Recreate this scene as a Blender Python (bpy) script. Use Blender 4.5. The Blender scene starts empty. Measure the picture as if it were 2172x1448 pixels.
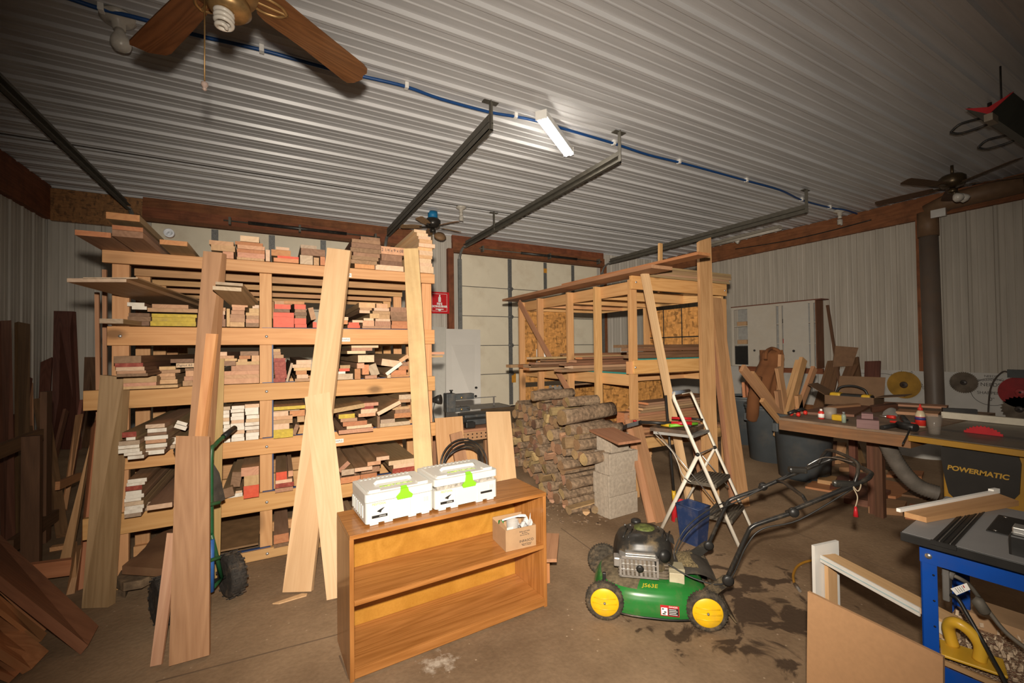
import bpy, bmesh, math, random
from mathutils import Vector, Matrix, noise
random.seed(7)
D = bpy.data; SC = bpy.context.scene; COL = SC.collection
V = Vector
# ------------------------------------------------------------------ camera
F, YAW, PITCH, ROLL, H = 915.0, .4975, .0168, -.0116, 1.5
fw = V((math.sin(YAW)*math.cos(PITCH), math.cos(YAW)*math.cos(PITCH), math.sin(PITCH)))
_r = V((math.cos(YAW), -math.sin(YAW), 0)); _u = _r.cross(fw)
RT = _r*math.cos(ROLL)+_u*math.sin(ROLL); UP = -_r*math.sin(ROLL)+_u*math.cos(ROLL)
EYE = V((0, 0, H))
cam = D.objects.new('camera', D.cameras.new('camera')); COL.objects.link(cam)
cam.data.sensor_width = 36; cam.data.lens = 36*F/2172; cam.data.clip_start = .05
cam.matrix_world = Matrix(((RT.x, UP.x, -fw.x, 0), (RT.y, UP.y, -fw.y, 0), (RT.z, UP.z, -fw.z, H), (0, 0, 0, 1)))
SC.camera = cam
# ------------------------------------------------------------------ light and exposure
SC.view_settings.view_transform = 'Standard'; SC.view_settings.look = 'None'
SC.view_settings.exposure = 0.0; SC.view_settings.gamma = 1; SC.view_settings.use_curve_mapping = False
wd = D.worlds.new('shop_air'); SC.world = wd; wd.use_nodes = True
wd.node_tree.nodes['Background'].inputs[0].default_value = (1, .80, .62, 1)
wd.node_tree.nodes['Background'].inputs[1].default_value = .032
fl_ = D.lights.new('camera_flash', 'SPOT'); flash = D.objects.new('camera_flash', fl_); COL.objects.link(flash)
fl_.energy = 268; fl_.color = (1, .895, .755); fl_.shadow_soft_size = .03
fl_.spot_size = math.radians(119); fl_.spot_blend = 1.0
fl_.use_nodes = True; _ln = fl_.node_tree; _em = _ln.nodes['Emission']; _fo = _ln.nodes.new('ShaderNodeLightFalloff'); _fo.inputs['Strength'].default_value = 1.0
_ln.links.new(_fo.outputs['Linear'], _em.inputs['Strength'])
flash.location = EYE + UP*.18 - fw*.02
aim = (fw + RT*.03 - UP*.09)
flash.rotation_euler = aim.to_track_quat('-Z', 'Y').to_euler()

def ray(x, y): return fw + RT*((x-1086)/F) - UP*((y-724)/F)
def FL(x, y, z=0.0): d = ray(x, y); return EYE + d*((z-H)/d.z)
def OY(x, y, Y): d = ray(x, y); return EYE + d*(Y/d.y)
def OX(x, y, X): d = ray(x, y); return EYE + d*(X/d.x)
def OP(x, y, p, n): d = ray(x, y); return EYE + d*((V(p)-EYE).dot(n)/d.dot(n))
def PXM(p): return (V(p)-EYE).dot(fw)/F      # metres per pixel at a point

# ------------------------------------------------------------------ materials
MATS = {}
def _new(name):
    m = D.materials.new(name); m.use_nodes = True; nt = m.node_tree
    return m, nt, nt.nodes['Principled BSDF']
def N(nt, t, **k):
    n = nt.nodes.new(t)
    for a, v in k.items():
        if a in n.inputs: n.inputs[a].default_value = v
        else: setattr(n, a, v)
    return n
def c4(c): return (c[0], c[1], c[2], 1)
def plain(name, col, rough=.5, metal=0, var=.12, scale=12, bump=0, coat=0, spec=.4, dirt=None, dscale=3, damt=.5):
    if name in MATS: return MATS[name]
    m, nt, b = _new(name); L = nt.links.new
    tc = N(nt, 'ShaderNodeTexCoord'); nz = N(nt, 'ShaderNodeTexNoise', Scale=scale, Detail=4.0)
    L(tc.outputs['Object'], nz.inputs['Vector'])
    r = N(nt, 'ShaderNodeValToRGB'); r.color_ramp.elements[0].position = .3; r.color_ramp.elements[1].position = .7
    r.color_ramp.elements[0].color = c4([x*(1-var) for x in col]); r.color_ramp.elements[1].color = c4([min(1, x*(1+var)) for x in col])
    L(nz.outputs['Fac'], r.inputs['Fac']); out = r.outputs['Color']
    if dirt:
        n2 = N(nt, 'ShaderNodeTexNoise', Scale=dscale, Detail=7.0, Roughness=.7); L(tc.outputs['Object'], n2.inputs['Vector'])
        r2 = N(nt, 'ShaderNodeValToRGB'); r2.color_ramp.elements[0].position = .5; r2.color_ramp.elements[1].position = .72
        r2.color_ramp.elements[1].color = (damt, damt, damt, 1)
        r2.color_ramp.elements[0].color = (0, 0, 0, 1); L(n2.outputs['Fac'], r2.inputs['Fac'])
        mx = N(nt, 'ShaderNodeMixRGB'); mx.inputs[2].default_value = c4(dirt)
        L(r2.outputs['Color'], mx.inputs[0]); L(out, mx.inputs[1]); out = mx.outputs[0]
    L(out, b.inputs['Base Color'])
    b.inputs['Roughness'].default_value = rough; b.inputs['Metallic'].default_value = metal
    b.inputs['Coat Weight'].default_value = coat; b.inputs['Specular IOR Level'].default_value = spec
    if bump:
        bp = N(nt, 'ShaderNodeBump', Strength=bump, Distance=.01); L(nz.outputs['Fac'], bp.inputs['Height']); L(bp.outputs['Normal'], b.inputs['Normal'])
    MATS[name] = m; return m
def wood(name, c1, c2, rough=.6, ring=7., vary=.22, knots=0, coat=0, spec=.3, dirt=None, damt=.6, hv=.016, axis='y'):
    """grain runs along the object's own Y axis"""
    if name in MATS: return MATS[name]
    m, nt, b = _new(name); L = nt.links.new
    tc = N(nt, 'ShaderNodeTexCoord'); oi = N(nt, 'ShaderNodeObjectInfo')
    off = N(nt, 'ShaderNodeVectorMath', operation='SCALE'); off.inputs[0].default_value = (37, 91, 53); L(oi.outputs['Random'], off.inputs['Scale'])
    add = N(nt, 'ShaderNodeVectorMath', operation='ADD'); L(tc.outputs['Object'], add.inputs[0]); L(off.outputs[0], add.inputs[1])
    mp = N(nt, 'ShaderNodeMapping'); mp.inputs['Scale'].default_value = (1, .07, 1) if axis == 'y' else ((.07, 1, 1) if axis == 'x' else (1, 1, .07))
    L(add.outputs[0], mp.inputs['Vector'])
    n1 = N(nt, 'ShaderNodeTexNoise', Scale=ring, Detail=1.5, Distortion=.3); L(mp.outputs[0], n1.inputs['Vector'])
    ml = N(nt, 'ShaderNodeMath', operation='MULTIPLY'); ml.inputs[1].default_value = 11.0; L(n1.outputs['Fac'], ml.inputs[0])
    fr = N(nt, 'ShaderNodeMath', operation='PINGPONG'); fr.inputs[1].default_value = .5; L(ml.outputs[0], fr.inputs[0])
    n2 = N(nt, 'ShaderNodeTexNoise', Scale=90., Detail=3.0); L(mp.outputs[0], n2.inputs['Vector'])
    mxf = N(nt, 'ShaderNodeMath', operation='MULTIPLY_ADD'); mxf.inputs[1].default_value = .8; L(n2.outputs['Fac'], mxf.inputs[0]); L(fr.outputs[0], mxf.inputs[2])
    r = N(nt, 'ShaderNodeValToRGB'); e = r.color_ramp.elements
    e[0].position = .1; e[0].color = c4(c1); e[1].position = 1.0; e[1].color = c4(c2)
    L(mxf.outputs[0], r.inputs['Fac']); out = r.outputs['Color']
    if knots:
        mk = N(nt, 'ShaderNodeMapping'); mk.inputs['Scale'].default_value = (1, .55, 1) if axis == 'y' else (.55, 1, 1); L(add.outputs[0], mk.inputs['Vector'])
        vo = N(nt, 'ShaderNodeTexVoronoi', Scale=knots); L(mk.outputs[0], vo.inputs['Vector'])
        kr = N(nt, 'ShaderNodeValToRGB'); kr.color_ramp.elements[0].position = .09; kr.color_ramp.elements[0].color = (.8, .8, .8, 1)
        kr.color_ramp.elements[1].position = .19; kr.color_ramp.elements[1].color = (0, 0, 0, 1); L(vo.outputs['Distance'], kr.inputs['Fac'])
        mx = N(nt, 'ShaderNodeMixRGB'); mx.inputs[2].default_value = c4([x*.35 for x in c1]); L(kr.outputs['Color'], mx.inputs[0]); L(out, mx.inputs[1]); out = mx.outputs[0]
    if dirt:
        n3 = N(nt, 'ShaderNodeTexNoise', Scale=4., Detail=6.0, Roughness=.65); L(add.outputs[0], n3.inputs['Vector'])
        r3 = N(nt, 'ShaderNodeValToRGB'); r3.color_ramp.elements[0].position = .45; r3.color_ramp.elements[1].position = .7
        r3.color_ramp.elements[0].color = (0, 0, 0, 1); r3.color_ramp.elements[1].color = (damt, damt, damt, 1); L(n3.outputs['Fac'], r3.inputs['Fac'])
        mx = N(nt, 'ShaderNodeMixRGB'); mx.inputs[2].default_value = c4(dirt); L(r3.outputs['Color'], mx.inputs[0]); L(out, mx.inputs[1]); out = mx.outputs[0]
    hs = N(nt, 'ShaderNodeHueSaturation')
    mr = N(nt, 'ShaderNodeMapRange'); mr.inputs['To Min'].default_value = 1-vary; mr.inputs['To Max'].default_value = 1+vary*.7; L(oi.outputs['Random'], mr.inputs['Value'])
    r7 = N(nt, 'ShaderNodeMath', operation='MULTIPLY'); r7.inputs[1].default_value = 7.31; L(oi.outputs['Random'], r7.inputs[0])
    r8 = N(nt, 'ShaderNodeMath', operation='FRACT'); L(r7.outputs[0], r8.inputs[0])
    mh = N(nt, 'ShaderNodeMapRange'); mh.inputs['To Min'].default_value = .5-hv*.6; mh.inputs['To Max'].default_value = .5+hv*.4; L(r8.outputs[0], mh.inputs['Value'])
    L(mr.outputs[0], hs.inputs['Value']); L(mh.outputs[0], hs.inputs['Hue']); L(out, hs.inputs['Color'])
    L(hs.outputs[0], b.inputs['Base Color'])
    b.inputs['Roughness'].default_value = rough; b.inputs['Coat Weight'].default_value = coat; b.inputs['Coat Roughness'].default_value = .12; b.inputs['Specular IOR Level'].default_value = spec
    bp = N(nt, 'ShaderNodeBump', Strength=.12, Distance=.004); L(mxf.outputs[0], bp.inputs['Height']); L(bp.outputs['Normal'], b.inputs['Normal'])
    MATS[name] = m; return m
def emit(name, col, s):
    m, nt, b = _new(name); b.inputs['Emission Color'].default_value = c4(col); b.inputs['Emission Strength'].default_value = s
    b.inputs['Base Color'].default_value = c4(col); MATS[name] = m; return m
def glassy(name, col, alpha_mix=.75, rough=.1):
    m, nt, b = _new(name); b.inputs['Base Color'].default_value = c4(col); b.inputs['Roughness'].default_value = rough
    b.inputs['Alpha'].default_value = 1-alpha_mix; MATS[name] = m; return m

PINE = wood('pine', (.46, .24, .095), (.58, .33, .145), knots=2.6, vary=.12)
KNOTTY = wood('knotty_pine', (.47, .235, .08), (.60, .33, .13), knots=4.5, vary=.10)
MAPLE = wood('pale_maple', (.58, .36, .185), (.68, .455, .25), vary=.06, ring=5, hv=.006)
CHERRY = wood('cherry_plank', (.30, .15, .075), (.42, .22, .115), vary=.15, ring=5)
CEDAR = wood('cedar_plank', (.33, .13, .055), (.46, .20, .09), vary=.2, ring=6)
OAK = wood('oak_plank', (.34, .18, .075), (.47, .27, .125), vary=.1, ring=9)
GREYOAK = wood('dusty_oak', (.24, .145, .07), (.33, .21, .11), vary=.1, ring=8)
WALNUT = wood('walnut_plank', (.12, .058, .03), (.20, .10, .055), vary=.3, ring=6)
DARKW = wood('dark_plank', (.10, .048, .025), (.18, .088, .045), vary=.35, ring=6, hv=.05)
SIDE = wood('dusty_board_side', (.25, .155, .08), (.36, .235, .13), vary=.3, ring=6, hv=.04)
YROUGH = wood('rough_yellow_timber', (.50, .33, .15), (.62, .43, .21), vary=.08, ring=4, dirt=(.25, .17, .09), damt=.35)
TIMBER = wood('treated_timber', (.16, .055, .022), (.26, .10, .04), vary=.1, ring=4, rough=.75, dirt=(.07, .03, .015))
STAIN = wood('stained_oak', (.26, .095, .02), (.46, .195, .055), vary=.05, ring=8, rough=.3, coat=.3, hv=0)
STAINBACK = wood('stained_back_panel', (.36, .165, .022), (.48, .235, .04), vary=.03, ring=2.5, rough=.35, coat=.2, axis='z', hv=0, dirt=(.30, .12, .015), damt=.6)
ENDS = {  # bare ends paler than sides: fresh saw cuts, plus flash light put into colour
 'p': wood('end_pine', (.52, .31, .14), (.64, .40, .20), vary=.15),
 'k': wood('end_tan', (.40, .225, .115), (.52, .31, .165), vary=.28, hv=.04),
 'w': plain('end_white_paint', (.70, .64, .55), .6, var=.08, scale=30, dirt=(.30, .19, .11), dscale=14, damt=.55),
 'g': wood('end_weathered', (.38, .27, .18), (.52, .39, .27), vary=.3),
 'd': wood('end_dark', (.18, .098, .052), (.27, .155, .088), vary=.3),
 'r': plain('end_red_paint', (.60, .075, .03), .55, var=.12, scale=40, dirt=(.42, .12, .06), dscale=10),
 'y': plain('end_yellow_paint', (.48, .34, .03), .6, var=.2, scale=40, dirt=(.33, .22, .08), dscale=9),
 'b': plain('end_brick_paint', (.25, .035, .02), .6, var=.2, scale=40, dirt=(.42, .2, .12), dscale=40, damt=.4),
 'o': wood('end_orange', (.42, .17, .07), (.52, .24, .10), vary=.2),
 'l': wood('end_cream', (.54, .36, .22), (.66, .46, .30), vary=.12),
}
WORD = {'p': 'yellow pine', 'k': 'pinkish tan', 'w': 'white-ended', 'g': 'weathered grey', 'd': 'dark brown', 'r': 'red-ended',
        'y': 'yellow-ended', 'b': 'brick-red-ended', 'o': 'orange-brown', 'l': 'pale cream'}
BLACK = plain('black_plastic', (.018, .017, .016), .42, var=.2)
BLACKM = plain('black_metal', (.02, .019, .018), .35, var=.2, dirt=(.18, .13, .09), dscale=8, damt=.35)
DUSTBLK = plain('dusty_black', (.05, .043, .035), .6, var=.3, scale=20, dirt=(.20, .14, .08), dscale=6, damt=.7)
STEEL = plain('bright_steel', (.62, .60, .57), .3, metal=.9, var=.05)
GALV = plain('galvanised_steel', (.23, .23, .22), .45, metal=.5, var=.15, scale=30, dirt=(.12, .10, .07), dscale=8, damt=.5)
TRACKM = plain('dusty_track_steel', (.115, .105, .085), .6, metal=.25, var=.15, scale=12)
WHITE = plain('white_plastic', (.80, .78, .74), .4, var=.03)
CREAM = plain('cream_paint', (.62, .56, .47), .5, var=.05, dirt=(.40, .33, .24), dscale=3, damt=.25)
RUBBER = plain('rubber', (.035, .03, .026), .8, var=.3, scale=40, bump=.3, dirt=(.16, .11, .07), dscale=14, damt=.7)

# ------------------------------------------------------------------ object helpers
def tag(o, label=None, cat=None, group=None, kind=None):
    if label: o['label'] = label
    if cat: o['category'] = cat
    if group: o['group'] = group
    if kind: o['kind'] = kind
    return o
def thing(name, loc, label, cat, group=None):
    o = D.objects.new(name, None); o.empty_display_size = .05; COL.objects.link(o); o.location = V(loc)
    return tag(o, label, cat, group)
def rootloc(p):
    l = V((0, 0, 0))
    while p: l += p.matrix_local.translation if p.parent else p.location; p = p.parent
    return l
def link(name, me, mats, M, parent=None):
    for m in (mats if isinstance(mats, (list, tuple)) else [mats]): me.materials.append(m)
    o = D.objects.new(name, me); COL.objects.link(o)
    if parent:
        o.parent = parent; W = Matrix.Identity(4); p = parent; chain = []
        while p: chain.append(p); p = p.parent
        for q in reversed(chain): W = W @ (q.matrix_basis if q.parent else Matrix.LocRotScale(q.location, q.rotation_euler, q.scale))
        o.matrix_basis = W.inverted() @ M
    else: o.matrix_world = M
    return o
FI = ((0, 1, 2, 3), (7, 6, 5, 4), (0, 4, 5, 1), (1, 5, 6, 2), (2, 6, 7, 3), (3, 7, 4, 0))
def hexa(name, mats, f, b, long, parent=None, endface=None, bev=0, sub=0, warp=0):
    """box from 4 front and 4 back corners (world); grain (local Y) along `long`; endface = index of face given mats[1]"""
    pts = [V(p) for p in f]+[V(p) for p in b]; c = sum(pts, V())/8
    y = V(long).normalized(); x = (pts[1]-pts[0]); x = x-y*x.dot(y)
    if x.length < 1e-6: x = (pts[3]-pts[0]); x = x-y*x.dot(y)
    x.normalize(); z = x.cross(y)
    M = Matrix(((x.x, y.x, z.x, c.x), (x.y, y.y, z.y, c.y), (x.z, y.z, z.z, c.z), (0, 0, 0, 1))); Mi = M.inverted()
    bm = bmesh.new(); vs = [bm.verts.new(Mi @ p) for p in pts]
    for i, q in enumerate(FI):
        fc = bm.faces.new([vs[k] for k in q])
        if endface is not None and i in endface: fc.material_index = 1
    bmesh.ops.recalc_face_normals(bm, faces=bm.faces)
    if bev: bmesh.ops.bevel(bm, geom=bm.edges[:], offset=bev, segments=2, affect='EDGES', profile=.5, material=-1)
    me = D.meshes.new(name); bm.to_mesh(me); bm.free()
    return link(name, me, mats, M, parent)
def bar(name, mat, A, B, w, t, side=(1, 0, 0), parent=None, bev=0, ends=None):
    """timber from A to B (centres); w measured along `side`, t across it"""
    A = V(A); B = V(B); d = (B-A).normalized(); s = V(side); s = (s-d*s.dot(d)).normalized(); n = d.cross(s)
    f = [A-s*w/2-n*t/2, A+s*w/2-n*t/2, B+s*w/2-n*t/2, B-s*w/2-n*t/2]; b = [p+n*t for p in f]
    mats = [mat, ends] if ends else mat
    return hexa(name, mats, f, b, d, parent, (2, 4) if ends else None, bev)
def box(name, mat, lo, hi, parent=None, bev=0, long=None):
    lo = V(lo); hi = V(hi); s = hi-lo
    if long is None: long = [(1, 0, 0), (0, 1, 0), (0, 0, 1)][max(range(3), key=lambda i: s[i])]
    f = [V((lo.x, lo.y, lo.z)), V((hi.x, lo.y, lo.z)), V((hi.x, lo.y, hi.z)), V((lo.x, lo.y, hi.z))]
    b = [V((p.x, hi.y, p.z)) for p in f]
    return hexa(name, mat, f, b, long, parent, None, bev)
class MB:
    """collects shapes (given in a local frame M) into one mesh"""
    def __init__(s, M=None): s.bm = bmesh.new(); s.M = M or Matrix.Identity(4); s.mi = 0
    def _f(s, vs, smooth=False):
        try: f = s.bm.faces.new(vs)
        except ValueError: return None
        f.material_index = s.mi; f.smooth = smooth; return f
    def v(s, p): return s.bm.verts.new(s.M @ V(p))
    def box(s, lo, hi, bev=0, R=None):
        lo = V(lo); hi = V(hi); c = (lo+hi)/2; P = []
        for z in (lo.z, hi.z):
            for x, y in ((lo.x, lo.y), (hi.x, lo.y), (hi.x, hi.y), (lo.x, hi.y)):
                p = V((x, y, z)); P.append(s.v(c+R @ (p-c)) if R else s.v(p))
        fs = [s._f([P[i] for i in q]) for q in ((3, 2, 1, 0), (4, 5, 6, 7), (0, 1, 5, 4), (1, 2, 6, 5), (2, 3, 7, 6), (3, 0, 4, 7))]
        if bev: bmesh.ops.bevel(s.bm, geom=list({e for f in fs for e in f.edges}), offset=bev, segments=2, affect='EDGES', profile=.5)
        return s
    def hex8(s, pts):
        P = [s.v(p) for p in pts]
        for q in FI: s._f([P[i] for i in q])
        return s
    def prism(s, poly, d, smooth=False):
        d = V(d); a = [s.v(p) for p in poly]; b = [s.v(V(p)+d) for p in poly]; n = len(a)
        s._f(a[::-1]); s._f(b)
        for i in range(n): s._f([a[i], a[(i+1) % n], b[(i+1) % n], b[i]], smooth)
        return s
    def tube(s, pts, r, n=8, closed=False, caps=True, flat=1.0):
        pts = [V(p) for p in pts]; m = len(pts); rings = []; up = None
        for i in range(m):
            if closed: t = pts[(i+1) % m]-pts[i-1]
            else: t = pts[min(i+1, m-1)]-pts[max(i-1, 0)]
            t = t.normalized() if t.length > 1e-9 else V((0, 0, 1))
            if up is None:
                up = V((0, 0, 1)) if abs(t.z) < .9 else V((1, 0, 0))
            up = (up-t*up.dot(t)); up = up.normalized() if up.length > 1e-6 else t.orthogonal().normalized()
            q = t.cross(up); ri = r[i] if isinstance(r, (list, tuple)) else r
            rings.append([s.v(pts[i]+up*(ri*math.cos(a)*flat)+q*(ri*math.sin(a))) for a in [2*math.pi*k/n for k in range(n)]])
        for i in range(m if closed else m-1):
            A = rings[i]; B = rings[(i+1) % m]
            for k in range(n): s._f([A[k], A[(k+1) % n], B[(k+1) % n], B[k]], True)
        if caps and not closed: s._f(rings[0][::-1]); s._f(rings[-1])
        return s
    def lathe(s, prof, o=(0, 0, 0), ax=(0, 0, 1), n=24, smooth=True, sq=1.0):
        o = V(o); ax = V(ax).normalized(); a = ax.orthogonal().normalized() if abs(ax.z) < .99 else V((1, 0, 0)); b = ax.cross(a); rings = []
        for r, h in prof:
            if r < 1e-6: rings.append([s.v(o+ax*h)])
            else: rings.append([s.v(o+ax*h+a*(r*math.cos(t))+b*(r*sq*math.sin(t))) for t in [2*math.pi*k/n for k in range(n)]])
        for A, B in zip(rings, rings[1:]):
            for k in range(n):
                if len(A) == 1 and len(B) == 1: continue
                if len(A) == 1: s._f([A[0], B[k], B[(k+1) % n]], smooth)
                elif len(B) == 1: s._f([A[k], A[(k+1) % n], B[0]], smooth)
                else: s._f([A[k], A[(k+1) % n], B[(k+1) % n], B[k]], smooth)
        if len(rings[0]) > 1: s._f(rings[0][::-1])
        if len(rings[-1]) > 1: s._f(rings[-1])
        return s
    def grid(s, fn, nu, nv, smooth=True):
        g = [[s.v(fn(i/nu, j/nv)) for j in range(nv+1)] for i in range(nu+1)]
        for i in range(nu):
            for j in range(nv): s._f([g[i][j], g[i+1][j], g[i+1][j+1], g[i][j+1]], smooth)
        return s
    def build(s, name, mats, parent=None, recalc=True):
        if recalc: bmesh.ops.recalc_face_normals(s.bm, faces=s.bm.faces)
        bb = [v.co for v in s.bm.verts]
        if parent: off = V((0, 0, 0)); p = parent
        if parent:
            p = parent
            while p.parent: p = p.parent
            off = p.location.copy()
        else:
            off = V(((min(v.x for v in bb)+max(v.x for v in bb))/2, (min(v.y for v in bb)+max(v.y for v in bb))/2, min(v.z for v in bb)))
        for v in s.bm.verts: v.co -= off
        me = D.meshes.new(name); s.bm.to_mesh(me); s.bm.free()
        return link(name, me, mats, Matrix.Translation(off), parent)
def frame(o, ang, tilt=None):
    M = Matrix.Translation(V(o)) @ Matrix.Rotation(ang, 4, 'Z')
    return M @ tilt if tilt else M
def basis(o, x, y, z): o = V(o); return Matrix(((x.x, y.x, z.x, o.x), (x.y, y.y, z.y, o.y), (x.z, y.z, z.z, o.z), (0, 0, 0, 1)))
def text(name, body, mat, M, size, parent=None, sx=1.0, depth=.0006, bold=0, shear=0):
    """flat lettering: local X reads right, local Y up, local Z out"""
    cu = D.curves.new('tmp', 'FONT'); cu.body = body; cu.size = size; cu.align_x = 'CENTER'; cu.align_y = 'CENTER'; cu.extrude = depth; cu.offset = bold; cu.shear = shear
    o = D.objects.new('tmp', cu); COL.objects.link(o); bpy.context.view_layer.update()
    me = D.meshes.new_from_object(o.evaluated_get(bpy.context.evaluated_depsgraph_get())); D.objects.remove(o); D.curves.remove(cu)
    for v in me.vertices: v.co.x *= sx
    me.name = name
    return link(name, me, mat, M, parent)
def poly_bez(pts, n=6):
    """Catmull-Rom through points"""
    P = [V(p) for p in pts]; out = []
    for i in range(len(P)-1):
        a = P[max(i-1, 0)]; b = P[i]; c = P[i+1]; d = P[min(i+2, len(P)-1)]
        for k in range(n):
            t = k/n; out.append(.5*((2*b)+(c-a)*t+(2*a-5*b+4*c-d)*t*t+(3*b-a-3*c+d)*t**3))
    out.append(P[-1]); return out
def lean(name, label, cat, bl, br, tl, tr, Yt, th, mat, bz=0., grp=None, face='X', parent=None, ends=None):
    """plank standing on the floor at pixels bl, br and leaning up to pixels tl, tr on the plane Y (or X) = Yt"""
    a = FL(*bl, bz); b = FL(*br, bz)
    if face == 'X': c, d = OY(*tr, Yt), OY(*tl, Yt)
    else: c, d = OX(*tr, Yt), OX(*tl, Yt)
    n = (b-a).cross(d-a).normalized()
    if n.dot(a-EYE) < 0: n = -n
    fr = [a, b, c, d]; bk = [p+n*th for p in fr]
    lo = min(p.z for p in fr+bk)
    for p in fr+bk:
        if p.z < lo+.1 and lo < bz: p.z += bz-lo
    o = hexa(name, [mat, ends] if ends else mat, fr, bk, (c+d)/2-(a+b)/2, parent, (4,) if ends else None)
    if not parent: tag(o, label, cat, grp)
    return o
ORD = ['lowest', 'second', 'third', 'fourth', 'fifth', 'sixth', 'seventh', 'eighth', 'ninth', 'tenth', 'eleventh', 'twelfth', 'thirteenth']
# ================================================================== THE SETTING
YB, XL, XR, ZC = 9.99, -3.40, 10.90, 4.32
Y0 = -3.0
def metal_sheet(name, c, rough, spec, streak):
    m, nt, b = _new(name); L = nt.links.new
    tc = N(nt, 'ShaderNodeTexCoord'); mp = N(nt, 'ShaderNodeMapping'); mp.inputs['Scale'].default_value = streak; L(tc.outputs['Object'], mp.inputs[0])
    nz = N(nt, 'ShaderNodeTexNoise', Scale=3., Detail=6., Roughness=.6); L(mp.outputs[0], nz.inputs['Vector'])
    r = N(nt, 'ShaderNodeValToRGB'); r.color_ramp.elements[0].position = .35; r.color_ramp.elements[1].position = .65
    r.color_ramp.elements[0].color = c4([x*.82 for x in c]); r.color_ramp.elements[1].color = c4(c)
    L(nz.outputs['Fac'], r.inputs[0]); L(r.outputs[0], b.inputs['Base Color'])
    b.inputs['Roughness'].default_value = rough; b.inputs['Specular IOR Level'].default_value = spec; return m
CEILM = metal_sheet('white_ceiling_steel', (.61, .605, .61), .34, .5, (.15, 3, 1))
WALLM = metal_sheet('white_wall_steel', (.53, .49, .43), .42, .4, (3, 3, .2))
def sheet(name, mat, o, u, v, n, lu, lv, pitch, phase, rib=.02, flip=False, minor=True):
    """ribbed steel sheet: ribs run along v, repeat along u, rise along n"""
    mb = MB(); o = V(o); u = V(u); v = V(v); n = V(n); prof = []
    k = 0; p = phase-pitch
    while p < lu+pitch:
        prof += [(p-.032, 0), (p-.017, rib), (p+.017, rib), (p+.032, 0)]
        if minor:
            for q in (.36, .66): prof += [(p+pitch*q-.016, 0), (p+pitch*q-.006, rib*.22), (p+pitch*q+.006, rib*.22), (p+pitch*q+.016, 0)]
        p += pitch
    prof = [(0, 0)]+[(a, b) for a, b in prof if 0 < a < lu]+[(lu, 0)]
    a_ = [mb.v(o+u*a+n*b) for a, b in prof]; b_ = [mb.v(o+u*a+n*b+v*lv) for a, b in prof]
    for i in range(len(prof)-1): mb._f([a_[i], a_[i+1], b_[i+1], b_[i]])
    ob = mb.build(name, mat, recalc=False); return tag(ob, kind='structure')
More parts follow.
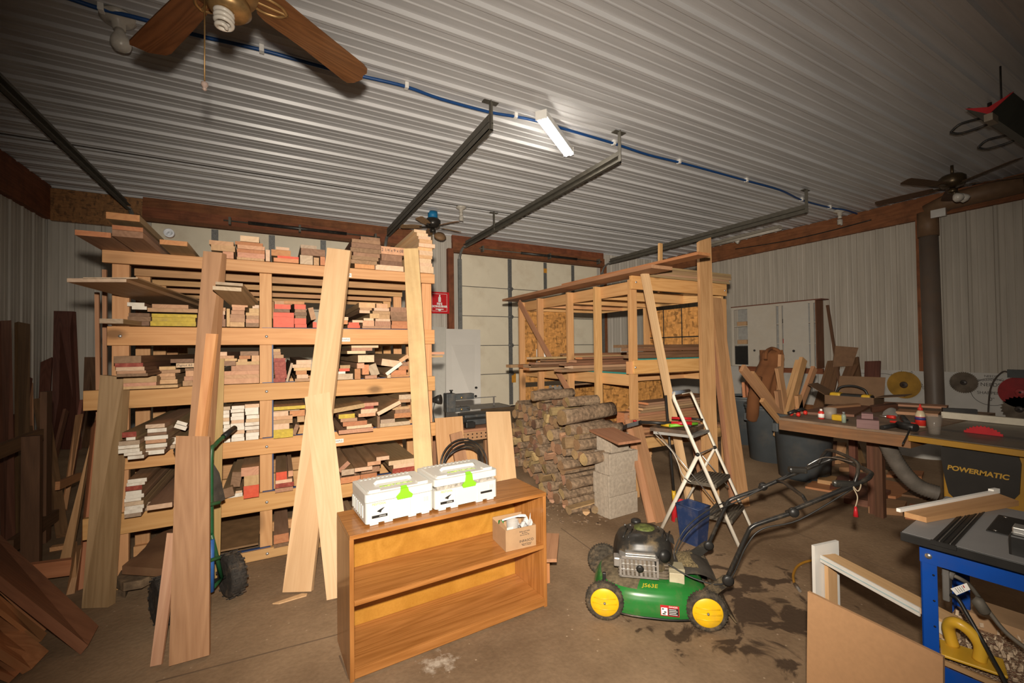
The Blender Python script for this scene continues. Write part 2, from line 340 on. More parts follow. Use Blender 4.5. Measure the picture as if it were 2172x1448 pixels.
# floor: brown dusty concrete with damp stains
def concrete():
    m, nt, b = _new('dusty_concrete'); L = nt.links.new
    tc = N(nt, 'ShaderNodeTexCoord')
    n1 = N(nt, 'ShaderNodeTexNoise', Scale=1.1, Detail=8., Roughness=.62); L(tc.outputs['Object'], n1.inputs['Vector'])
    r = N(nt, 'ShaderNodeValToRGB'); e = r.color_ramp.elements; e[0].position = .3; e[0].color = (.18, .112, .063, 1); e[1].position = .72; e[1].color = (.43, .295, .18, 1)
    L(n1.outputs['Fac'], r.inputs[0])
    n2 = N(nt, 'ShaderNodeTexNoise', Scale=46., Detail=4.); L(tc.outputs['Object'], n2.inputs['Vector'])
    mx = N(nt, 'ShaderNodeMixRGB', blend_type='MULTIPLY'); mx.inputs[0].default_value = .35; L(r.outputs[0], mx.inputs[1]); L(n2.outputs['Fac'], mx.inputs[2])
    # light crumbs of dust and chips
    vo = N(nt, 'ShaderNodeTexVoronoi', Scale=15.); L(tc.outputs['Object'], vo.inputs['Vector'])
    vr = N(nt, 'ShaderNodeValToRGB'); vr.color_ramp.elements[0].position = .04; vr.color_ramp.elements[0].color = (1, 1, 1, 1); vr.color_ramp.elements[1].position = .09; vr.color_ramp.elements[1].color = (0, 0, 0, 1)
    L(vo.outputs['Distance'], vr.inputs[0])
    m2 = N(nt, 'ShaderNodeMixRGB'); m2.inputs[2].default_value = (.42, .31, .21, 1); L(vr.outputs[0], m2.inputs[0]); L(mx.outputs[0], m2.inputs[1])
    # damp patches to the right of the mower
    mp = N(nt, 'ShaderNodeMapping'); mp.inputs['Location'].default_value = (3.75-2.35, 3.495-1.62, -.2); L(tc.outputs['Object'], mp.inputs[0])
    ln = N(nt, 'ShaderNodeVectorMath', operation='LENGTH'); L(mp.outputs[0], ln.inputs[0])
    lr = N(nt, 'ShaderNodeMapRange', interpolation_type='SMOOTHSTEP'); lr.inputs['From Min'].default_value = .2; lr.inputs['From Max'].default_value = 1.4; lr.inputs['To Min'].default_value = .15; lr.inputs['To Max'].default_value = -.3; L(ln.outputs['Value'], lr.inputs['Value'])
    n3 = N(nt, 'ShaderNodeTexNoise', Scale=5.5, Detail=5., Roughness=.55, Distortion=.8); L(tc.outputs['Object'], n3.inputs['Vector'])
    ad = N(nt, 'ShaderNodeMath', operation='ADD'); L(n3.outputs['Fac'], ad.inputs[0]); L(lr.outputs[0], ad.inputs[1])
    dr = N(nt, 'ShaderNodeValToRGB'); dr.color_ramp.elements[0].position = .60; dr.color_ramp.elements[0].color = (0, 0, 0, 1); dr.color_ramp.elements[1].position = .66; dr.color_ramp.elements[1].color = (.85, .85, .85, 1); L(ad.outputs[0], dr.inputs[0])
    m3 = N(nt, 'ShaderNodeMixRGB'); m3.inputs[2].default_value = (.045, .027, .017, 1); L(dr.outputs[0], m3.inputs[0]); L(m2.outputs[0], m3.inputs[1])
    # a scuffed pale patch before the bookcase
    mp2 = N(nt, 'ShaderNodeMapping'); mp2.inputs['Location'].default_value = (3.75-.66, 3.495-1.96, -.2); mp2.inputs['Scale'].default_value = (1, 1, 1); L(tc.outputs['Object'], mp2.inputs[0])
    l2 = N(nt, 'ShaderNodeVectorMath', operation='LENGTH'); L(mp2.outputs[0], l2.inputs[0])
    lr2 = N(nt, 'ShaderNodeMapRange'); lr2.inputs['From Min'].default_value = 0; lr2.inputs['From Max'].default_value = .32; lr2.inputs['To Min'].default_value = .20; lr2.inputs['To Max'].default_value = -.4; L(l2.outputs['Value'], lr2.inputs['Value'])
    n4 = N(nt, 'ShaderNodeTexNoise', Scale=14., Detail=6., Roughness=.7); L(tc.outputs['Object'], n4.inputs['Vector'])
    a2 = N(nt, 'ShaderNodeMath', operation='ADD'); L(n4.outputs['Fac'], a2.inputs[0]); L(lr2.outputs[0], a2.inputs[1])
    d2 = N(nt, 'ShaderNodeValToRGB'); d2.color_ramp.elements[0].position = .58; d2.color_ramp.elements[0].color = (0, 0, 0, 1); d2.color_ramp.elements[1].position = .75; d2.color_ramp.elements[1].color = (.8, .8, .8, 1); L(a2.outputs[0], d2.inputs[0])
    m4 = N(nt, 'ShaderNodeMixRGB'); m4.inputs[2].default_value = (.55, .47, .38, 1); L(d2.outputs[0], m4.inputs[0]); L(m3.outputs[0], m4.inputs[1])
    L(m4.outputs[0], b.inputs['Base Color']); b.inputs['Roughness'].default_value = .72; b.inputs['Specular IOR Level'].default_value = .25
    bp = N(nt, 'ShaderNodeBump', Strength=.25, Distance=.01); L(n2.outputs['Fac'], bp.inputs['Height']); L(bp.outputs[0], b.inputs['Normal'])
    return m
mb = MB(); mb.box((XL-.1, Y0, -.2), (XR+.1, YB+.1, 0)); tag(mb.build('floor', concrete()), kind='structure')
JOINT = plain('dark_joint', (.15, .098, .06), .9)
for k, (a, b) in enumerate([((330, 1446), (738, 1340)), ((740, 1440), (720, 1390)), ((1190, 1120), (1260, 1170)), ((1640, 1110), (1900, 1215))]):
    p, q = FL(*a), FL(*b); d = (q-p).normalized(); s = V((-d.y, d.x, 0))*.004
    mb = MB(); mb.hex8([p-s, p+s, q+s, q-s]+[r+V((0, 0, .0015)) for r in (p-s, p+s, q+s, q-s)]); tag(mb.build('trim_%d' % (20+k), JOINT), kind='structure')
tag(sheet('ceiling', CEILM, (XL-.1, Y0, ZC), V((0, 1, 0)), V((1, 0, 0)), V((0, 0, -1)), YB-Y0+.1, XR-XL+.2, .378, (5.06-Y0) % .378, .034), kind='structure')
mb = MB(); mb.box((XL-.1, Y0, ZC+.03), (XR+.1, YB+.1, ZC+.1)); tag(mb.build('trim_9', GALV), kind='structure')
sheet('wall_back', WALLM, (XL, YB, 0), V((1, 0, 0)), V((0, 0, 1)), V((0, -1, 0)), XR-XL, ZC, .34, .05, .02)
sheet('wall_left', WALLM, (XL, Y0, 0), V((0, 1, 0)), V((0, 0, 1)), V((1, 0, 0)), YB-Y0, ZC, .34, (8.9-Y0) % .34, .02)
sheet('wall_right', metal_sheet('dusty_wall_steel', (.44, .395, .335), .45, .35, (3, 3, .2)), (XR, Y0, .98), V((0, 1, 0)), V((0, 0, 1)), V((-1, 0, 0)), YB-Y0, ZC-.98, .335, (3.86-Y0) % .335, .02)
WBOARD = plain('white_wainscot_board', (.46, .44, .41), .55, var=.06, scale=4, dirt=(.30, .26, .21), dscale=2, damt=.5)
tag(box('trim_1', WBOARD, (XR-.02, Y0, .12), (XR+.02, YB, .98)), kind='structure')
tag(box('baseboard_right', TIMBER, (XR-.04, Y0, 0), (XR+.02, YB, .12)), kind='structure')
tag(box('trim_2', TIMBER, (XR-.09, Y0, ZC-.44), (XR+.02, YB, ZC-.02)), kind='structure')
tag(box('trim_3', TIMBER, (XL-.02, Y0, ZC-.58), (XL+.09, YB-.06, ZC-.02)), kind='structure')
OSB = None
def osb(name, base):
    m, nt, b = _new(name); L = nt.links.new
    tc = N(nt, 'ShaderNodeTexCoord'); outs = []
    def layer(sc, rot, seed):
        mp = N(nt, 'ShaderNodeMapping'); mp.inputs['Scale'].default_value = sc; mp.inputs['Rotation'].default_value = rot; mp.inputs['Location'].default_value = (seed, seed, seed); L(tc.outputs['Object'], mp.inputs[0])
        vo = N(nt, 'ShaderNodeTexVoronoi', Scale=1.); L(mp.outputs[0], vo.inputs['Vector']); sp = N(nt, 'ShaderNodeSeparateColor'); L(vo.outputs['Color'], sp.inputs[0]); return sp.outputs[0]
    a = layer((16, 40, 16), (.3, .5, .4), 0); c = layer((48, 18, 38), (.5, -.4, .9), 3.3)
    mt = N(nt, 'ShaderNodeMath', operation='MULTIPLY'); L(a, mt.inputs[0]); L(c, mt.inputs[1])
    r = N(nt, 'ShaderNodeValToRGB'); e = r.color_ramp.elements
    e[0].position = 0; e[0].color = c4([x*.45 for x in base]); e[1].position = .6; e[1].color = c4([x*1.2 for x in base])
    q = e.new(.07); q.color = c4([x*.85 for x in base]); q = e.new(.3); q.color = c4(base)
    L(mt.outputs[0], r.inputs[0]); L(r.outputs[0], b.inputs['Base Color']); b.inputs['Roughness'].default_value = .5
    return m
OSBM = osb('strand_board', (.44, .21, .06)); OSBD = osb('old_strand_board', (.26, .12, .04))
# headers over the doors
tag(box('trim_4', OSBD, (XL+.09, YB-.10, ZC-.60), (-2.12, YB-.03, ZC-.06)), kind='structure')
for k, (x0, x1) in enumerate(((-2.12, 3.0), (3.75, 8.5))):
    tag(box('trim_%d' % (5+2*k), TIMBER, (x0, YB-.13, ZC-.40), (x1, YB-.03, ZC-.20)), kind='structure')
    tag(box('trim_%d' % (6+2*k), TIMBER, (x0, YB-.09, ZC-.20), (x1, YB-.02, ZC-.02)), kind='structure')
    tag(box('trim_%d' % (30+k), plain('door_header_lower', (.13, .05, .02), .8), (x0, YB-.16, 3.86), (x1, YB-.05, ZC-.40)), kind='structure')
for k, x in enumerate((3.62, 8.42, 2.1)):
    tag(box('trim_%d' % (11+k), TIMBER, (x, YB-.15, 0), (x+.14, YB-.02, 3.95)), kind='structure')
# garage doors
DOORP = plain('cream_door_panel', (.72, .65, .51), .5, var=.04, scale=2, dirt=(.40, .27, .15), dscale=1.2, damt=.35)
DSTRIP = plain('door_strip_steel', (.16, .16, .155), .5, metal=.4, var=.25, scale=40)
def garage_door(name, x0, x1, strips, short, label):
    r = D.objects.new(name, None); COL.objects.link(r); r.location = (x0, YB-.05, 0); tag(r, kind='structure')
    zz = [0.02, .86, 1.59, 2.33, 3.06, 3.86]
    for a, b in zip(zz, zz[1:]):
        box('panel', DOORP, (x0, YB-.09, a+.008), (x1, YB-.04, b-.008), r, .006)
    for a in zz[1:-1]: box('joint', DSTRIP, (x0, YB-.065, a-.008), (x1, YB-.045, a+.008), r)
    box('bottom_seal', BLACK, (x0, YB-.09, 0), (x1, YB-.04, .02), r)
    for s in strips:
        box('strip', DSTRIP, (s-.055, YB-.10, .05), (s+.055, YB-.088, 3.84), r)
        for a in zz[1:-1]:
            m = MB(); m.box((s-.07, YB-.125, a-.05), (s+.07, YB-.10, a+.05), .01); m.tube([(s-.08, YB-.13, a), (s+.08, YB-.13, a)], .016); m.build('hinge', DSTRIP, r)
    for s in short:
        box('strip', DSTRIP, (s-.05, YB-.10, 3.08), (s+.05, YB-.088, 3.84), r)
    return r
g2 = garage_door('door_2', 3.98, 8.24, (5.33,), (6.43, 7.36), '')
YEL = plain('yellow_sticker', (.55, .25, .03), .5)
for zc in (3.62,): box('sticker', YEL, (6.38, YB-.108, zc-.06), (6.48, YB-.10, zc+.06), g2)
box('sticker', YEL, (5.35, YB-.112, .62), (5.47, YB-.10, .86), g2)
g1 = garage_door('door_1', -2.0, 2.08, (-1.05, -.1, .85), (), '')
# torsion bars on the headers
for nm, x0, x1, sp in (('torsion_bar', 4.4, 8.3, (5.6, 7.4)), ('torsion_bar', -.9, 2.0, (-.5, 1.3))):
    lab = 'black torsion spring bar across the header of the right garage door' if x0 > 3 else 'black torsion spring bar across the header above the lumber rack'
    t = thing(nm, (x0, YB-.24, 3.98), lab, 'garage door spring')
    m = MB(); m.tube([(x0, YB-.24, 4.0), (x1, YB-.24, 4.0)], .014); m.build('shaft', TRACKM, t)
    m = MB(); m.tube([(sp[0], YB-.24, 4.0), (sp[1], YB-.24, 4.0)], .034, 12); m.build('spring', BLACKM, t)
    for x in (x0+.1, (sp[0]+sp[1])/2, x1-.1):
        m = MB(); m.box((x-.02, YB-.27, 3.93), (x+.02, YB-.15, 4.07)); m.build('bracket', TRACKM, t)
# tracks hung under the ceiling
def track(name, x, yn, z, label, hangs, jamb=True, sgn=1):
    t = thing(name, (x, yn, z), label, 'garage door track')
    m = MB()   # C-shaped rail with an angle iron above it
    for dz0, dz1, dx0, dx1 in ((0, .008, -.03, .03), (.078, .086, -.03, .03), (0, .086, .022 if sgn > 0 else -.03, .03 if sgn > 0 else -.022), (.086, .17, -.03 if sgn < 0 else .022, -.022 if sgn < 0 else .03)):
        m.box((x+dx0, yn, z+dz0), (x+dx1, YB-.5, z+dz1))
    m.build('rail', TRACKM, t)
    for y in hangs:
        m = MB(); m.box((x-.02, y, z), (x+.025, y+.008, ZC-.01)); m.box((x-.09, y-.03, ZC-.035), (x+.09, y+.05, ZC-.026)); 
        m.box((x-.02, y-.045, z), (x-.012, y, ZC-.02)); m.build('hanger', TRACKM, t)
    if jamb:
        m = MB(); c = [V((x, YB-.5+.34*math.sin(a), z+.04-.36*(1-math.cos(a)))) for a in [math.pi/2*k/8 for k in range(9)]]
        m.tube([(x, YB-.52, z+.04)]+c+[(x, YB-.16, .1)], .034, 8, flat=.5); m.build('curve', GALV, t)
        m = MB(); m.box((x-.05, YB-.2, 0), (x+.05, YB-.17, 3.7)); m.build('jamb_angle', GALV, t)
    return t
track('door_track', 3.90, 4.2, 3.90, 'grey door track hung from the ceiling, right of the shop light', (4.2, 7.9))
track('door_track', 2.12, 4.34, 3.97, 'dark door track hung left of the shop light, above the lumber rack', (4.34,), True, -1)
track('door_track', 8.36, 4.25, 3.88, 'grey door track nearest the right wall above the stud rack', (4.25,), True)
track('door_track', -2.22, 4.6, 3.93, 'dark door track at the left side of the ceiling, near the left wall', (), True, -1)
# ceiling seam
tag(box('trim_15', plain('dark_seam_gap', (.09, .08, .07), .8), (XL+.1, 7.86, ZC-.012), (XR-.1, 7.885, ZC-.002)), kind='structure')  # dark strip along the gap where the ceiling sheets meet
tag(box('trim_16', CEILM, (XL+.1, 7.90, ZC-.03), (XR-.1, 7.94, ZC-.002)), kind='structure')
# right wall duct, post etc.
def on_right(x, y): return OX(x, y, XR)
# ================================================================== LEFT LUMBER RACK
def proj(p):
    v = V(p)-EYE; d = v.dot(fw); return 1086+F*v.dot(RT)/d, 724-F*v.dot(UP)/d
RY = 3.655
JOIST = wood('rack_joist', (.33, .17, .07), (.47, .26, .115), vary=.12, knots=3)
rack = thing('lumber_rack', (.13, RY, 0), 'tall open pine lumber rack filled with boards, left of the fire extinguisher sign', 'rack')
LV = [(.004, .076), (.35, .48), (.755, .869), (1.146, 1.27), (1.55, 1.672), (2.076, 2.157)]
FY = [3.655, 4.18, 4.70, 5.21, 5.71]
for i, y in enumerate(FY):
    for (x0, x1) in ((-.936, -.85), (-.117, -.038), (1.10, 1.185)):
        if x0 == -.117 and 0 < i < 4: continue
        box('post', PINE if i == 0 else SIDE if False else PINE, (x0, y, 0 if i else .076), (x1, y+.038, 2.157 if i else 2.076), rack, .002, (0, 0, 1))
    for j, (a, b) in enumerate(LV):
        l, r = ((-.975, 1.205), (-1.06, 1.20), (-.96, 1.2), (-1.06, 1.2), (-.95, 1.2), (-.975, 1.205))[j]
        if i == 0: box('beam', KNOTTY if j in (1, 2, 3, 4) else PINE, (l, y-.038, a), (r, y, b), rack, .003, (1, 0, 0))
        else: box('beam', JOIST if j == 5 else PINE, (l+.04, y-.038, a), (r-.02, y, b), rack, 0, (1, 0, 0))
for x in (.10, .42, .80):
    pass
BOLT = plain('zinc_bolt', (.55, .54, .52), .35, metal=.8)
for x, z in ((-.885, 1.61), (-.072, 1.61), (-.072, 1.21), (-.072, .81), (-.072, .41), (-.9, .41), (-.07, .04)):
    m = MB(); m.lathe([(.011, 0), (.011, .003), (.007, .008), (0, .009)], (x, RY-.038, z), (0, -1, 0), 10); m.build('bolt', BOLT, rack)
PAPER = plain('paper_label', (.78, .75, .70), .6, var=.04)
INK = plain('ink', (.05, .04, .04), .6)
VM = basis((0, 0, 0), V((1, 0, 0)), V((0, 0, 1)), V((0, -1, 0)))
for x, z, w in ((735, 583, 20), (733, 720, 18), (718, 935, 20)):
    p = OY(x, z, RY-.0385); s = PXM(p)
    lb = box('shelf_label', PAPER, p-V((w*s/2, .0006, 4*s)), p+V((w*s/2, 0, 4*s)), rack)
    text('lettering', {583: 'OAK W', 720: 'MAPLE', 935: 'MAPLE'}[z], INK, Matrix.Translation(p-V((0, .0012, 0))) @ VM, 5*s, lb, 1.1)
TARP = plain('blue_tarp_edge', (.03, .06, .16), .5)
for z0, z1 in ((1.27, 1.55), (.869, 1.146), (.48, .755)): box('tarp_edge', TARP, (-.037, RY+.002, z0), (-.030, RY+.03, z1), rack)
for k in range(5): box('tarp_edge', TARP, (-.1 if k else -.45, RY-.02, LV[k][1]), (1.1 if k else -.05, RY+.01, LV[k][1]+.004), rack)

def board(rect, Yf, L, key, label, grp=None, side=None, dirv=(0, 1, 0), z=None, tilt=0, name='board', cat='board'):
    """board end showing at the pixel rect on plane Yf, running back for L metres"""
    x0, y0, x1, y1 = rect
    bl, br, tr, tl = OY(x0, y1, Yf), OY(x1, y1, Yf), OY(x1, y0, Yf), OY(x0, y0, Yf)
    xa, xb = (bl.x+tl.x)/2, (br.x+tr.x)/2; za, zb = (bl.z+br.z)/2, (tl.z+tr.z)/2
    if z is not None: zb = z+(zb-za); za = z
    xa += .0015; xb -= .0015
    if z is not None and z < 2.1:
        xm = (xa+xb)/2
        if xm > -.03: xa = max(xa, -.0285)
        elif xb > -.119 and xm < -.09: xb = -.1185
        if Yf > 3.45: xa = max(xa, -.848)
        xb = min(xb, 1.098) if xm < 1.08 else xb
    f = [V((xa, Yf, za)), V((xb, Yf, za)), V((xb, Yf, zb)), V((xa, Yf, zb))]
    if tilt:
        c = V((xa+xb, 2*Yf, za+zb))/2; R_ = Matrix.Rotation(math.radians(tilt), 3, 'Y'); f = [c+R_ @ (p-c) for p in f]
    d = V(dirv).normalized()*L
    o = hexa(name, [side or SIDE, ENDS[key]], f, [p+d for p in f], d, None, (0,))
    return tag(o, label, cat, grp)
def stack(desc, z, ypx, rows, L=(1.7, 2.2), jut=.03, grp=None, side=None, Yb=3.612, dirv=(0, 1, 0)):
    n = 0
    for k, r in enumerate(rows):
        x0, x1, h, key = r[:4]
        Yf = Yb-random.uniform(0, jut)-.004
        s = PXM(OY((x0+x1)/2, ypx, Yf)); t = h*s
        y = proj((OY((x0+x1)/2, ypx, Yf).x, Yf, z))[1]
        o = board((x0, y-h, x1, y), Yf, random.uniform(*L), key, '%s board, %s up, %s' % (WORD[key], ORD[k], desc) if len(rows) > 1 else '%s board %s' % (WORD[key], desc), grp or desc, side, dirv, z=z)
        z += t+.0006
    return z
G = 'boards on the left lumber rack'
Z0, Z1, Z2, Z3, Z4, Z5 = [b for a, b in LV]
Z0, Z1, Z2, Z3, Z4 = [q+.0052 for q in (Z0, Z1, Z2, Z3, Z4)]
# --- top of the rack
def st(*a, **k): k.setdefault('grp', G); return stack(*a, **k)
st('rack-top stack beside the dark leaning plank', Z5, 550, [(472, 496, 14, 'k'), (447, 499, 12, 'k'), (443, 496, 9, 'k')], L=(1.2, 1.6))
st('rack-top stack under the round-edged board', Z5, 552, [(502, 561, 5, 'k'), (503, 562, 10, 'k'), (502, 562, 7, 'o'), (503, 562, 8, 'k'), (498, 558, 7, 'o'), (509, 550, 12, 'l')])
st('standing on edge left of the rack-top redwood', Z5, 555, [(563, 573, 24, 'l')])
st('low rack-top pile of red offcuts', Z5, 560, [(580, 634, 8, 'o'), (588, 634, 5, 'r'), (575, 617, 13, 'o'), (585, 614, 6, 'l')], L=(.7, 1.2))
st('rack-top heap of thick dark blocks', Z5, 562, [(636, 664, 19, 'g'), (638, 690, 14, 'd'), (637, 672, 7, 'g')], L=(.8, 1.3))
for x0, x1, h, key, w in ((665, 677, 16, 'k', 'fourth'), (679, 690, 18, 'o', 'last')):
    st('stub, %s in the rack-top row by the pale plank' % w, Z5, 563, [(x0, x1, h, key)], L=(.5, .9))
st('dark rack-top stack right of the pale plank', Z5, 571, [(752, 795, 9, 'o'), (744, 800, 8, 'd'), (746, 803, 8, 'd'), (749, 806, 8, 'd'), (743, 808, 9, 'd'), (745, 808, 10, 'd'), (746, 807, 7, 'd'), (765, 806, 8, 'd')], side=DARKW)
z_ = st('rack-top pile under the handwritten board', Z5, 573, [(796, 856, 11, 'l'), (806, 853, 9, 'd'), (809, 853, 13, 'd')], jut=.01)
hb = board((808, 510, 860, 526), 3.585, 1.6, 'k', 'tan board with handwritten sizes on its end, topping the rack-top pile', G, z=z_)
p = OY(834, 519, 3.5845); s = PXM(p); y_ = z_+.034
text('lettering', '2 1/4 x 9 x 08"', INK, Matrix.Translation(V((p.x, 3.5842, z_+.033))) @ VM, 9*s, hb, .9)
st('stepped pale stack, right end of rack top', Z5, 575, [(888, 920, 14, 'l'), (889, 917, 7, 'l'), (889, 915, 9, 'l'), (888, 917, 7, 'p'), (889, 918, 10, 'l'), (886, 917, 7, 'p'), (888, 923, 8, 'l'), (889, 917, 8, 'p'), (887, 914, 7, 'l'), (884, 908, 7, 'l'), (878, 904, 6, 'l')], side=MAPLE, L=(2., 2.3))
# --- boards jutting out over the left end of the top
for rect, Yf, key, lab in (((237, 483, 304, 497), 3.18, 'd', 'dark-edged plank jutting out over the rack top, under a pale one'), ((237, 474, 304, 483), 3.17, 'o', 'orange-edged plank lying on the dark-edged one at the rack top'),
        ((224, 449, 297, 463), 3.14, 'o', 'highest plank jutting forward off the left end of the rack top'), ((338, 514, 398, 524), 3.3, 'o', 'plank holding a tape roll on the left rack top')):
    z = Z5+{483: 0, 474: .036, 449: .085, 514: 0}[rect[1]]
    board(rect, Yf, 2.5, key, lab, 'planks jutting from the rack top', z=z+.001, side=SIDE)
board((158, 489, 236, 500), 3.24, 2.4, 'o', 'wide plank with a red streak jutting out at the far left of the rack top', 'planks jutting from the rack top', z=Z5+.001, side=SIDE)
t = V((OY(360, 527, 3.27).x, 3.27, Z5+.06)); m = MB(); m.lathe([(.018, 0), (.026, 0), (.026, .03), (.018, .03), (.018, 0)], t, (0, -1, .1), 20); tag(m.build('tape_roll', plain('grey_tape', (.35, .36, .38), .4)), 'small grey tape roll hanging off a plank on the rack top', 'tape')
# --- upper shelf (level 4)
st('yellow-painted stack, left of upper shelf', Z4, 690, [(318, 416, 10, 'y'), (322, 415, 8, 'y'), (321, 418, 7, 'y')])
st('plain pile left of the yellow stack', Z4, 690, [(278, 317, 9, 'd'), (270, 320, 10, 'd'), (272, 318, 7, 'd')])
st('pile above the yellow boards', Z4+.092, 664, [(312, 420, 8, 'k'), (322, 400, 8, 'k')])
st('white pair above the dark pile, upper shelf', Z4+.103, 664, [(279, 312, 7, 'w'), (268, 307, 8, 'w')])
board((210, 674, 262, 684), 3.35, 1.9, 'g', 'weathered grey board jutting out left below the wide panel', G, dirv=(.12, 1, 0), z=1.676)
for (x0, x1, y0, y1, w) in ((142, 268, 590, 598, 'wide weathered'), (176, 292, 588, 591, 'thin pale')):
    a, b = OY(x0, y1, 3.05), OY(x1, y1, 3.05); c, d = OY(x1, y0, 3.05), OY(x0, y0, 3.05)
    dv = V((.16, 1, -.02))*2.0
    f = [a, b, c, d]; tag(hexa('panel', [GREYOAK, ENDS['g']], f, [p+dv for p in f], dv, None, (0,)), w+' panel jutting far out over the left of the upper shelf', 'board', 'panels jutting from the upper shelf')
st('pinkish stack left of middle post, upper shelf', Z4, 694, [(486, 519, 10, 'k'), (485, 520, 8, 'k'), (488, 520, 8, 'k'), (490, 519, 8, 'k'), (492, 520, 7, 'k'), (491, 526, 10, 'k'), (494, 527, 7, 'k')])
st('lavender-tan pile against the middle post, upper shelf', Z4, 694, [(521, 550, 8, 'd'), (521, 550, 8, 'k'), (522, 550, 8, 'k'), (521, 550, 6, 'k'), (528, 550, 9, 'k'), (535, 550, 7, 'g')])
st('short pile beside dark leaning plank, upper shelf', Z4, 693, [(464, 479, 16, 'd'), (464, 476, 9, 'k'), (463, 478, 8, 'l'), (463, 479, 7, 'k')])
board((480, 652, 488, 690), 3.58, 1.6, 'p', 'board standing on edge beside the dark leaning plank, upper shelf', G, z=Z4)
for x0, x1, y0, y1, w, zz in ((451, 512, 606, 614, 'thick brown slab tipped out over the upper shelf', 0), (457, 515, 597, 603, 'upper slab tipped out over the pinkish stack', .0)):
    Yf = 3.25; a, b = OY(x0, y1, Yf), OY(x1, y1+4, Yf); c, d = OY(x1, y0+4, Yf), OY(x0, y0, Yf); dv = V((.17, 1, -.17))*1.3; f = [a, b, c, d]
    tag(hexa('slab', [GREYOAK, ENDS['g']], f, [p+dv for p in f], dv, None, (0,)), w, 'board', 'slabs tipped out of the upper shelf')
st('tall red stack right of the middle post', Z4, 695, [(579, 624, 13, 'r'), (579, 624, 9, 'r'), (579, 624, 9, 'r'), (581, 615, 7, 'd'), (582, 617, 10, 'r'), (582, 620, 7, 'k')])
st('second red-painted stack on the upper shelf', Z4, 695, [(625, 651, 7, 'r'), (624, 650, 12, 'r'), (626, 650, 6, 'd'), (624, 651, 7, 'd'), (625, 650, 6, 'd'), (624, 649, 10, 'r'), (602, 646, 6, 'o')])
board((656, 652, 668, 678), 3.58, 1.5, 'k', 'pale board tipped against the red stack, upper shelf', G, tilt=-14)
board((663, 681, 672, 693), 3.585, 1.5, 'r', 'red stub beside the pale plank, upper shelf', G, z=Z4)
st('left column, right end of upper shelf', Z4, 697, [(768, 829, 5, 'k'), (769, 794, 11, 'k'), (771, 793, 5, 'l'), (784, 805, 10, 'k'), (762, 785, 6, 'l'), (763, 789, 5, 'k'), (761, 796, 11, 'k')])
st('right column, right end of upper shelf', Z4+.02, 692, [(795, 829, 10, 'k'), (796, 828, 5, 'l'), (802, 827, 9, 'k'), (790, 829, 7, 'k'), (793, 826, 6, 'l'), (798, 822, 9, 'k')])
st('red-edged offcuts beside pale plank, upper shelf', Z4, 697, [(737, 764, 6, 'r'), (739, 762, 6, 'r'), (747, 770, 5, 'l')], L=(1., 1.6))
st('short tan pile by the pale plank, upper shelf', Z4+.03, 697, [(726, 738, 8, 'o'), (727, 739, 7, 'l')], L=(1., 1.6))
st('dark walnut pile behind the rough post, upper shelf', Z4, 697, [(830, 866, 8, 'o'), (831, 866, 8, 'o'), (829, 866, 9, 'd'), (828, 866, 10, 'd'), (828, 862, 10, 'd')], side=WALNUT)
# --- second shelf (level 3)
st('flat pile, left end of second shelf', Z3, 820, [(261, 378, 6, 'k'), (261, 332, 7, 'k'), (261, 333, 13, 'k')], Yb=3.5, jut=.01)
st('tan pile, left middle of second shelf', Z3+.02, 815, [(334, 377, 9, 'k'), (333, 373, 6, 'k'), (331, 372, 7, 'k'), (331, 383, 7, 'k'), (337, 373, 7, 'k')])
st('pile below the handwritten board, second shelf', Z3, 815, [(387, 409, 11, 'k'), (390, 411, 9, 'k'), (393, 411, 12, 'k'), (392, 411, 5, 'd')])
st('dark fan of boards, left end of second shelf', Z3+.087, 790, [(246, 314, 6, 'd'), (247, 310, 6, 'k'), (245, 307, 8, 'l'), (243, 304, 8, 'b'), (240, 300, 15, 'd')], side=WALNUT, jut=.01, Yb=3.31, dirv=(.03, 1, 0))
hb = board((373, 770, 412, 779), 3.55, 1.7, 'l', 'pale board with a pencilled note on its end, second shelf', G); p = OY(392, 774.5, 3.5495)
text('lettering', 'Pignut 62', INK, Matrix.Translation(p) @ VM, 7*PXM(p), hb, 1.0)
board((361, 761, 411, 769), 3.585, 1.8, 'd', 'dark brown board above the pencilled one, second shelf', G)
st('wide pile left of middle post, second shelf', Z3, 812, [(473, 550, 11, 'k'), (474, 550, 8, 'k'), (474, 550, 8, 'k'), (490, 550, 12, 'k'), (498, 550, 7, 'k')])
st('narrow pile atop the wide pile, second shelf', Z3+.15, 765, [(504, 525, 7, 'k'), (507, 532, 7, 'o')])
st('pile touching the middle post, second shelf', Z3+.15, 765, [(533, 550, 14, 'k'), (509, 549, 9, 'd')])
st('loose pile beside grey-yellow leaning board, second shelf', Z3+.13, 770, [(475, 500, 10, 'd'), (476, 503, 5, 'k'), (464, 497, 6, 'k'), (460, 482, 8, 'l')], Yb=3.57)
st('brick-red stack right of the middle post', Z3, 810, [(580, 606, 8, 'b'), (583, 609, 8, 'b'), (582, 608, 8, 'b'), (581, 607, 9, 'b'), (581, 607, 9, 'b'), (580, 606, 8, 'b'), (580, 602, 7, 'k'), (579, 596, 6, 'k'), (579, 595, 6, 'k')])
st('white-edged pile left of the pale plank, second shelf', Z3, 806, [(625, 657, 6, 'k'), (629, 654, 8, 'l'), (627, 651, 8, 'o'), (623, 660, 6, 'k'), (620, 660, 7, 'l'), (628, 661, 9, 'l')])
board((611, 762, 617, 802), 3.6, 1.6, 'g', 'thin grey board leaning on the brick-red stack', G, tilt=14, z=Z3)
st('low pile right of pale plank, second shelf', Z3, 804, [(713, 749, 12, 'g'), (714, 733, 5, 'w'), (719, 742, 6, 'r'), (721, 743, 7, 'k')])
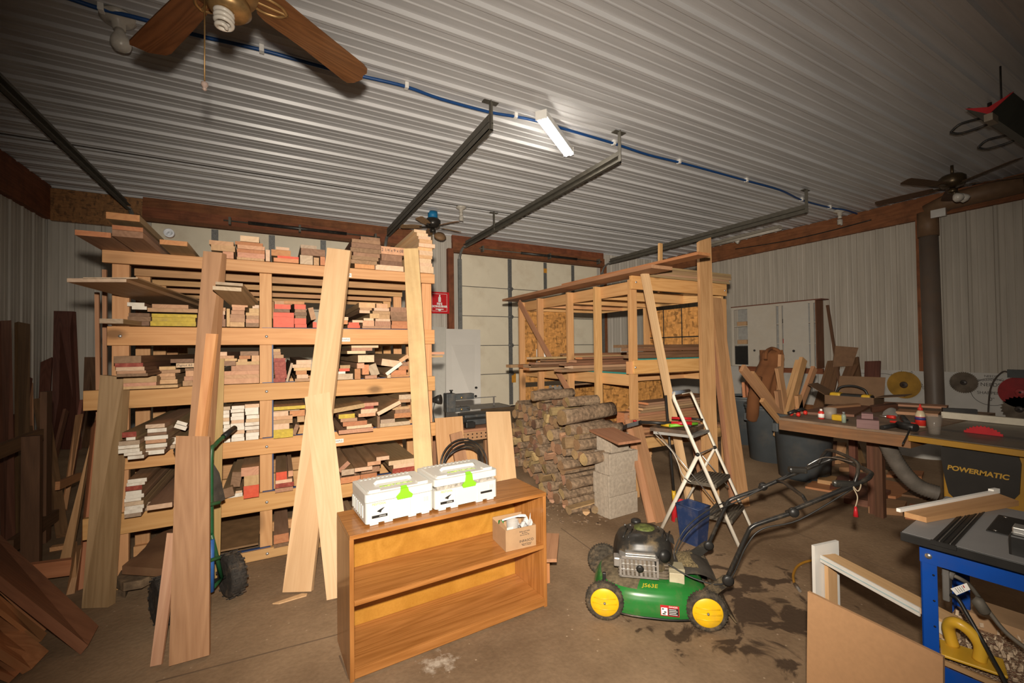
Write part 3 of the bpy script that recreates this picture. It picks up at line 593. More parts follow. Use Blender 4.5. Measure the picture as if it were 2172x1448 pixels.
board((752, 782, 765, 804), 3.56, 1.6, 'o', 'pink square stick standing in the second shelf', G, z=Z3)
board((768, 775, 783, 796), 3.53, 1.6, 'o', 'orange square stick beside the pink one, second shelf', G, z=Z3+.035)
board((774, 799, 800, 806), 3.55, 1.5, 'k', 'flat tan stick under the orange one, second shelf', G, z=Z3)
board((759, 753, 794, 768), 3.48, 1.7, 'l', 'thick pale block jutting from the second shelf', G)
board((757, 770, 773, 781), 3.52, 1.6, 'k', 'smaller block below the thick pale one, second shelf', G)
st('top trio right of pale plank, second shelf', Z3+.200, 757, [(736, 776, 6, 'l'), (745, 790, 6, 'k'), (745, 803, 5, 'l')], Yb=3.53)
q = OY(760, 743, 3.49); box('shelf_label', PAPER, q-V((.04, .0006, .012)), q+V((.04, 0, .012)), rack) if False else None
board((809, 763, 848, 777), 3.5, 1.7, 'l', 'pale plank end tipped sideways in the second shelf', G, tilt=9)
board((815, 778, 856, 785), 3.49, 1.3, 'w', 'white curved strip tipped up in the second shelf', G, tilt=-36)
board((846, 756, 868, 764), 3.52, 1.7, 'k', 'thin tan board sloping up behind the rough post', G, tilt=-33)
st('flat pile, right corner of second shelf', Z3, 802, [(829, 868, 5, 'o'), (829, 862, 10, 'o'), (845, 866, 8, 'o'), (834, 866, 8, 'd')], Yb=3.61)
board((821, 796, 829, 803), 3.55, 1.4, 'l', 'small square stick in the right corner of the second shelf', G, z=Z3)
board((783, 772, 802, 797), 3.6, 1.7, 'g', 'grey board behind the orange stick, second shelf', G, tilt=-20)
# --- third shelf (level 2)
st('white-ended stack, left end of third shelf', Z2, 955, [(270, 306, 7, 'w'), (262, 302, 7, 'w'), (250, 297, 8, 'w'), (250, 296, 8, 'w'), (251, 297, 9, 'g'), (267, 288, 6, 'w'), (258, 290, 11, 'b')], Yb=3.34, jut=.03, dirv=(.04, 1, 0))
st('middle white-ended stack of the third shelf', Z2, 950, [(306, 349, 9, 'w'), (309, 352, 6, 'g'), (308, 355, 8, 'w'), (308, 353, 8, 'k'), (306, 357, 8, 'w'), (312, 354, 7, 'd'), (312, 354, 8, 'w'), (308, 350, 8, 'g')], Yb=3.42, jut=.04, dirv=(.04, 1, 0))
st('short stack beside oak plank, third shelf', Z2, 946, [(356, 372, 8, 'g'), (363, 376, 7, 'w'), (362, 397, 7, 'w')], Yb=3.57)
board((369, 901, 397, 910), 3.55, 1.8, 'w', 'lower of two white boards tipped beside the dark plank, third shelf', G, tilt=24)
board((373, 894, 398, 902), 3.55, 1.8, 'w', 'upper of two white boards tipped beside the dark plank, third shelf', G, tilt=24)
for x0, x1, w in ((473, 489, 'left'), (490, 519, 'middle'), (520, 550, 'right')):
    st('%s column of whitewashed stack, third shelf' % w, Z2, 932, [(x0+random.randint(-1, 2), x1-random.randint(0, 4) if w == 'left' else x1-random.randint(0, 1), 7.4, random.choice('wwwlg')) for k in range(10)], jut=.05)
st('yellow and pale stack, third shelf', Z2-.0, 931, [(577, 622, 18, 'y'), (577, 614, 12, 'l'), (578, 621, 8, 'k'), (579, 621, 8, 'k'), (577, 612, 9, 'l'), (580, 636, 6, 'l')], jut=.02, Yb=3.56)
st('yellow-edged wide board on the stack, third shelf', Z2+.215, 880, [(580, 648, 7, 'y')], Yb=3.45, side=GREYOAK)
st('tan boards beside the yellow stack, third shelf', Z2+.1, 895, [(630, 646, 12, 'k'), (614, 647, 13, 'o')])
board((622, 900, 632, 922), 3.58, 1.4, 'd', 'dark scrap tipped beside the yellow stack, third shelf', G, tilt=20)
st('pile by second pale plank, third shelf', Z2, 938, [(718, 792, 8, 'k'), (735, 789, 7, 'l'), (727, 779, 9, 'o'), (722, 758, 7, 'k'), (718, 753, 9, 'y')], Yb=3.5, jut=.03)
st('upper pile by second pale plank, third shelf', Z2+.11, 895, [(760, 797, 7, 'k'), (765, 801, 9, 'l'), (766, 793, 6, 'b'), (770, 803, 7, 'k')], Yb=3.52)
board((706, 861, 774, 870), 3.4, 1.9, 'k', 'wide light-edged board across the left of the third shelf', G, tilt=-7, side=GREYOAK)
lb = board((798, 861, 852, 869), 3.45, 1.9, 'l', 'board with a white sticker sloping up in the third shelf', G, tilt=-25, side=GREYOAK)
st('low brown pile, right of third shelf', Z2, 928, [(806, 870, 8, 'g'), (807, 838, 8, 'g'), (836, 872, 10, 'o'), (838, 870, 8, 'd'), (832, 868, 6, 'k')], L=(1.4, 2))
st('upper right pile, third shelf', Z2+.16, 880, [(838, 851, 7, 'k'), (840, 871, 7, 'k'), (846, 873, 10, 'g')], side=GREYOAK)
board((800, 880, 806, 910), 3.58, 1.5, 'd', 'dark board on edge in the third shelf', G, z=Z2)
# --- fourth shelf (level 1)
st('white-ended stack, left end of fourth shelf', Z1, 1085, [(263, 300, 8, 'g'), (263, 303, 8, 'w'), (264, 306, 8, 'w'), (263, 305, 8, 'g'), (263, 300, 7, 'w'), (265, 306, 8, 'w'), (266, 301, 8, 'w'), (265, 302, 9, 'b'), (268, 308, 7, 'w'), (270, 312, 8, 'w')], Yb=3.5, jut=.02)
st('stub on the left of the fourth shelf', Z1, 1080, [(302, 322, 18, 'g')], L=(1.5, 1.5))
st('white trio by the oak plank, fourth shelf', Z1, 1077, [(333, 361, 8, 'w'), (334, 361, 8, 'w'), (335, 361, 8, 'w')])
board((311, 1041, 366, 1051), 3.3, 1.8, 'l', 'wide board jutting out of the left of the fourth shelf', G, dirv=(.03, 1, 0), side=SIDE, z=.566)
st('white layer below the red block, fourth shelf', Z1, 1057, [(468, 515, 8, 'w'), (469, 514, 5, 'l')])
st('block stack beside the middle post, fourth shelf', Z1, 1052, [(516, 553, 26, 'r'), (517, 552, 21, 'k'), (511, 551, 18, 'k')], Yb=3.53, jut=.02, side=GREYOAK)
board((474, 1034, 496, 1054), 3.5, 1.9, 'd', 'dark plank tipped beside the red block, fourth shelf', G, tilt=-12)
board((490, 1001, 512, 1032), 3.55, 1.4, 'd', 'bark-edged chunk above the dark tipped plank', G, tilt=8)
st('orange-topped stack, fourth shelf', Z1, 1041, [(583, 622, 8, 'k'), (583, 624, 9, 'b'), (584, 620, 7, 'l'), (585, 609, 17, 'r')], Yb=3.58)
st('brown board beside the orange end, fourth shelf', Z1+.09, 1015, [(611, 622, 12, 'k')])
st('pile behind second pale plank, fourth shelf', Z1, 1030, [(722, 764, 13, 'o'), (722, 756, 12, 'd')], Yb=3.56)
st('dark low pile in the fourth shelf', Z1, 1022, [(764, 800, 12, 'o'), (766, 806, 11, 'd')], Yb=3.58)
st('pale-edged pile, right of fourth shelf', Z1+.03, 1010, [(832, 884, 10, 'b'), (834, 884, 8, 'l'), (824, 884, 9, 'l')], Yb=3.5, side=GREYOAK)
st('overhanging pile, middle of fourth shelf', Z1+.105, 995, [(752, 790, 8, 'l'), (779, 808, 8, 'k'), (798, 826, 8, 'l')], Yb=3.45, side=GREYOAK)
board((716, 985, 744, 994), 3.4, 1.7, 'k', 'short board lying askew behind the second pale plank', G, tilt=-40, side=GREYOAK)
st('board end nearest the second pale plank, fourth shelf', Z1+.1, 1000, [(724, 752, 12, 'g')], Yb=3.4, side=GREYOAK)
# --- floor level
def slab_edge(name, label, pts_px, zt, th, Yd, mat):
    """live-edge slab lying low: outline on the plane z = zt"""
    P = [FL(x, y, zt) for x, y in pts_px]; m = MB(); m.prism(P, V((0, 0, -th))); return tag(m.build(name, mat), label, 'slab', 'live-edge slabs under the rack')
LIVE = plain('walnut_slab', (.21, .11, .06), .5, var=.25, scale=4, dirt=(.30, .19, .10), dscale=3)
EDGE = plain('bark_edge', (.15, .10, .06), .85, var=.4, scale=18, bump=.6, dirt=(.34, .24, .14), dscale=9)
slab_edge('live_edge_slab', 'live-edge walnut slab on the floor under the left end of the rack', [(259, 1200), (360, 1207), (372, 1165), (366, 1120), (344, 1128), (330, 1136), (318, 1145), (308, 1160), (290, 1178), (276, 1186)], .19, .05, 0, LIVE)
slab_edge('live_edge_slab', 'ragged bark-edged slab below the walnut slab', [(246, 1228), (262, 1236), (300, 1230), (316, 1222), (338, 1226), (352, 1205), (300, 1190), (262, 1200)], .11, .05, 0, EDGE)
slab_edge('live_edge_slab', 'lowest splintered slab poking out under the rack corner', [(250, 1250), (266, 1252), (276, 1232), (330, 1234), (340, 1215), (262, 1210)], .045, .045, 0, EDGE)
st('thick timber block on the floor level right of the middle post', .08, 1150, [(566, 612, 9, 'd')], Yb=3.6)
st('block under the rack, right of the middle post', .125, 1146, [(567, 613, 19, 'o')], Yb=3.55, side=SIDE)
mb = MB(); mb.box((-.80, 3.72, .077), (-.13, 5.6, .09)); tag(mb.build('sheet', plain('brown_hardboard', (.23, .13, .06), .6, var=.2)), 'brown sheet lying in the lowest left bay of the rack', 'board')
st('low stack at floor level behind second pale plank', .08, 1165, [(690, 760, 10, 'o'), (672, 745, 9, 'd')], Yb=3.7)
# ================================================================== PLANKS LEANING ON THE RACK
lean('plank', 'wide dusty grey oak plank leaning on the left end of the rack', 'plank', (173, 1291), (229, 1289), (212, 795), (263, 800), 3.53, .05, GREYOAK)
lean('plank', 'tall dark cedar-brown plank leaning up to the rack top, behind the oak plank', 'plank', (374, 1246), (424, 1246), (431, 532), (471, 536), 3.45, .045, CHERRY)
lean('plank', 'narrow orange strip standing in front of the tall dark plank', 'plank', (376, 1270), (398, 1270), (437, 707), (459, 708), 3.35, .02, wood('orange_strip', (.50, .22, .08), (.62, .32, .13), ring=8))
lean('plank', 'narrow mustard-grey board just right of the tall dark plank', 'plank', (449, 1228), (466, 1224), (458, 757), (476, 757), 3.56, .03, wood('mustard_board', (.30, .19, .065), (.40, .26, .10)))
lean('plank', 'broad rough-sawn oak plank standing in front of the hand truck', 'plank', (358, 1419), (444, 1395), (373, 924), (444, 925), 2.98, .04, OAK)
lean('plank', 'thin pinkish slat peeking out left of the broad oak plank', 'plank', (318, 1417), (342, 1412), (354, 1130), (380, 1130), 2.87, .02, wood('pink_slat', (.50, .26, .15), (.60, .34, .20)))
lean('plank', 'tall pale maple plank leaning across the middle of the rack', 'plank', (599, 1259), (660, 1257), (694, 525), (743, 531), 3.54, .035, MAPLE)
lean('plank', 'shorter pale plank crossing in front of the tall maple one', 'plank', (693, 1276), (751, 1263), (646, 842), (699, 831), 3.29, .025, wood('figured_maple', (.60, .38, .20), (.69, .475, .275), ring=11, vary=.03, hv=0))
lean('post', 'rough yellowish post leaning on the right end of the rack', 'post', (889, 1192), (931, 1189), (856, 527), (887, 526), 3.52, .07, YROUGH)
for a, lab in (((205, 573, 213, 1235), 'thin brown stick standing at the far left corner of the rack'), ((219, 570, 226, 1225), 'second thin stick at the far left corner of the rack')):
    pass
bar('stick', CHERRY, OY(212, 905, 3.75)*1, OY(206, 612, 3.80), .02, .02) if False else None
for k, (p, q, lab) in enumerate((((214, 1180), (206, 620), 'thin brown stick standing outside the left rack post'), ((226, 1170), (222, 572), 'thin dark stick between the left rack post and its neighbour'))):
    a = OY(*p, 3.9); b = OY(*q, 3.9); a.z = .01
    tag(bar('stick', CHERRY, a, b, .022, .022), lab, 'stick', 'sticks beside the rack')
m = MB(); P = [FL(*p) for p in ((578, 1281), (592, 1281), (650, 1264), (652, 1260), (640, 1260), (590, 1277))]; m.prism(P, V((0, 0, .006))); tag(m.build('splinter', MAPLE), 'pale splinter of wood on the floor before the maple planks', 'wood scrap')
# planks and off-cuts behind the bookcase
lean('plank', 'pale plank standing behind the right toolbox, before the scroll saw', 'plank', (1047, 1150), (1107, 1142), (1031, 873), (1082, 872), 3.75, .03, MAPLE)
lean('plank', 'short honey plank behind the black wire coil', 'plank', (941, 1120), (995, 1112), (921, 887), (981, 882), 3.75, .025, wood('honey_plank', (.55, .31, .12), (.66, .40, .18)))
lean('plank', 'narrow tan stick leaning on the honey plank inside the coil', 'plank', (990, 1120), (1018, 1115), (955, 921), (980, 914), 3.55, .03, CHERRY)
lean('plank', 'short light block leaning behind the right toolbox', 'plank', (1000, 1130), (1030, 1125), (985, 950), (1010, 948), 3.62, .03, PINE)

# ================================================================== DARK LUMBER ALONG THE LEFT WALL
LG = 'dark boards leaning in the left corner'
def darkb(label, bl, br, tl, tr, X, th=.03, mat=DARKW, bz=0, grp=LG, face='Y'):
    return lean('plank', label, 'plank', bl, br, tl, tr, X, th, mat, bz, grp, face)
darkb('tallest dark board standing against the corrugated corner', (108, 952), (166, 954), (114, 659), (154, 660), 9.75, .05, face='X')
darkb('dark board behind and left of the tallest one', (76, 958), (100, 956), (86, 768), (110, 757), 9.85, .04, face='X')
darkb('reddish dark board just left of the rack, behind the sticks', (172, 950), (212, 950), (179, 757), (210, 757), 9.6, .04, face='X')
for k, (bl, br, tl, tr, w) in enumerate((((10, 1190), (34, 1180), (2, 680), (24, 679), 'at the very left edge'), ((40, 1150), (62, 1140), (38, 682), (64, 687), 'next to the leftmost one'),
        ((62, 1100), (76, 1095), (54, 800), (70, 812), 'with a pale front edge'),
        ((78, 1100), (96, 1095), (84, 880), (104, 884), 'short, in the middle of the left group'), ((30, 1120), (48, 1110), (22, 880), (40, 876), 'short, low in the left group'))):
    P = [FL(*bl), FL(*br)]
    darkb('dark leaning board %s' % w, bl, br, tl, tr, max(XL+.15, min(P[0].x, P[1].x)-.35), .03, CHERRY if k == 2 else DARKW)
darkb('long dark plank leaning inward across the lumber bin', (118, 1143), (146, 1138), (68, 846), (102, 842), -2.35, .04, DARKW)
darkb('pale stick leaning in the left bin', (130, 1085), (142, 1083), (160, 880), (176, 877), -1.9, .03, OAK)
darkb('yellowish board leaning toward the left rack end', (126, 1190), (150, 1186), (193, 930), (203, 880), -1.25, .03, OAK)
darkb('dark narrow plank right behind the grey oak plank', (166, 1255), (180, 1250), (196, 905), (204, 890), -1.15, .03, CEDAR)
darkb('short pale board end with a turquoise paint mark, beside the grey oak plank', (140, 1262), (158, 1258), (157, 1163), (173, 1160), -1.12, .04, OAK)
TURQ = plain('turquoise_paint', (.03, .30, .28), .5)
bn = thing('lumber_bin', (-1.9, 4.8, 0), 'dark timber bin rails holding boards in the left corner', 'lumber bin')
def rail(p, q, X, w=.09): bar('rail', DARKW, OX(*p, X), OX(*q, X), w, .04, (0, 0, 1), bn)
rail((-40, 972), (85, 922), -1.62); rail((20, 1160), (118, 1092), -1.62)
bar('rail', CEDAR, FL(62, 1212, .12), FL(156, 1200, .12), .10, .04, (0, 0, 1), bn)
bar('upright', DARKW, FL(66, 1225), FL(66, 1225)+V((0, 0, .95)), .09, .04, (1, 0, 0), bn)
bar('upright', DARKW, V((-1.64, 4.85, 0)), V((-1.64, 4.85, 1.2)), .09, .04, (0, 1, 0), bn)
bar('cross_brace', CEDAR, OX(122, 1030, -1.66), OX(168, 1010, -1.66), .07, .03, (0, 0, 1), bn)
for k, (p, q, X, w) in enumerate((((18, 1010), (60, 800), -2.3, 'slim'), ((60, 1060), (58, 905), -2.0, 'short'), ((92, 1090), (98, 900), -2.1, 'upright'), ((110, 1050), (140, 870), -2.6, 'slanting'), ((150, 960), (176, 850), -2.2, 'crossing'), ((30, 1030), (10, 860), -2.5, 'reddish'))):
    a = OX(*p, X); b = OX(*q, X); a.z = .01
    tag(bar('plank', CHERRY if k == 5 else DARKW, a, b, .11, .03, (0, 1, 0)), '%s dark board inside the left lumber bin' % w, 'plank', LG)
m = MB(); m.box(FL(105, 1170, .0), FL(105, 1170, .0)+V((.14, .05, .03))); tag(m.build('offcut', PINE), 'small bright block on the floor in the left bin', 'wood scrap')
t = OX(10, 888, -2.4); m = MB(); m.box(t-V((.03, .05, .02)), t+V((.03, .06, .02)), .01); 
# cedar boards sliding out over the floor, front left
def floorlean(label, bl, br, tl, tr, dz, th=.035, mat=CEDAR):
    a, b = FL(*bl), FL(*br); c, d = FL(*tr, dz), FL(*tl, dz)
    n = (b-a).cross(d-a).normalized(); n = n if n.z < 0 else -n
    f = [a, b, c, d]; bk = [p+n*th for p in f]; lo = min(p.z for p in bk)
    for p in f+bk: p.z -= lo-.001
    return tag(hexa('plank', mat, f, bk, d-a, None), label, 'plank', 'cedar planks at the front left')
floorlean('largest cedar plank slanting across the front left corner', (187, 1384), (209, 1341), (-70, 1180), (-70, 1080), .45, .045, wood('cedar_big', (.21, .095, .045), (.31, .145, .07), ring=6, vary=.03))
floorlean('reddish cedar plank at the front left, below the largest', (67, 1426), (104, 1387), (-80, 1330), (-80, 1240), .33)
floorlean('lowest cedar plank in the front left corner', (32, 1446), (58, 1420), (-80, 1400), (-80, 1360), .16, .03)
floorlean('thin split cedar strip between the front left planks', (88, 1362), (100, 1345), (-40, 1262), (-34, 1238), .40, .02)
floorlean('second thin cedar strip under the largest front left plank', (98, 1340), (108, 1325), (-20, 1228), (-16, 1210), .30, .02)

# ================================================================== HAND TRUCK
GREEN = plain('green_enamel', (.015, .095, .035), .4, dirt=(.12, .09, .05), dscale=9, damt=.4)
BLUEP = plain('blue_tube', (.03, .12, .38), .5)
wr = FL(492, 1262); wl = FL(348, 1322); ax = (wl-wr); ax.z = 0; sp = ax.length; ax.normalize(); bk = V((ax.y, -ax.x, 0)); bk = bk if bk.y > 0 else -bk
t = thing('hand_truck', ((wr+wl)/2), 'green two-wheeled hand truck with black grips behind the broad oak plank', 'hand truck')
R_ = .128
for c0, nm in ((wr, 1), (wl, -1)):
    c = c0+V((0, 0, R_)); a = -ax if nm == 1 else ax
    m = MB(); prof = [(.075, -.035), (.10, -.045), (.118, -.04), (R_, -.022), (R_, .022), (.118, .04), (.10, .045), (.075, .035)]
    m.lathe(prof, c, a, 36)
    for k in range(30):
        th = 2*math.pi*k/30; u = a.orthogonal().normalized(); w = a.cross(u); d = u*math.cos(th)+w*math.sin(th); tt = a.cross(d)
        for s in (-1, 1):
            o = c+d*(R_+.001)+a*(.022*s+(.006 if k % 2 else -.006)); m.hex8([o-a*.014-tt*.007, o+a*.014-tt*.007, o+a*.014+tt*.007, o-a*.014+tt*.007, o-a*.014-tt*.006+d*.005, o+a*.014-tt*.006+d*.005, o+a*.014+tt*.006+d*.005, o-a*.014+tt*.006+d*.005])
    w_ = m.build('wheel', RUBBER, t)
    m = MB(); m.lathe([(0, -.03), (.05, -.032), (.076, -.022), (.076, .022), (.05, .032), (.02, .04), (0, .04)], c, a, 24); m.build('hub', DUSTBLK, w_)
zA = V((0, 0, R_)); m = MB(); m.tube([wr+zA, wl+zA], .011); m.build('axle', BLACKM, t)
for s, e in ((1, wr), (-1, wl)):
    b0 = e+ax*s*.10-bk*.10; b0.z = .03; top = b0+V((0, 0, .72))+bk*.02
    if s == 1: b0 = OY(448, 1254, b0.y); top = OY(448, 965, b0.y+.05)
    m = MB(); m.tube(poly_bez([b0, b0.lerp(top, .5), top, top+V((0, 0, .05))+bk*.03+(-ax)*.03*s, (OY(474, 926, top.y+.12) if s == 1 else top+bk*.14+V((0, 0, .12)))]), .0125, 10); m.build('upright', GREEN, t)
    g0 = OY(474, 926, top.y+.12) if s == 1 else top+bk*.14+V((0, 0, .12)); g1 = OY(498, 907, top.y+.22) if s == 1 else g0+bk*.1+V((0, 0, .05))
    m = MB(); m.tube([g0, g0.lerp(g1, .5), g1], [.017, .0175, .017], 12); m.build('grip', BLACK, t)
    m = MB(); m.tube([b0+V((0, 0, .33)), e+zA+ax*s*.055], .012); m.tube([b0+V((0, 0, .01)), e+zA+ax*s*.055], .011); m.build('axle_strut', GREEN, t)
    m = MB(); m.tube([b0+V((0, 0, .0)), b0+V((0, 0, .30))], .016); m.build('sleeve', BLUEP, t)
    if s < 0: continue
    q = top+V((0, 0, -.02)); m = MB(); m.prism([q+bk*.015, q+bk*.02-ax*s*.05+V((0, 0, -.1)), q+bk*.03-ax*s*.085+V((0, 0, -.27)), q+bk*.015+V((0, 0, -.29))], bk*.02-ax*s*.004); m.build('side_guard', DUSTBLK, t)
zz = (wr+wl)/2-bk*.10; m = MB()
for h in (.30, .62): m.tube([zz+ax*(sp/2-.10)+V((0, 0, h)), zz-ax*(sp/2-.10)+V((0, 0, h))], .011)
m.build('cross_rail', GREEN, t)

# ================================================================== BOOKCASE
BA = math.radians(2.6); BM = frame((.283, 2.088, 0), BA); BW, BD, BH = 1.093, .338, .66
bc = thing('bookcase', BM @ V((BW/2, BD/2, 0)), 'low stained oak bookcase with one middle shelf, front centre of the floor', 'bookcase')
def bpart(name, mat, lo, hi, long, bev=.002):
    lo, hi = V(lo), V(hi); f = [V((lo.x, lo.y, lo.z)), V((hi.x, lo.y, lo.z)), V((hi.x, lo.y, hi.z)), V((lo.x, lo.y, hi.z))]; b = [V((p.x, hi.y, p.z)) for p in f]
    return hexa(name, mat, [BM @ p for p in f], [BM @ p for p in b], BM.to_3x3() @ V(long), bc, None, bev)
T = .02
bpart('side_panel', STAIN, (0, 0, 0), (T, BD, BH-T), (0, 0, 1)); bpart('side_panel', STAIN, (BW-T, 0, 0), (BW, BD, BH-T), (0, 0, 1))
bpart('top', STAIN, (0, -.004, BH-T), (BW, BD, BH), (1, 0, 0)); bpart('bottom_shelf', STAIN, (T, .004, .035), (BW-T, BD-.012, .035+T), (1, 0, 0))
SHZ = .36
bpart('middle_shelf', STAIN, (T, .004, SHZ-.019), (BW-T, BD-.012, SHZ), (1, 0, 0))
bpart('back_panel', STAINBACK, (T, BD-.012, .02), (BW-T, BD-.003, BH-T), (1, 0, 0), 0)
bpart('plinth', STAIN, (T, .012, 0), (BW-T, .03, .035), (1, 0, 0)); bpart('shelf_edging', STAIN, (T, -.003, SHZ-.022), (BW-T, .004, SHZ), (1, 0, 0))
bpart('shelf_edging', STAIN, (T, -.003, .012), (BW-T, .004, .055), (1, 0, 0))
# toolboxes on top
LIME = plain('lime_latch', (.22, .55, .02), .45, var=.03); LIMETXT = plain('lime_lettering', (.45, .66, .12), .5, var=.02)
GREYT = plain('pale_grey_lettering', (.55, .55, .54), .5, var=.02); OFFW = plain('toolbox_plastic', (.66, .65, .61), .38, var=.03, dirt=(.6, .57, .5), dscale=6, damt=.2)
FOIL = plain('crumpled_grey_bag', (.34, .31, .27), .45, var=.5, scale=60)
def rrect(w, d, r, z, o=(0, 0)):
    out = []
    for cx, cy, a0 in ((w-r, d-r, 0), (r, d-r, 90), (r, r, 180), (w-r, r, 270)):
        for k in range(4): a = math.radians(a0+30*k); out.append(V((o[0]+cx+r*math.cos(a), o[1]+cy+r*math.sin(a), z)))
    return out
def toolbox(M, w, d, h, label, gap, latch, mark):
    t = thing('toolbox', M @ V((w/2, d/2, 0)), label, 'toolbox'); lidz = h*.70
    m = MB(M)
    m.prism(rrect(w, d, .014, .012), V((0, 0, lidz-.012)))
    for x in (.02, .09, w-.13, w-.06):      # feet along the lower edge
        m.box((x, .004, 0), (x+.042, .03, .013), .003); m.box((x, d-.03, 0), (x+.042, d-.004, .013), .003)
    for x in (.112, w-.122): m.box((x, -.004, .012), (x+.006, .002, lidz-.002))
    for k in range(7): m.box((-.004, .05+k*.032, .03), (.002, .068+k*.032, lidz*.8))
    body = m.build('body', OFFW, t)
    m = MB(M); m.box((.012, .012, lidz), (w-.012, d-.012, lidz+gap+.002)); m.build('seam', FOIL if gap > .01 else plain('seam_grey', (.35, .34, .32), .6), t)
    lz = lidz+gap
    m = MB(M); m.prism(rrect(w+.004, d+.004, .016, lz, (-.002, -.002)), V((0, 0, h-lz-.010+gap)))
    m.prism(rrect(w-.03, d-.03, .016, h-.010+gap, (.015, .015)), V((0, 0, .006)))
    for k in range(12): m.box((.03+k*(w-.07)/12, d-.04, h-.006+gap), (.03+k*(w-.07)/12+.012, d-.012, h-.0022+gap))
    for x in (.02, w-.075): m.box((x, .018, h-.006+gap), (x+.055, .055, h+.003+gap), .002)
    lid = m.build('lid', OFFW, t)
    m = MB(M); z = h-.004+gap; m.tube([(w*.22, d*.46, z), (w*.25, d*.46, z+.010), (w*.75, d*.46, z+.010), (w*.78, d*.46, z)], .011, 8); m.build('carry_handle', OFFW, lid)
    text('lettering', 'FESTOOL', LIMETXT, M @ Matrix.Translation((w*.5, d*.27, h-.0035+gap)), .03, lid, 1.35, bold=.0006)
    # T-shaped latch
    x = w*latch; m = MB(M); y = -.011; zz = h+gap
    m.prism([(x-.036, y, lidz-.006), (x-.042, y, lidz+.008), (x-.022, y, lidz+.026), (x-.017, y, zz-.006), (x+.017, y, zz-.006), (x+.022, y, lidz+.026), (x+.042, y, lidz+.008), (x+.036, y, lidz-.006)], V((0, .010, 0)))
    m.prism([(x-.017, y, zz-.008), (x+.017, y, zz-.008), (x+.014, y+.02, zz+.003), (x-.014, y+.02, zz+.003)], V((0, .006, -.004))); m.build('latch', LIME, t)
    FMx = M @ basis((0, -.0042, 0), V((1, 0, 0)), V((0, 0, 1)), V((0, -1, 0)))
    text('lettering', 'FESTOOL', LIMETXT, FMx @ Matrix.Translation((.062, lidz*.92, .0005)), .014, body, 1.15)
    m = MB(M); m.box((.028, -.0052, lidz*.33), (.102, -.0002, lidz*.33+.011)); st_ = m.build('sticker', BLACK, t)
    text('lettering', 'SYSTAINER', plain('white_lettering', (.8, .8, .78), .5), FMx @ Matrix.Translation((.078, lidz*.33+.0055, .0014)), .0065, st_)
    m = MB(M); a = V((.052, -.005, lidz*.60)); m.prism([a, a+V((.012, 0, .006)), a+V((.036, 0, .014)), a+V((.022, 0, .002)), a+V((.018, 0, -.008))], V((0, .004, 0))); m.build('tool_mark', BLACK, t)
    for k in range(3):
        m = MB(M); m.box((w-.05+k*.009, -.0045, lidz*.62), (w-.045+k*.009, 0, lidz*.62+.02)); m.build('stamp', GREYT, body)
    if mark:
        m = MB(M); m.box((w-.105, -.0052, lidz*.44), (w-.035, -.0002, lidz*.44+.010)); m.build('sticker', BLACK, t)
    return t
BT = frame((0, 0, BH), BA)
lf = FL(776, 1119, BH); lr = FL(922, 1087, BH); rr = FL(1053, 1056, BH); lb = FL(748, 1079, BH)
dx = (rr-lf).normalized(); ang = math.atan2(dx.y, dx.x)
w1 = (lr-lf).length; w2 = (rr-lr).length
toolbox(frame(lf+V((0, 0, .0005)), ang+.01), w1-.004, .27, .158, 'left white toolbox with a green latch standing on the bookcase', .003, .55, 0)
toolbox(frame(lr+dx*.004+V((0, 0, .0005)), ang), w2-.004, .27, .152, 'right white toolbox, lid ajar over a grey bag, on the bookcase', .022, .52, 1)
# cardboard box on the middle shelf
CARD = plain('cardboard', (.42, .26, .14), .75, var=.06, scale=20); CARDIN = plain('cardboard_inside', (.30, .19, .11), .8)
a = FL(1073, 1171, SHZ); b = FL(1137, 1156, SHZ); c = FL(1034, 1140, SHZ); ux = (b-a).normalized(); uy = V((-ux.y, ux.x, 0)); W_ = (b-a).length; D_ = min((c-a).length, .19); Hh = .118
KM = basis(a+V((0, 0, .001)), ux, uy, V((0, 0, 1)))
t = thing('cardboard_box', a+ux*W_/2+uy*D_/2, 'small open cardboard box of supplies on the right of the middle bookcase shelf', 'box')
m = MB(KM)
for lo, hi in (((0, 0, 0), (W_, D_, .004)), ((0, 0, .004), (W_, .004, Hh)), ((0, D_-.004, .004), (W_, D_, Hh+.012)), ((0, .004, .004), (.004, D_-.004, Hh)), ((W_-.004, .004, .004), (W_, D_-.004, Hh))): m.box(lo, hi)
bx = m.build('body', CARD, t)
m = MB(KM); m.prism([(0, 0, Hh), (0, D_*.5, Hh), (.01, D_*.5, Hh+.026), (.006, .0, Hh+.012)], V((.003, 0, 0))); m.build('flap', CARD, t)
KF = KM @ basis((0, -.0006, 0), V((1, 0, 0)), V((0, 0, 1)), V((0, -1, 0)))
text('lettering', 'INFASCO', INK, KF @ Matrix.Translation((W_*.68, Hh*.34, 0)), .020, bx, 1.1)
text('lettering', 'Ingersoll Fasteners\nMade in Canada', INK, KF @ Matrix.Translation((W_*.68, Hh*.17, 0)), .008, bx, 1.1)
text('lettering', 'Bolts and Nuts\nBoulons\nEcrous et Vis', INK, KF @ Matrix.Translation((W_*.62, Hh*.72, 0)), .010, bx, 1.1)
CLEAR = glassy('clear_plastic', (.75, .72, .68), .55, .15)
m = MB(KM); m.lathe([(.03, .01), (.036, Hh+.018), (.034, Hh+.018), (.028, .012)], (W_*.42, D_*.42, 0), (0, 0, 1), 20); tag(m.build('plastic_cup', CLEAR), 'clear plastic cup standing in the small cardboard box', 'cup')
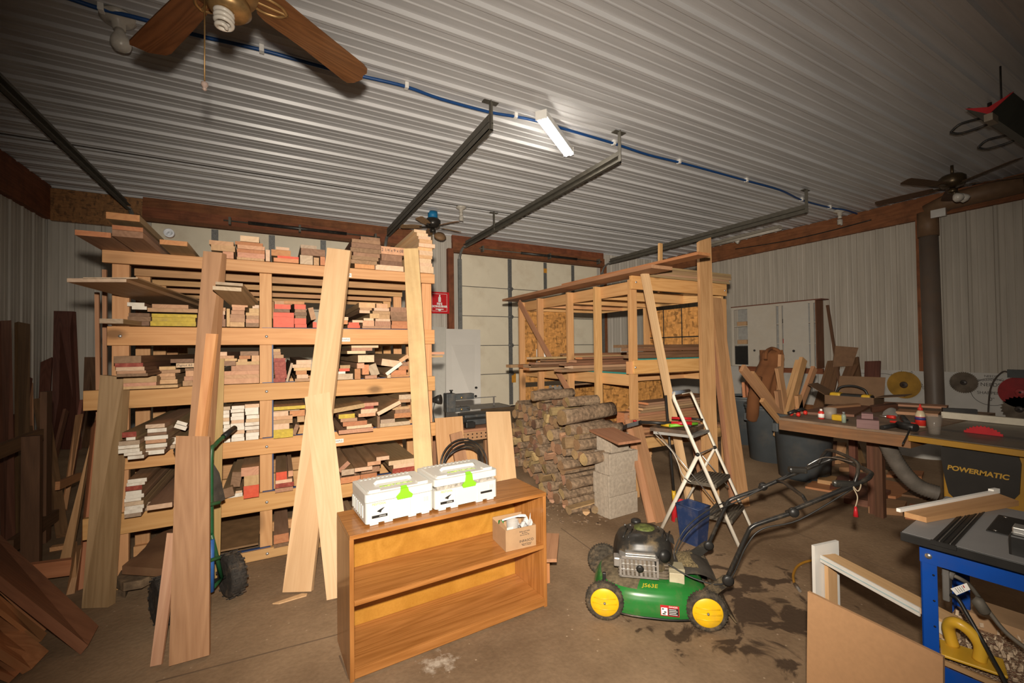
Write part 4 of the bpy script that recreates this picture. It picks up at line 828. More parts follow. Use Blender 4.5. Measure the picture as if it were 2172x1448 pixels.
m = MB(KM); m.tube(poly_bez([(W_*.16, D_*.62, Hh+.012), (W_*.34, D_*.58, Hh+.020), (W_*.70, D_*.52, Hh+.028), (W_*.9, D_*.48, Hh+.024)]), [.008]*4+[.009]*8+[.013]*7, 10, flat=.6)
t2 = thing('brush', (KM @ V((W_*.5, D_*.5, Hh*.9))), 'white-handled brush with a green ferrule lying across the cardboard box', 'brush'); m.build('handle', WHITE, t2)
m = MB(KM); m.box((W_*.06, D_*.57, Hh*.62), (W_*.2, D_*.70, Hh+.012), .004); m.build('ferrule', plain('green_plastic', (.02, .20, .05), .4), t2)
m = MB(KM); m.box((W_*.08, D_*.59, Hh*.25), (W_*.18, D_*.68, Hh*.62)); m.build('bristles', plain('bristle', (.3, .22, .12), .9), t2)
m = MB(KM); m.grid(lambda u, v: V((W_*(.60+.36*u), D_*(.12+.5*v), Hh*.75+.03*math.sin(6*u+2*v)+.045*u*(1-v)+.012*math.sin(9*v))), 8, 8); m.prism([(W_*.93, D_*.2, Hh*.8), (W_*.97, D_*.28, Hh+.05), (W_*.9, D_*.3, Hh*.8)], V((0, .004, 0))); tag(m.build('plastic_bag', plain('clear_bag', (.66, .66, .66), .25)), 'crumpled clear bag in the right half of the cardboard box', 'bag')
m = MB(KM); m.box((W_*.12, D_*.1, Hh*.3), (W_*.3, D_*.3, Hh*.92), 0, Matrix.Rotation(.3, 3, 'X')); tag(m.build('paper_packet', WHITE), 'white paper packet standing in the left of the cardboard box', 'packet')
# little bench behind the bookcase
t = thing('step_bench', FL(1160, 1238), 'small unfinished wooden bench peeking out right behind the bookcase', 'bench')
z = .20; P = [FL(1146, 1184, z), FL(1181, 1185, z), FL(1186, 1131, z), FL(1146, 1128, z)]; u = (P[2]-P[1]); hexa('top', PINE if False else CHERRY, [P[0]-V((.02, 0, .02)), P[1]-V((0, 0, .02)), P[1], P[0]-V((.02, 0, 0))], [P[3]-V((.02, 0, .02)), P[2]-V((0, 0, .02)), P[2], P[3]-V((.02, 0, 0))], u, t)
g = FL(1158, 1238); ORW = wood('orange_leg', (.42, .17, .06), (.55, .25, .1))
hexa('leg', ORW, [g+V((-.02, 0, 0)), g+V((.03, 0, 0)), g+V((.03, 0, .179)), g+V((-.02, 0, .179))], [g+V((-.02, .02, 0)), g+V((.03, .02, 0)), g+V((.03, .02, .179)), g+V((-.02, .02, .179))], (0, 0, 1), t)
g = g+u*.8; g.z = 0; hexa('leg', ORW, [g+V((-.02, 0, 0)), g+V((.03, 0, 0)), g+V((.03, 0, .179)), g+V((-.02, 0, .179))], [g+V((-.02, .02, 0)), g+V((.03, .02, 0)), g+V((.03, .02, .179)), g+V((-.02, .02, .179))], (0, 0, 1), t)
# ================================================================== FAR MIDDLE: sign, door slab, scroll saw
RED = plain('sign_red', (.55, .012, .018), .4, var=.03); WHT = plain('sign_white', (.82, .8, .78), .5, var=.02)
t = thing('fire_sign', OY(932, 642, YB-.17), 'red fire extinguisher sign with white arrow beside the garage door post', 'sign')
SY = YB-.17; a, b = OY(911, 664, SY), OY(953, 620, SY); w, h = b.x-a.x, b.z-a.z
pl = box('plate', RED, (a.x, SY, a.z), (b.x, SY+.012, b.z), t, .003)
SM = basis((a.x, SY-.0015, a.z), V((1, 0, 0)), V((0, 0, 1)), V((0, -1, 0)))
m = MB(SM)
for lo, hi in (((.12, .10), (.88, .115)), ((.12, .90), (.88, .915)), ((.12, .10), (.135, .915)), ((.865, .10), (.88, .915))): m.box((lo[0]*w, lo[1]*h, 0), (hi[0]*w, hi[1]*h, .001))
m.build('border', WHT, pl)
text('lettering', 'FIRE', WHT, SM @ Matrix.Translation((w*.5, h*.44, .0005)), h*.14, pl, 1.0, bold=.004)
text('lettering', 'EXTINGUISHER', WHT, SM @ Matrix.Translation((w*.5, h*.32, .0005)), h*.125, pl, .88, bold=.004)
m = MB(SM); m.prism([(w*.30, h*.22, 0), (w*.70, h*.22, 0), (w*.70, h*.18, 0), (w*.58, h*.18, 0), (w*.58, h*.17, 0), (w*.5, h*.07, 0), (w*.42, h*.17, 0), (w*.42, h*.18, 0), (w*.30, h*.18, 0)], (0, 0, .001)); m.build('arrow', WHT, pl)
m = MB(SM); m.prism([(w*.44, h*.53, 0), (w*.57, h*.53, 0), (w*.57, h*.74, 0), (w*.54, h*.79, 0), (w*.55, h*.86, 0), (w*.48, h*.87, 0), (w*.48, h*.79, 0), (w*.44, h*.74, 0)], (0, 0, .001)); m.build('extinguisher_symbol', WHT, pl)
DOORW = plain('white_door_skin', (.74, .71, .66), .35, var=.03, scale=2)
d = lean('door_slab', 'loose white door slab leaning on the right garage door', 'door slab', (946, 897), (1020, 895), (946, 697), (1019, 699), YB-.22, .045, DOORW)
for q in ((1010, 822), (1009, 840)):
    p = OY(q[0], q[1], YB-.5); v0 = [d.matrix_world @ v.co for v in d.data.vertices]; n = (v0[1]-v0[0]).cross(v0[3]-v0[0]).normalized(); p = OP(q[0], q[1], v0[0], n)
    n = n if n.dot(EYE-p) > 0 else -n; m = MB(); m.lathe([(.03, 0), (.028, .004), (0, .005)], p, n, 16); m.build('lock_hole', BLACK, d)
lean('panel', 'tall white panel leaning on the wall under the fire sign', 'panel', (914, 896), (945, 894), (913, 692), (946, 694), YB-.12, .03, plain('white_panel', (.60, .58, .53), .5, var=.03))
# scroll saw on its stand
SSY = 4.75; t = thing('scroll_saw', OY(1000, 880, SSY), 'dark grey scroll saw on a stand beyond the bookcase', 'scroll saw')
SG = plain('saw_grey', (.055, .06, .062), .5, var=.2, dirt=(.22, .17, .12), dscale=8, damt=.5)
def yb(m, x0, y0, x1, y1, Y, d=.1, bev=.008):
    a, b = OY(x0, y1, Y), OY(x1, y0, Y); m.box((a.x, Y-d/2, a.z), (b.x, Y+d/2, b.z), bev); return m
m = MB(); yb(m, 944, 833, 963, 874, SSY, .12); yb(m, 960, 861, 994, 873, SSY, .10); m.build('body', SG, t)
m = MB(); yb(m, 960, 833, 1003, 848, SSY, .09); m.build('upper_arm', SG, t)
m = MB(); yb(m, 1000, 840, 1052, 845, SSY, .03, .004); m.build('blade_arm', GALV, t)
m = MB(); yb(m, 1046, 842, 1049, 862, SSY, .006, 0); m.build('blade', STEEL, t)
m = MB(); yb(m, 986, 858, 1070, 864, SSY, .34); m.build('table', plain('saw_table', (.13, .12, .11), .4, metal=.5), t)
p = OY(957, 833, SSY); m = MB(); m.lathe([(.012, 0), (.012, .02), (.022, .024), (.022, .034), (0, .036)], p, (0, 0, 1), 14); m.build('knob', BLACK, t)
m = MB(); yb(m, 978, 873, 1038, 884, SSY, .24); yb(m, 984, 884, 1030, 900, SSY, .2); m.build('base', SG, t)
for q in ((979, 843), (979, 868)):
    p = OY(q[0], q[1], SSY-.055); m = MB(); m.lathe([(.014, 0), (.012, .008), (0, .01)], p, (0, -1, 0), 12); m.build('bolt', plain('brass_bolt', (.4, .28, .12), .4, metal=.7), t)
t = thing('tool_stand', OY(1000, 960, SSY), 'perforated wooden stand carrying the scroll saw', 'stand')
a, b = OY(935, 903, SSY-.2), OY(1068, 902, SSY-.2); zt = min(a.z, OY(1000, 900, SSY).z-.012)
box('top', CHERRY, (a.x, SSY-.22, zt-.03), (b.x, SSY+.25, zt), t, .003)
pz = box('apron', wood('peg_apron', (.36, .19, .09), (.45, .25, .13)), (a.x+.04, SSY-.2, zt-.13), (b.x-.04, SSY-.18, zt-.03), t)
for k in range(11):
    for j in range(2): m = MB(); m.lathe([(.009, 0), (0, .001)], (a.x+.1+k*.055, SSY-.201, zt-.06-j*.04), (0, -1, 0), 8); m.build('peg_hole', BLACK, pz)
for x in (a.x+.03, b.x-.07):
    for y in (SSY-.19, SSY+.18): box('leg', CHERRY, (x, y, 0), (x+.045, y+.045, zt-.03), t, 0, (0, 0, 1))
p = OY(994, 903, SSY-.3); m = MB(); yb(m, 986, 893, 1006, 908, SSY-.27, .08, .012); tag(m.build('foot_switch', BLACK), 'black foot switch resting before the scroll saw base', 'switch')
m = MB(); c = OY(985, 985, 3.35); 
for k in range(4):
    rx, rz = .205-.01*k, .20-.012*k
    m.tube([c+V((rx*math.cos(a), .05*math.sin(a*1.0+k)+.02*k, rz*math.sin(a)-.01*k)) for a in [2*math.pi*i/40 for i in range(40)]], .007, 8, closed=True)
tag(m.build('hose_coil', BLACKM), 'coil of black hose standing behind the right toolbox', 'hose')
# cross pieces poking out right of the rack, and a clamp lamp there
for k, (x0, x1, y0, y1, w) in enumerate(((895, 934, 746, 752, 'upper'), (895, 931, 753, 758, 'lower'))):
    a, b = OY(x0, y1, 3.75), OY(x1, y0, 3.75); tag(box('stick', ENDS['k'], (a.x+.03, 3.70, a.z), (b.x+.02, 3.735, b.z)), '%s of two sticks poking out right of the rack, second shelf' % w, 'stick', 'sticks right of the rack')
c = OY(924, 848, 3.72); t = thing('clamp_lamp', c, 'small black clamp lamp on the right end of the rack', 'lamp')
m = MB(); m.lathe([(.012, -.06), (.018, -.03), (.04, .02), (.045, .05), (.038, .05), (0, .02)], c, V((.8, -.6, .1)), 16); m.build('shade', BLACK, t)
m = MB(); m.tube([c, c+V((-.02, .02, -.1)), c+V((.01, .02, -.3))], .005); m.build('cord', BLACK, t)

# ================================================================== FIREWOOD
BARK = plain('bark', (.20, .135, .085), .95, var=.5, scale=30, bump=1.0, dirt=(.33, .24, .155), dscale=6, damt=.85)
CUT = wood('cut_log_end', (.31, .185, .09), (.47, .30, .155), ring=16, vary=.4, axis='x', hv=.05, dirt=(.15, .105, .07), damt=.8)
random.seed(21)
LOGG = 'split firewood in the pile beside the stud rack'
def log(base, d, L, r, split, label, spin=0):
    d = V(d).normalized(); e = d.cross(V((0, 0, 1))).normalized(); u = e.cross(d); n = 12; m = MB(); base = V(base)
    sh = [r*random.uniform(.88, 1.1) for _ in range(n)]; rings = []
    for i in range(5):
        s = i/4; wob = V((random.uniform(-1, 1), random.uniform(-1, 1), 0))*r*.10; pts = []
        for k in range(n):
            a = 2*math.pi*k/n+spin; rr = sh[k]*random.uniform(.94, 1.05); x, y = rr*math.cos(a), rr*math.sin(a)
            if split and math.sin(a-spin) > .12: y2 = r*.12; x, y = math.cos(spin)*rr*math.cos(a-spin)-math.sin(spin)*y2, math.sin(spin)*rr*math.cos(a-spin)+math.cos(spin)*y2
            pts.append(m.v(base+d*(L*s)+e*x+u*y+wob))
        rings.append(pts)
    for A, B in zip(rings, rings[1:]):
        for k in range(n):
            a = 2*math.pi*(k+.5)/n; m.mi = 1 if split and math.sin(a) > .2 else 0; m._f([A[k], A[(k+1) % n], B[(k+1) % n], B[k]], not split)
    m.mi = 1; m._f(rings[0][::-1]); m._f(rings[-1])
    return tag(m.build('firewood_log', [BARK, CUT]), label, 'log', LOGG)
rows = 9; nn = 0
for k in range(rows):
    z = .060+k*.108
    for i in range(19):
        y = 3.20+.124*i+.058*(k % 2)+random.uniform(-.01, .01)
        xl = 2.24+(y-3.2)*.27+.028*k+random.uniform(-.07, .10)
        if k > 6 and (i < 3 or i > 13 or random.random() < .2): continue
        r = random.choice((.043, .049, .053, .056, .057)); L = min(.56, 3.06-xl)+random.uniform(-.05, 0)
        sp = random.random() < .45; nn += 1
        row = ['bottom', 'second', 'third', 'fourth', 'fifth', 'sixth', 'seventh', 'eighth', 'top'][k]
        log((xl, y, z+random.uniform(-.006, .006)), V((1, random.uniform(-.055, .055), random.uniform(-.02, .02))), max(.22, L), r, sp, '%s firewood log, %s from the front in the %s row of the woodpile' % ('split' if sp else 'round', (ORD+['fourteenth', 'fifteenth', 'sixteenth', 'seventeenth', 'eighteenth', 'nineteenth'])[i].replace('lowest', 'first'), row), random.uniform(-2.5, 2.5))
for (x, y, z, L, r, dr, lab) in ((2.30, 3.30, .86, .66, .075, (1, .10, .03), 'thickest log, lying highest at the front of the woodpile beside the rack post'),
        (2.36, 3.04, .52, .36, .055, (1, .02, 0), 'lichened log lying in front of the woodpile behind the blocks'), (2.45, 4.05, .98, .5, .055, (1, -.10, .02), 'second highest log at the middle top of the woodpile')):
    log((x, y, z), dr, L, r, False, lab)
for k, q in enumerate(((1172, 1068), (1218, 1088), (1243, 1094), (1262, 1090), (1200, 1080))):
    p = FL(*q); p.z = .036; log(p, (random.uniform(.3, .9), .8, 0), .13, .032, k % 2 == 0, '%s of the small stubs at the foot of the woodpile' % ['leftmost', 'third', 'fourth', 'rightmost', 'second'][k])
m = MB(); random.seed(3)
for k in range(90):
    p = FL(random.uniform(1120, 1290), random.uniform(1062, 1112)); a = random.uniform(0, 3); s = random.uniform(.006, .022)
    m.box(p+V((-s, -s*.4, 0)), p+V((s, s*.4, .006)), 0, Matrix.Rotation(a, 3, 'Z'))
tag(m.build('bark_chips', BARK), 'bark chips scattered at the foot of the woodpile', 'bark', kind='stuff')
# ================================================================== CONCRETE BLOCKS
BLK = plain('concrete_block', (.36, .30, .235), .9, var=.16, scale=38, bump=.35, dirt=(.25, .20, .15), dscale=4, damt=.6)
c = FL(1294, 1102); rr = FL(1353, 1085); ll = FL(1266, 1085); ux = (rr-c); bl_ = ux.length; ux.normalize(); uy = V((-ux.y, ux.x, 0)); bh = .187
for k, (dx, dy, a, L, W, hh, lab) in enumerate(((0, 0, 0, bl_, .20, bh, 'bottom concrete block of the stack before the woodpile'), (-.004, .004, .02, bl_, .20, bh, 'second concrete block up in the stack before the woodpile'),
        (.008, .002, -.02, bl_, .20, bh, 'third concrete block up in the stack before the woodpile'), (.05, .02, .05, .225, .185, .155, 'small half block topping the stack before the woodpile'))):
    M = frame(c+ux*dx+uy*dy+V((0, 0, .001+k*(bh+.001))), math.atan2(ux.y, ux.x)+a); m = MB(M)
    t_ = .03
    m.box((0, 0, 0), (L, t_, hh), .003); m.box((0, W-t_, 0), (L, W, hh), .003)
    for q in ((0, L/2-t_/2, L-t_) if k < 3 else (0, L-t_)): m.box((q, t_, 0), (q+t_, W-t_, hh), .002)
    for q in (.05, .10): m.box((-.004, q, 0), (.001, q+.03, hh))
    tag(m.build('concrete_block', BLK), lab, 'concrete block', 'stacked concrete blocks')
zt = .003+3*(bh+.001)+.155; P = [FL(x, y, zt+.001) for x, y in ((1312, 944), (1360, 937), (1301, 910), (1250, 915))]
tag(hexa('plank', CHERRY, P, [p+V((0, 0, .02)) for p in P], P[2]-P[1]), 'short brown plank lying on top of the concrete blocks', 'plank')
# ================================================================== RIGHT STUD RACK
RX, RXR, RYN, RYF = 3.10, 4.60, 3.22, 5.50
rk = thing('stud_rack', (3.85, 4.4, 0), 'open pine stud rack with strand-board back, beside the woodpile', 'rack')
for y in (5.47, 4.96, 4.28, 3.76, 3.22): box('post', PINE, (RX, y, 0), (RX+.089, y+.038, 2.18), rack and rk, .002, (0, 0, 1))
for y in (5.47, 4.4, 3.22): box('post', PINE, (RXR-.089, y, 0), (RXR, y+.038, 2.05), rk, 0, (0, 0, 1))
for z0, z1 in ((2.05, 2.18), (1.10, 1.22), (.46, .58)):
    box('side_rail', PINE, (RX+.09, RYN+.04, z0), (RX+.128, RYF, z1), rk, .002, (0, 1, 0)); box('side_rail', PINE, (RXR-.038, RYN+.04, z0), (RXR, RYF, z1), rk, 0, (0, 1, 0))
    if z0 < 2:
        for y in (3.8, 4.4, 5.0): box('joist', PINE, (RX+.128, y, z0), (RXR-.04, y+.038, z1), rk, 0, (1, 0, 0))
for y in (3.8, 4.35, 4.9, 5.4): box('joist', PINE, (RX+.128, y, 2.05), (RXR-.04, y+.038, 2.17), rk, 0, (1, 0, 0))
box('end_beam', KNOTTY, (RX-.01, RYN-.038, 2.08), (4.56, RYN, 2.215), rk, .003, (1, 0, 0)); box('end_beam', KNOTTY, (RX+.0, RYN-.038, 1.235), (4.56, RYN, 1.372), rk, .003, (1, 0, 0))
box('end_beam', PINE, (RX+.1, RYN-.038, .48), (4.56, RYN, .585), rk, .003, (1, 0, 0)); box('block', PINE, (RX-.04, RYN-.02, 1.235), (RX, RYN+.03, 1.36), rk, 0, (0, 0, 1))
TEAL = plain('teal_plywood_edge', (.03, .22, .20), .6)
for z, y0 in ((1.222, 3.26), (.582, 3.26)):
    box('deck', CHERRY, (RX+.09, y0, z), (RXR, RYF, z+.016), rk, 0, (0, 1, 0)); box('deck_edge', TEAL, (RX+.083, y0, z), (RX+.09, RYF, z+.016), rk)
box('deck_edge', TEAL, (RX+.09, RYN-.036, 1.372), (4.5, RYN+.03, 1.384), rk)
box('strand_board', OSBM, (RX+.1, RYF+.008, 1.0), (RX+1.0, RYF+.02, 2.12), rk); box('strand_board', OSBM, (RX+.1, RYF+.008, .0), (RXR, RYF+.02, .93), rk)
box('divider', OSBM, (RX+.35, 4.05, .60), (RX+1.35, 4.062, 1.09), rk); box('edge_strip', TEAL, (RX+.095, RYN+.04, .6), (RX+.1, RYN+.06, 1.22), rk)
ob = box('strand_board', OSBM, (RXR+.002, 3.26, 1.24), (RXR+.014, 4.48, 2.0), rk)
m = MB()
for y in (3.55, 3.85, 4.15): m.box((RXR-.004, y, 1.3), (RXR+.001, y+.012, 2.0))
m.box((RXR-.004, 3.3, 1.62), (RXR+.001, 4.48, 1.635)); m.build('marker_lines', BLACK, ob)
for z, x in ((2.15, 3.145), (2.14, 4.52), (1.3, 3.12), (1.3, 4.5)):
    m = MB(); m.lathe([(.012, 0), (.011, .004), (0, .009)], (x, RYN-.038, z), (0, -1, 0), 10); m.build('bolt', BOLT, rk)
# planks lying along the top
RG = 'boards on the stud rack'
def by(name, mat, lo, hi, label, long=(0, 1, 0), key=None):
    lo, hi = V(lo), V(hi); f = [V((lo.x, lo.y, lo.z)), V((hi.x, lo.y, lo.z)), V((hi.x, lo.y, hi.z)), V((lo.x, lo.y, hi.z))]; b = [V((p.x, hi.y, p.z)) for p in f]
    ef = None if not key else ((0,) if long[1] else (3, 5))
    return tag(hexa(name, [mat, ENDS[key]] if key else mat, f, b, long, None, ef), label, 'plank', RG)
by('plank', CHERRY, (2.98, 2.82, 2.218), (3.25, 5.78, 2.250), 'long wide plank along the left top edge of the stud rack', key='k')
by('plank', CHERRY, (3.06, 3.0, 2.251), (3.20, 5.5, 2.271), 'narrow plank lying on the long top plank of the stud rack', key='k')
by('plank', CEDAR, (3.10, 2.42, 2.272), (3.26, 4.4, 2.297), 'reddish plank reaching furthest forward on the stud rack top', key='o')
LY = ['lowest', 'second', 'third', 'fourth', 'top']
for k in range(5):
    for j, nm in enumerate(('front', 'middle', 'rear')):
        if k == 4 and j == 2: continue
        x0 = 3.27+random.uniform(0, .16)+.04*k; y0 = 3.17+.125*j+random.uniform(0, .012)
        by('plank', SIDE, (x0, y0, 2.218+.0232*k), (4.72+random.uniform(-.16, .06)-.03*k, y0+.11, 2.218+.0232*k+.0225), '%s %s short plank of the crosswise pile on the stud rack top' % (LY[k], nm), (1, 0, 0), random.choice('kkod'))
a = OY(1399, 566, 3.819); a.z = 2.170; b = a+V((.02, 0, .62))
tag(bar('stick', PINE, a, b, .05, .03), 'small upright stick on the stud rack top', 'stick')
# boards in the shelves, running left to right
def bx(px, py, Y, L, w, th, key, label, side=SIDE, yaw=0):
    p = OY(px, py, Y); d = V((math.cos(yaw), math.sin(yaw), 0)); q = V((-d.y, d.x, 0)); up = V((0, 0, th))
    f = [p, p+q*w, p+q*w+up, p+up]; b = [s+d*L for s in f]
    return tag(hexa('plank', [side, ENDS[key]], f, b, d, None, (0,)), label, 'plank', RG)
def bxz(x, Y, z, L, w, th, key, label, side=SIDE, yaw=0):
    p = V((x, Y, z)); s = proj(p); return bx(s[0], s[1], Y, L, w, th, key, label, side, yaw)
DZ = 1.386
for k, (x, L, w, th, key) in enumerate(((3.22, 1.2, .16, .035, 'd'), (3.26, 1.2, .15, .03, 'd'), (3.18, 1.25, .15, .035, 'd'), (3.12, 1.3, .20, .03, 'd'))):
    bxz(x, 3.30, DZ+.037*k, L, w, th, key, '%s walnut board in the front stack of the stud rack shelf' % ORD[k], WALNUT)
for k, (x, L, w, th, key) in enumerate(((2.70, 1.5, .15, .03, 'k'), (2.85, 1.4, .16, .03, 'l'), (2.76, 1.5, .14, .03, 'd'), (2.9, 1.3, .15, .026, 'k'), (2.98, 1.2, .13, .024, 'o'))):
    bxz(x, 3.85, 1.24+.033*k, L, w, th, key, '%s board of the second stack from the front, stud rack shelf' % ORD[k], WALNUT if k > 1 else SIDE)
for k, (x, L, w, th, key) in enumerate(((2.62, 1.6, .15, .03, 'o'), (2.75, 1.5, .18, .03, 'd'), (2.70, 1.5, .15, .025, 'k'), (2.86, 1.3, .14, .024, 'd'), (2.66, 1.5, .13, .024, 'l'))):
    bxz(x, 4.40, 1.24+.033*k, L, w, th, key, '%s board of the third stack from the front, stud rack shelf' % ORD[k], DARKW if k % 2 else SIDE)
for k in range(8):
    bxz(3.22+random.uniform(0, .12), 4.58+random.uniform(0, .03), 1.24+.024*k, 1.2, .14, .022, 'koddkdod'[k], '%s board of the rear stack in the stud rack shelf' % ORD[k], DARKW if k % 2 else CHERRY)
for k, (x, Y, L, w, th, key, z) in enumerate(((2.93, 4.90, .7, .12, .03, 'o', 1.24), (2.88, 3.62, .6, .10, .03, 'k', 1.06), (2.95, 3.60, .5, .1, .03, 'l', 1.02))):
    pass
bxz(2.90, 5.03, 1.24, .8, .14, .045, 'o', 'orange-ended board poking left between the rear posts')
bxz(2.80, 5.2, 1.24, .9, .14, .04, 'k', 'tan board poking left past the rearmost post')
c = V((3.22, 5.06, 1.287)); t = thing('carton', c, 'slanted white carton with a red label in the stud rack', 'carton')
m = MB(); m.prism([c+V((-.02, 0, 0)), c+V((.18, 0, 0)), c+V((.18, 0, .06)), c+V((-.02, 0, .20))], (0, .12, 0)); m.build('body', WHITE, t)
m = MB(); m.box(c+V((.11, -.002, .005)), c+V((.178, -.0003, .05))); m.build('label_patch', RED, t); m = MB(); m.box(c+V((.13, -.003, .018)), c+V((.17, -.0021, .03))); m.build('label_stripe', BLUEP, t)
# slender offcuts hung on the side rail below the shelf
for k, (x, Y, z, L, w, th, key) in enumerate(((2.86, 4.34, 1.115, 1.0, .16, .05, 'l'), (2.84, 4.36, 1.085, 1.1, .12, .028, 'k'), (2.86, 3.82, 1.03, .9, .14, .026, 'k'))):
    pass
bx(1210, 818, 4.33, .95, .16, .02, 'k', 'bowed board below the stud rack shelf, sticking out left', SIDE, .12)
# lower shelf contents
LZ = .60
for k in range(7): bxz(3.26+random.uniform(0, .06), 3.32+random.uniform(0, .03), LZ+.03*k, 1.15, .13, .028, 'kodkook'[k], '%s board of the strip pile on the lower stud rack shelf' % ORD[k], CHERRY)
bxz(3.24, 3.48, LZ, .9, .12, .20, 'o', 'thick brown timber on the lower stud rack shelf', CHERRY)
for k in range(4): bxz(3.30+.05*k, 3.31+.01*k, .815+.024*k, 1.1, .2, .022, 'okdo'[k], '%s loose board above the strip pile, lower stud rack shelf' % ORD[k], SIDE, .05)
for k in range(6): by('plank', CHERRY if k % 2 else CEDAR, (3.30, 3.30, .012+k*.066), (3.44, 5.3, .072+k*.066), '%s long board stacked on the floor under the stud rack' % ORD[k], key='k')
# planks leaning against it
lean('plank', 'tall plank standing highest at the near end of the stud rack', 'plank', (1497, 1095), (1527, 1090), (1483, 511), (1508, 503), 3.10, .04, OAK)
lean('plank', 'broad plank with dark knots leaning right of the tallest one', 'plank', (1567, 1079), (1591, 1075), (1509, 629), (1530, 632), 3.12, .035, OAK)
lean('plank', 'narrow plank just left of the dark-knotted one', 'plank', (1551, 1074), (1562, 1073), (1499, 628), (1507, 629), 3.165, .02, CHERRY)
lean('plank', 'slender pale board leaning on the corner of the stud rack', 'plank', (1460, 1072), (1474, 1070), (1362, 580), (1377, 580), 3.06, .03, MAPLE)
lean('plank', 'left of two reddish planks leaning behind the concrete blocks', 'plank', (1376, 1111), (1391, 1109), (1326, 890), (1338, 889), 3.12, .02, CHERRY)
lean('plank', 'right of two reddish planks leaning behind the concrete blocks', 'plank', (1395, 1112), (1416, 1106), (1341, 889), (1358, 887), 3.07, .025, CHERRY)
lean('plank', 'dark plank standing behind the stepladder', 'plank', (1492, 1062), (1506, 1060), (1462, 900), (1480, 898), 3.1, .02, CHERRY)
a = OX(1231, 874, 3.02); b = OX(1101, 640, 3.07); tag(bar('plank', CHERRY, a, b, .075, .02, (0, 1, 0)), 'long diagonal board across the side of the stud rack', 'plank')
CLOTH = plain('grey_ribbed_cloth', (.16, .14, .12), .9, var=.2)
m = MB(); c = V((3.42, 5.2, .60)); m.grid(lambda u, v: c+V((.34*u, -.10*math.sin(3.1*u)*v, .36*v+.015*math.sin(40*u))), 40, 6); tag(m.build('sack', CLOTH), 'grey ribbed sack standing behind the woodpile in the stud rack', 'sack')
# ================================================================== STEPLADDER
IVORY = plain('ivory_ladder_paint', (.72, .66, .56), .45, var=.05, dirt=(.25, .19, .13), dscale=9, damt=.3)
TREAD = plain('ribbed_tread', (.085, .07, .052), .75, var=.3, scale=60, bump=.4, dirt=(.22, .17, .12), dscale=6, damt=.5)
A, B, C_, D_ = FL(1568, 1160), FL(1594, 1119), FL(1403, 1120), FL(1451, 1072)
nL = (C_-A).cross(V((0, 0, 1))).normalized(); nR = (D_-B).cross(V((0, 0, 1))).normalized()
lt = thing('stepladder', (A+B+C_+D_)/4, 'white three-step folding stepladder with dark treads behind the mower', 'ladder')
PL, PR = OP(1481, 963, A, nL), OP(1517, 948, B, nR); TL_, TR_ = OP(1431, 849, A, nL), OP(1470, 840, B, nR)
acr = (B-A).normalized()
def rail_(name, pts, w=.034, th=.013):
    m = MB(); m.tube(pts, w/2, 8, flat=.62); m.build(name, IVORY, lt)
k1 = [TL_+(TL_-PL).normalized()*d+acr*s for d, s in ((0, 0), (.035, .012), (.055, .05))]; k2 = [TR_+(TR_-PR).normalized()*d-acr*s for d, s in ((.055, .05), (.035, .012), (0, 0))]
rail_('front_rail', [A, PL, TL_]+k1[1:]+[(k1[2]+k2[0])/2]); rail_('front_rail', [B, PR, TR_]+k2[:2][::-1]+[(k1[2]+k2[0])/2])
rail_('back_leg', [C_, PL]); rail_('back_leg', [D_, PR])
m = MB(); g = [k1[2], (k1[2]+k2[0])/2, k2[0]]; m.tube([p+V((0, 0, .003)) for p in g], .0165, 8); m.build('hand_grip', plain('grey_blue_grip', (.16, .19, .24), .6), lt)
m = MB(); m.tube([PL-acr*.015, PR+acr*.015], .006); m.build('pivot_bar', STEEL, lt)
for p in (PL, PR):
    m = MB(); m.lathe([(.016, 0), (.014, .012), (0, .014)], p-acr*.012, -acr, 12); m.build('pivot_cap', BLACK, lt)
def tread(t, dep, mat, name):
    a = A.lerp(PL, t) if t <= 1 else PL.lerp(TL_, t-1); b = B.lerp(PR, t) if t <= 1 else PR.lerp(TR_, t-1); bkd = (C_-A); bkd.z = 0; bkd.normalize()
    P = [a-bkd*.03+acr*.02, b-bkd*.03-acr*.02, b+bkd*dep-acr*.02, a+bkd*dep+acr*.02]; m = MB(); z = V((0, 0, .028)); m.hex8([p-z for p in P]+P)
    o = m.build(name, mat, lt); m = MB()
    for k in range(9):
        q0 = P[0].lerp(P[3], (k+.5)/9.5); q1 = P[1].lerp(P[2], (k+.5)/9.5); m.tube([q0+acr*.01+V((0, 0, .001)), q1-acr*.01+V((0, 0, .001))], .004, 5)
    m.build('tread_ribs', mat, o); return P
tread(.28, .17, TREAD, 'step'); tread(.66, .20, TREAD, 'step')
zz = FL(1440, 918, .0); tp = PL.lerp(TL_, .34); bkd = (C_-A); bkd.z = 0; bkd.normalize(); tq = PR.lerp(TR_, .34)
P = [tp-bkd*.02+acr*.015, tq-bkd*.02-acr*.015, tq+bkd*.30-acr*.015, tp+bkd*.30+acr*.015]; m = MB(); m.hex8([p-V((0, 0, .022)) for p in P]+P); m.build('platform', plain('platform_grey', (.30, .29, .27), .5), lt)
for s, pr in ((tp, C_), (tq, D_)):
    m = MB(); m.tube([s+bkd*.26, (s+bkd*.10).lerp(A if s is tp else B, .62)], .0045); m.build('link_rod', STEEL, lt)
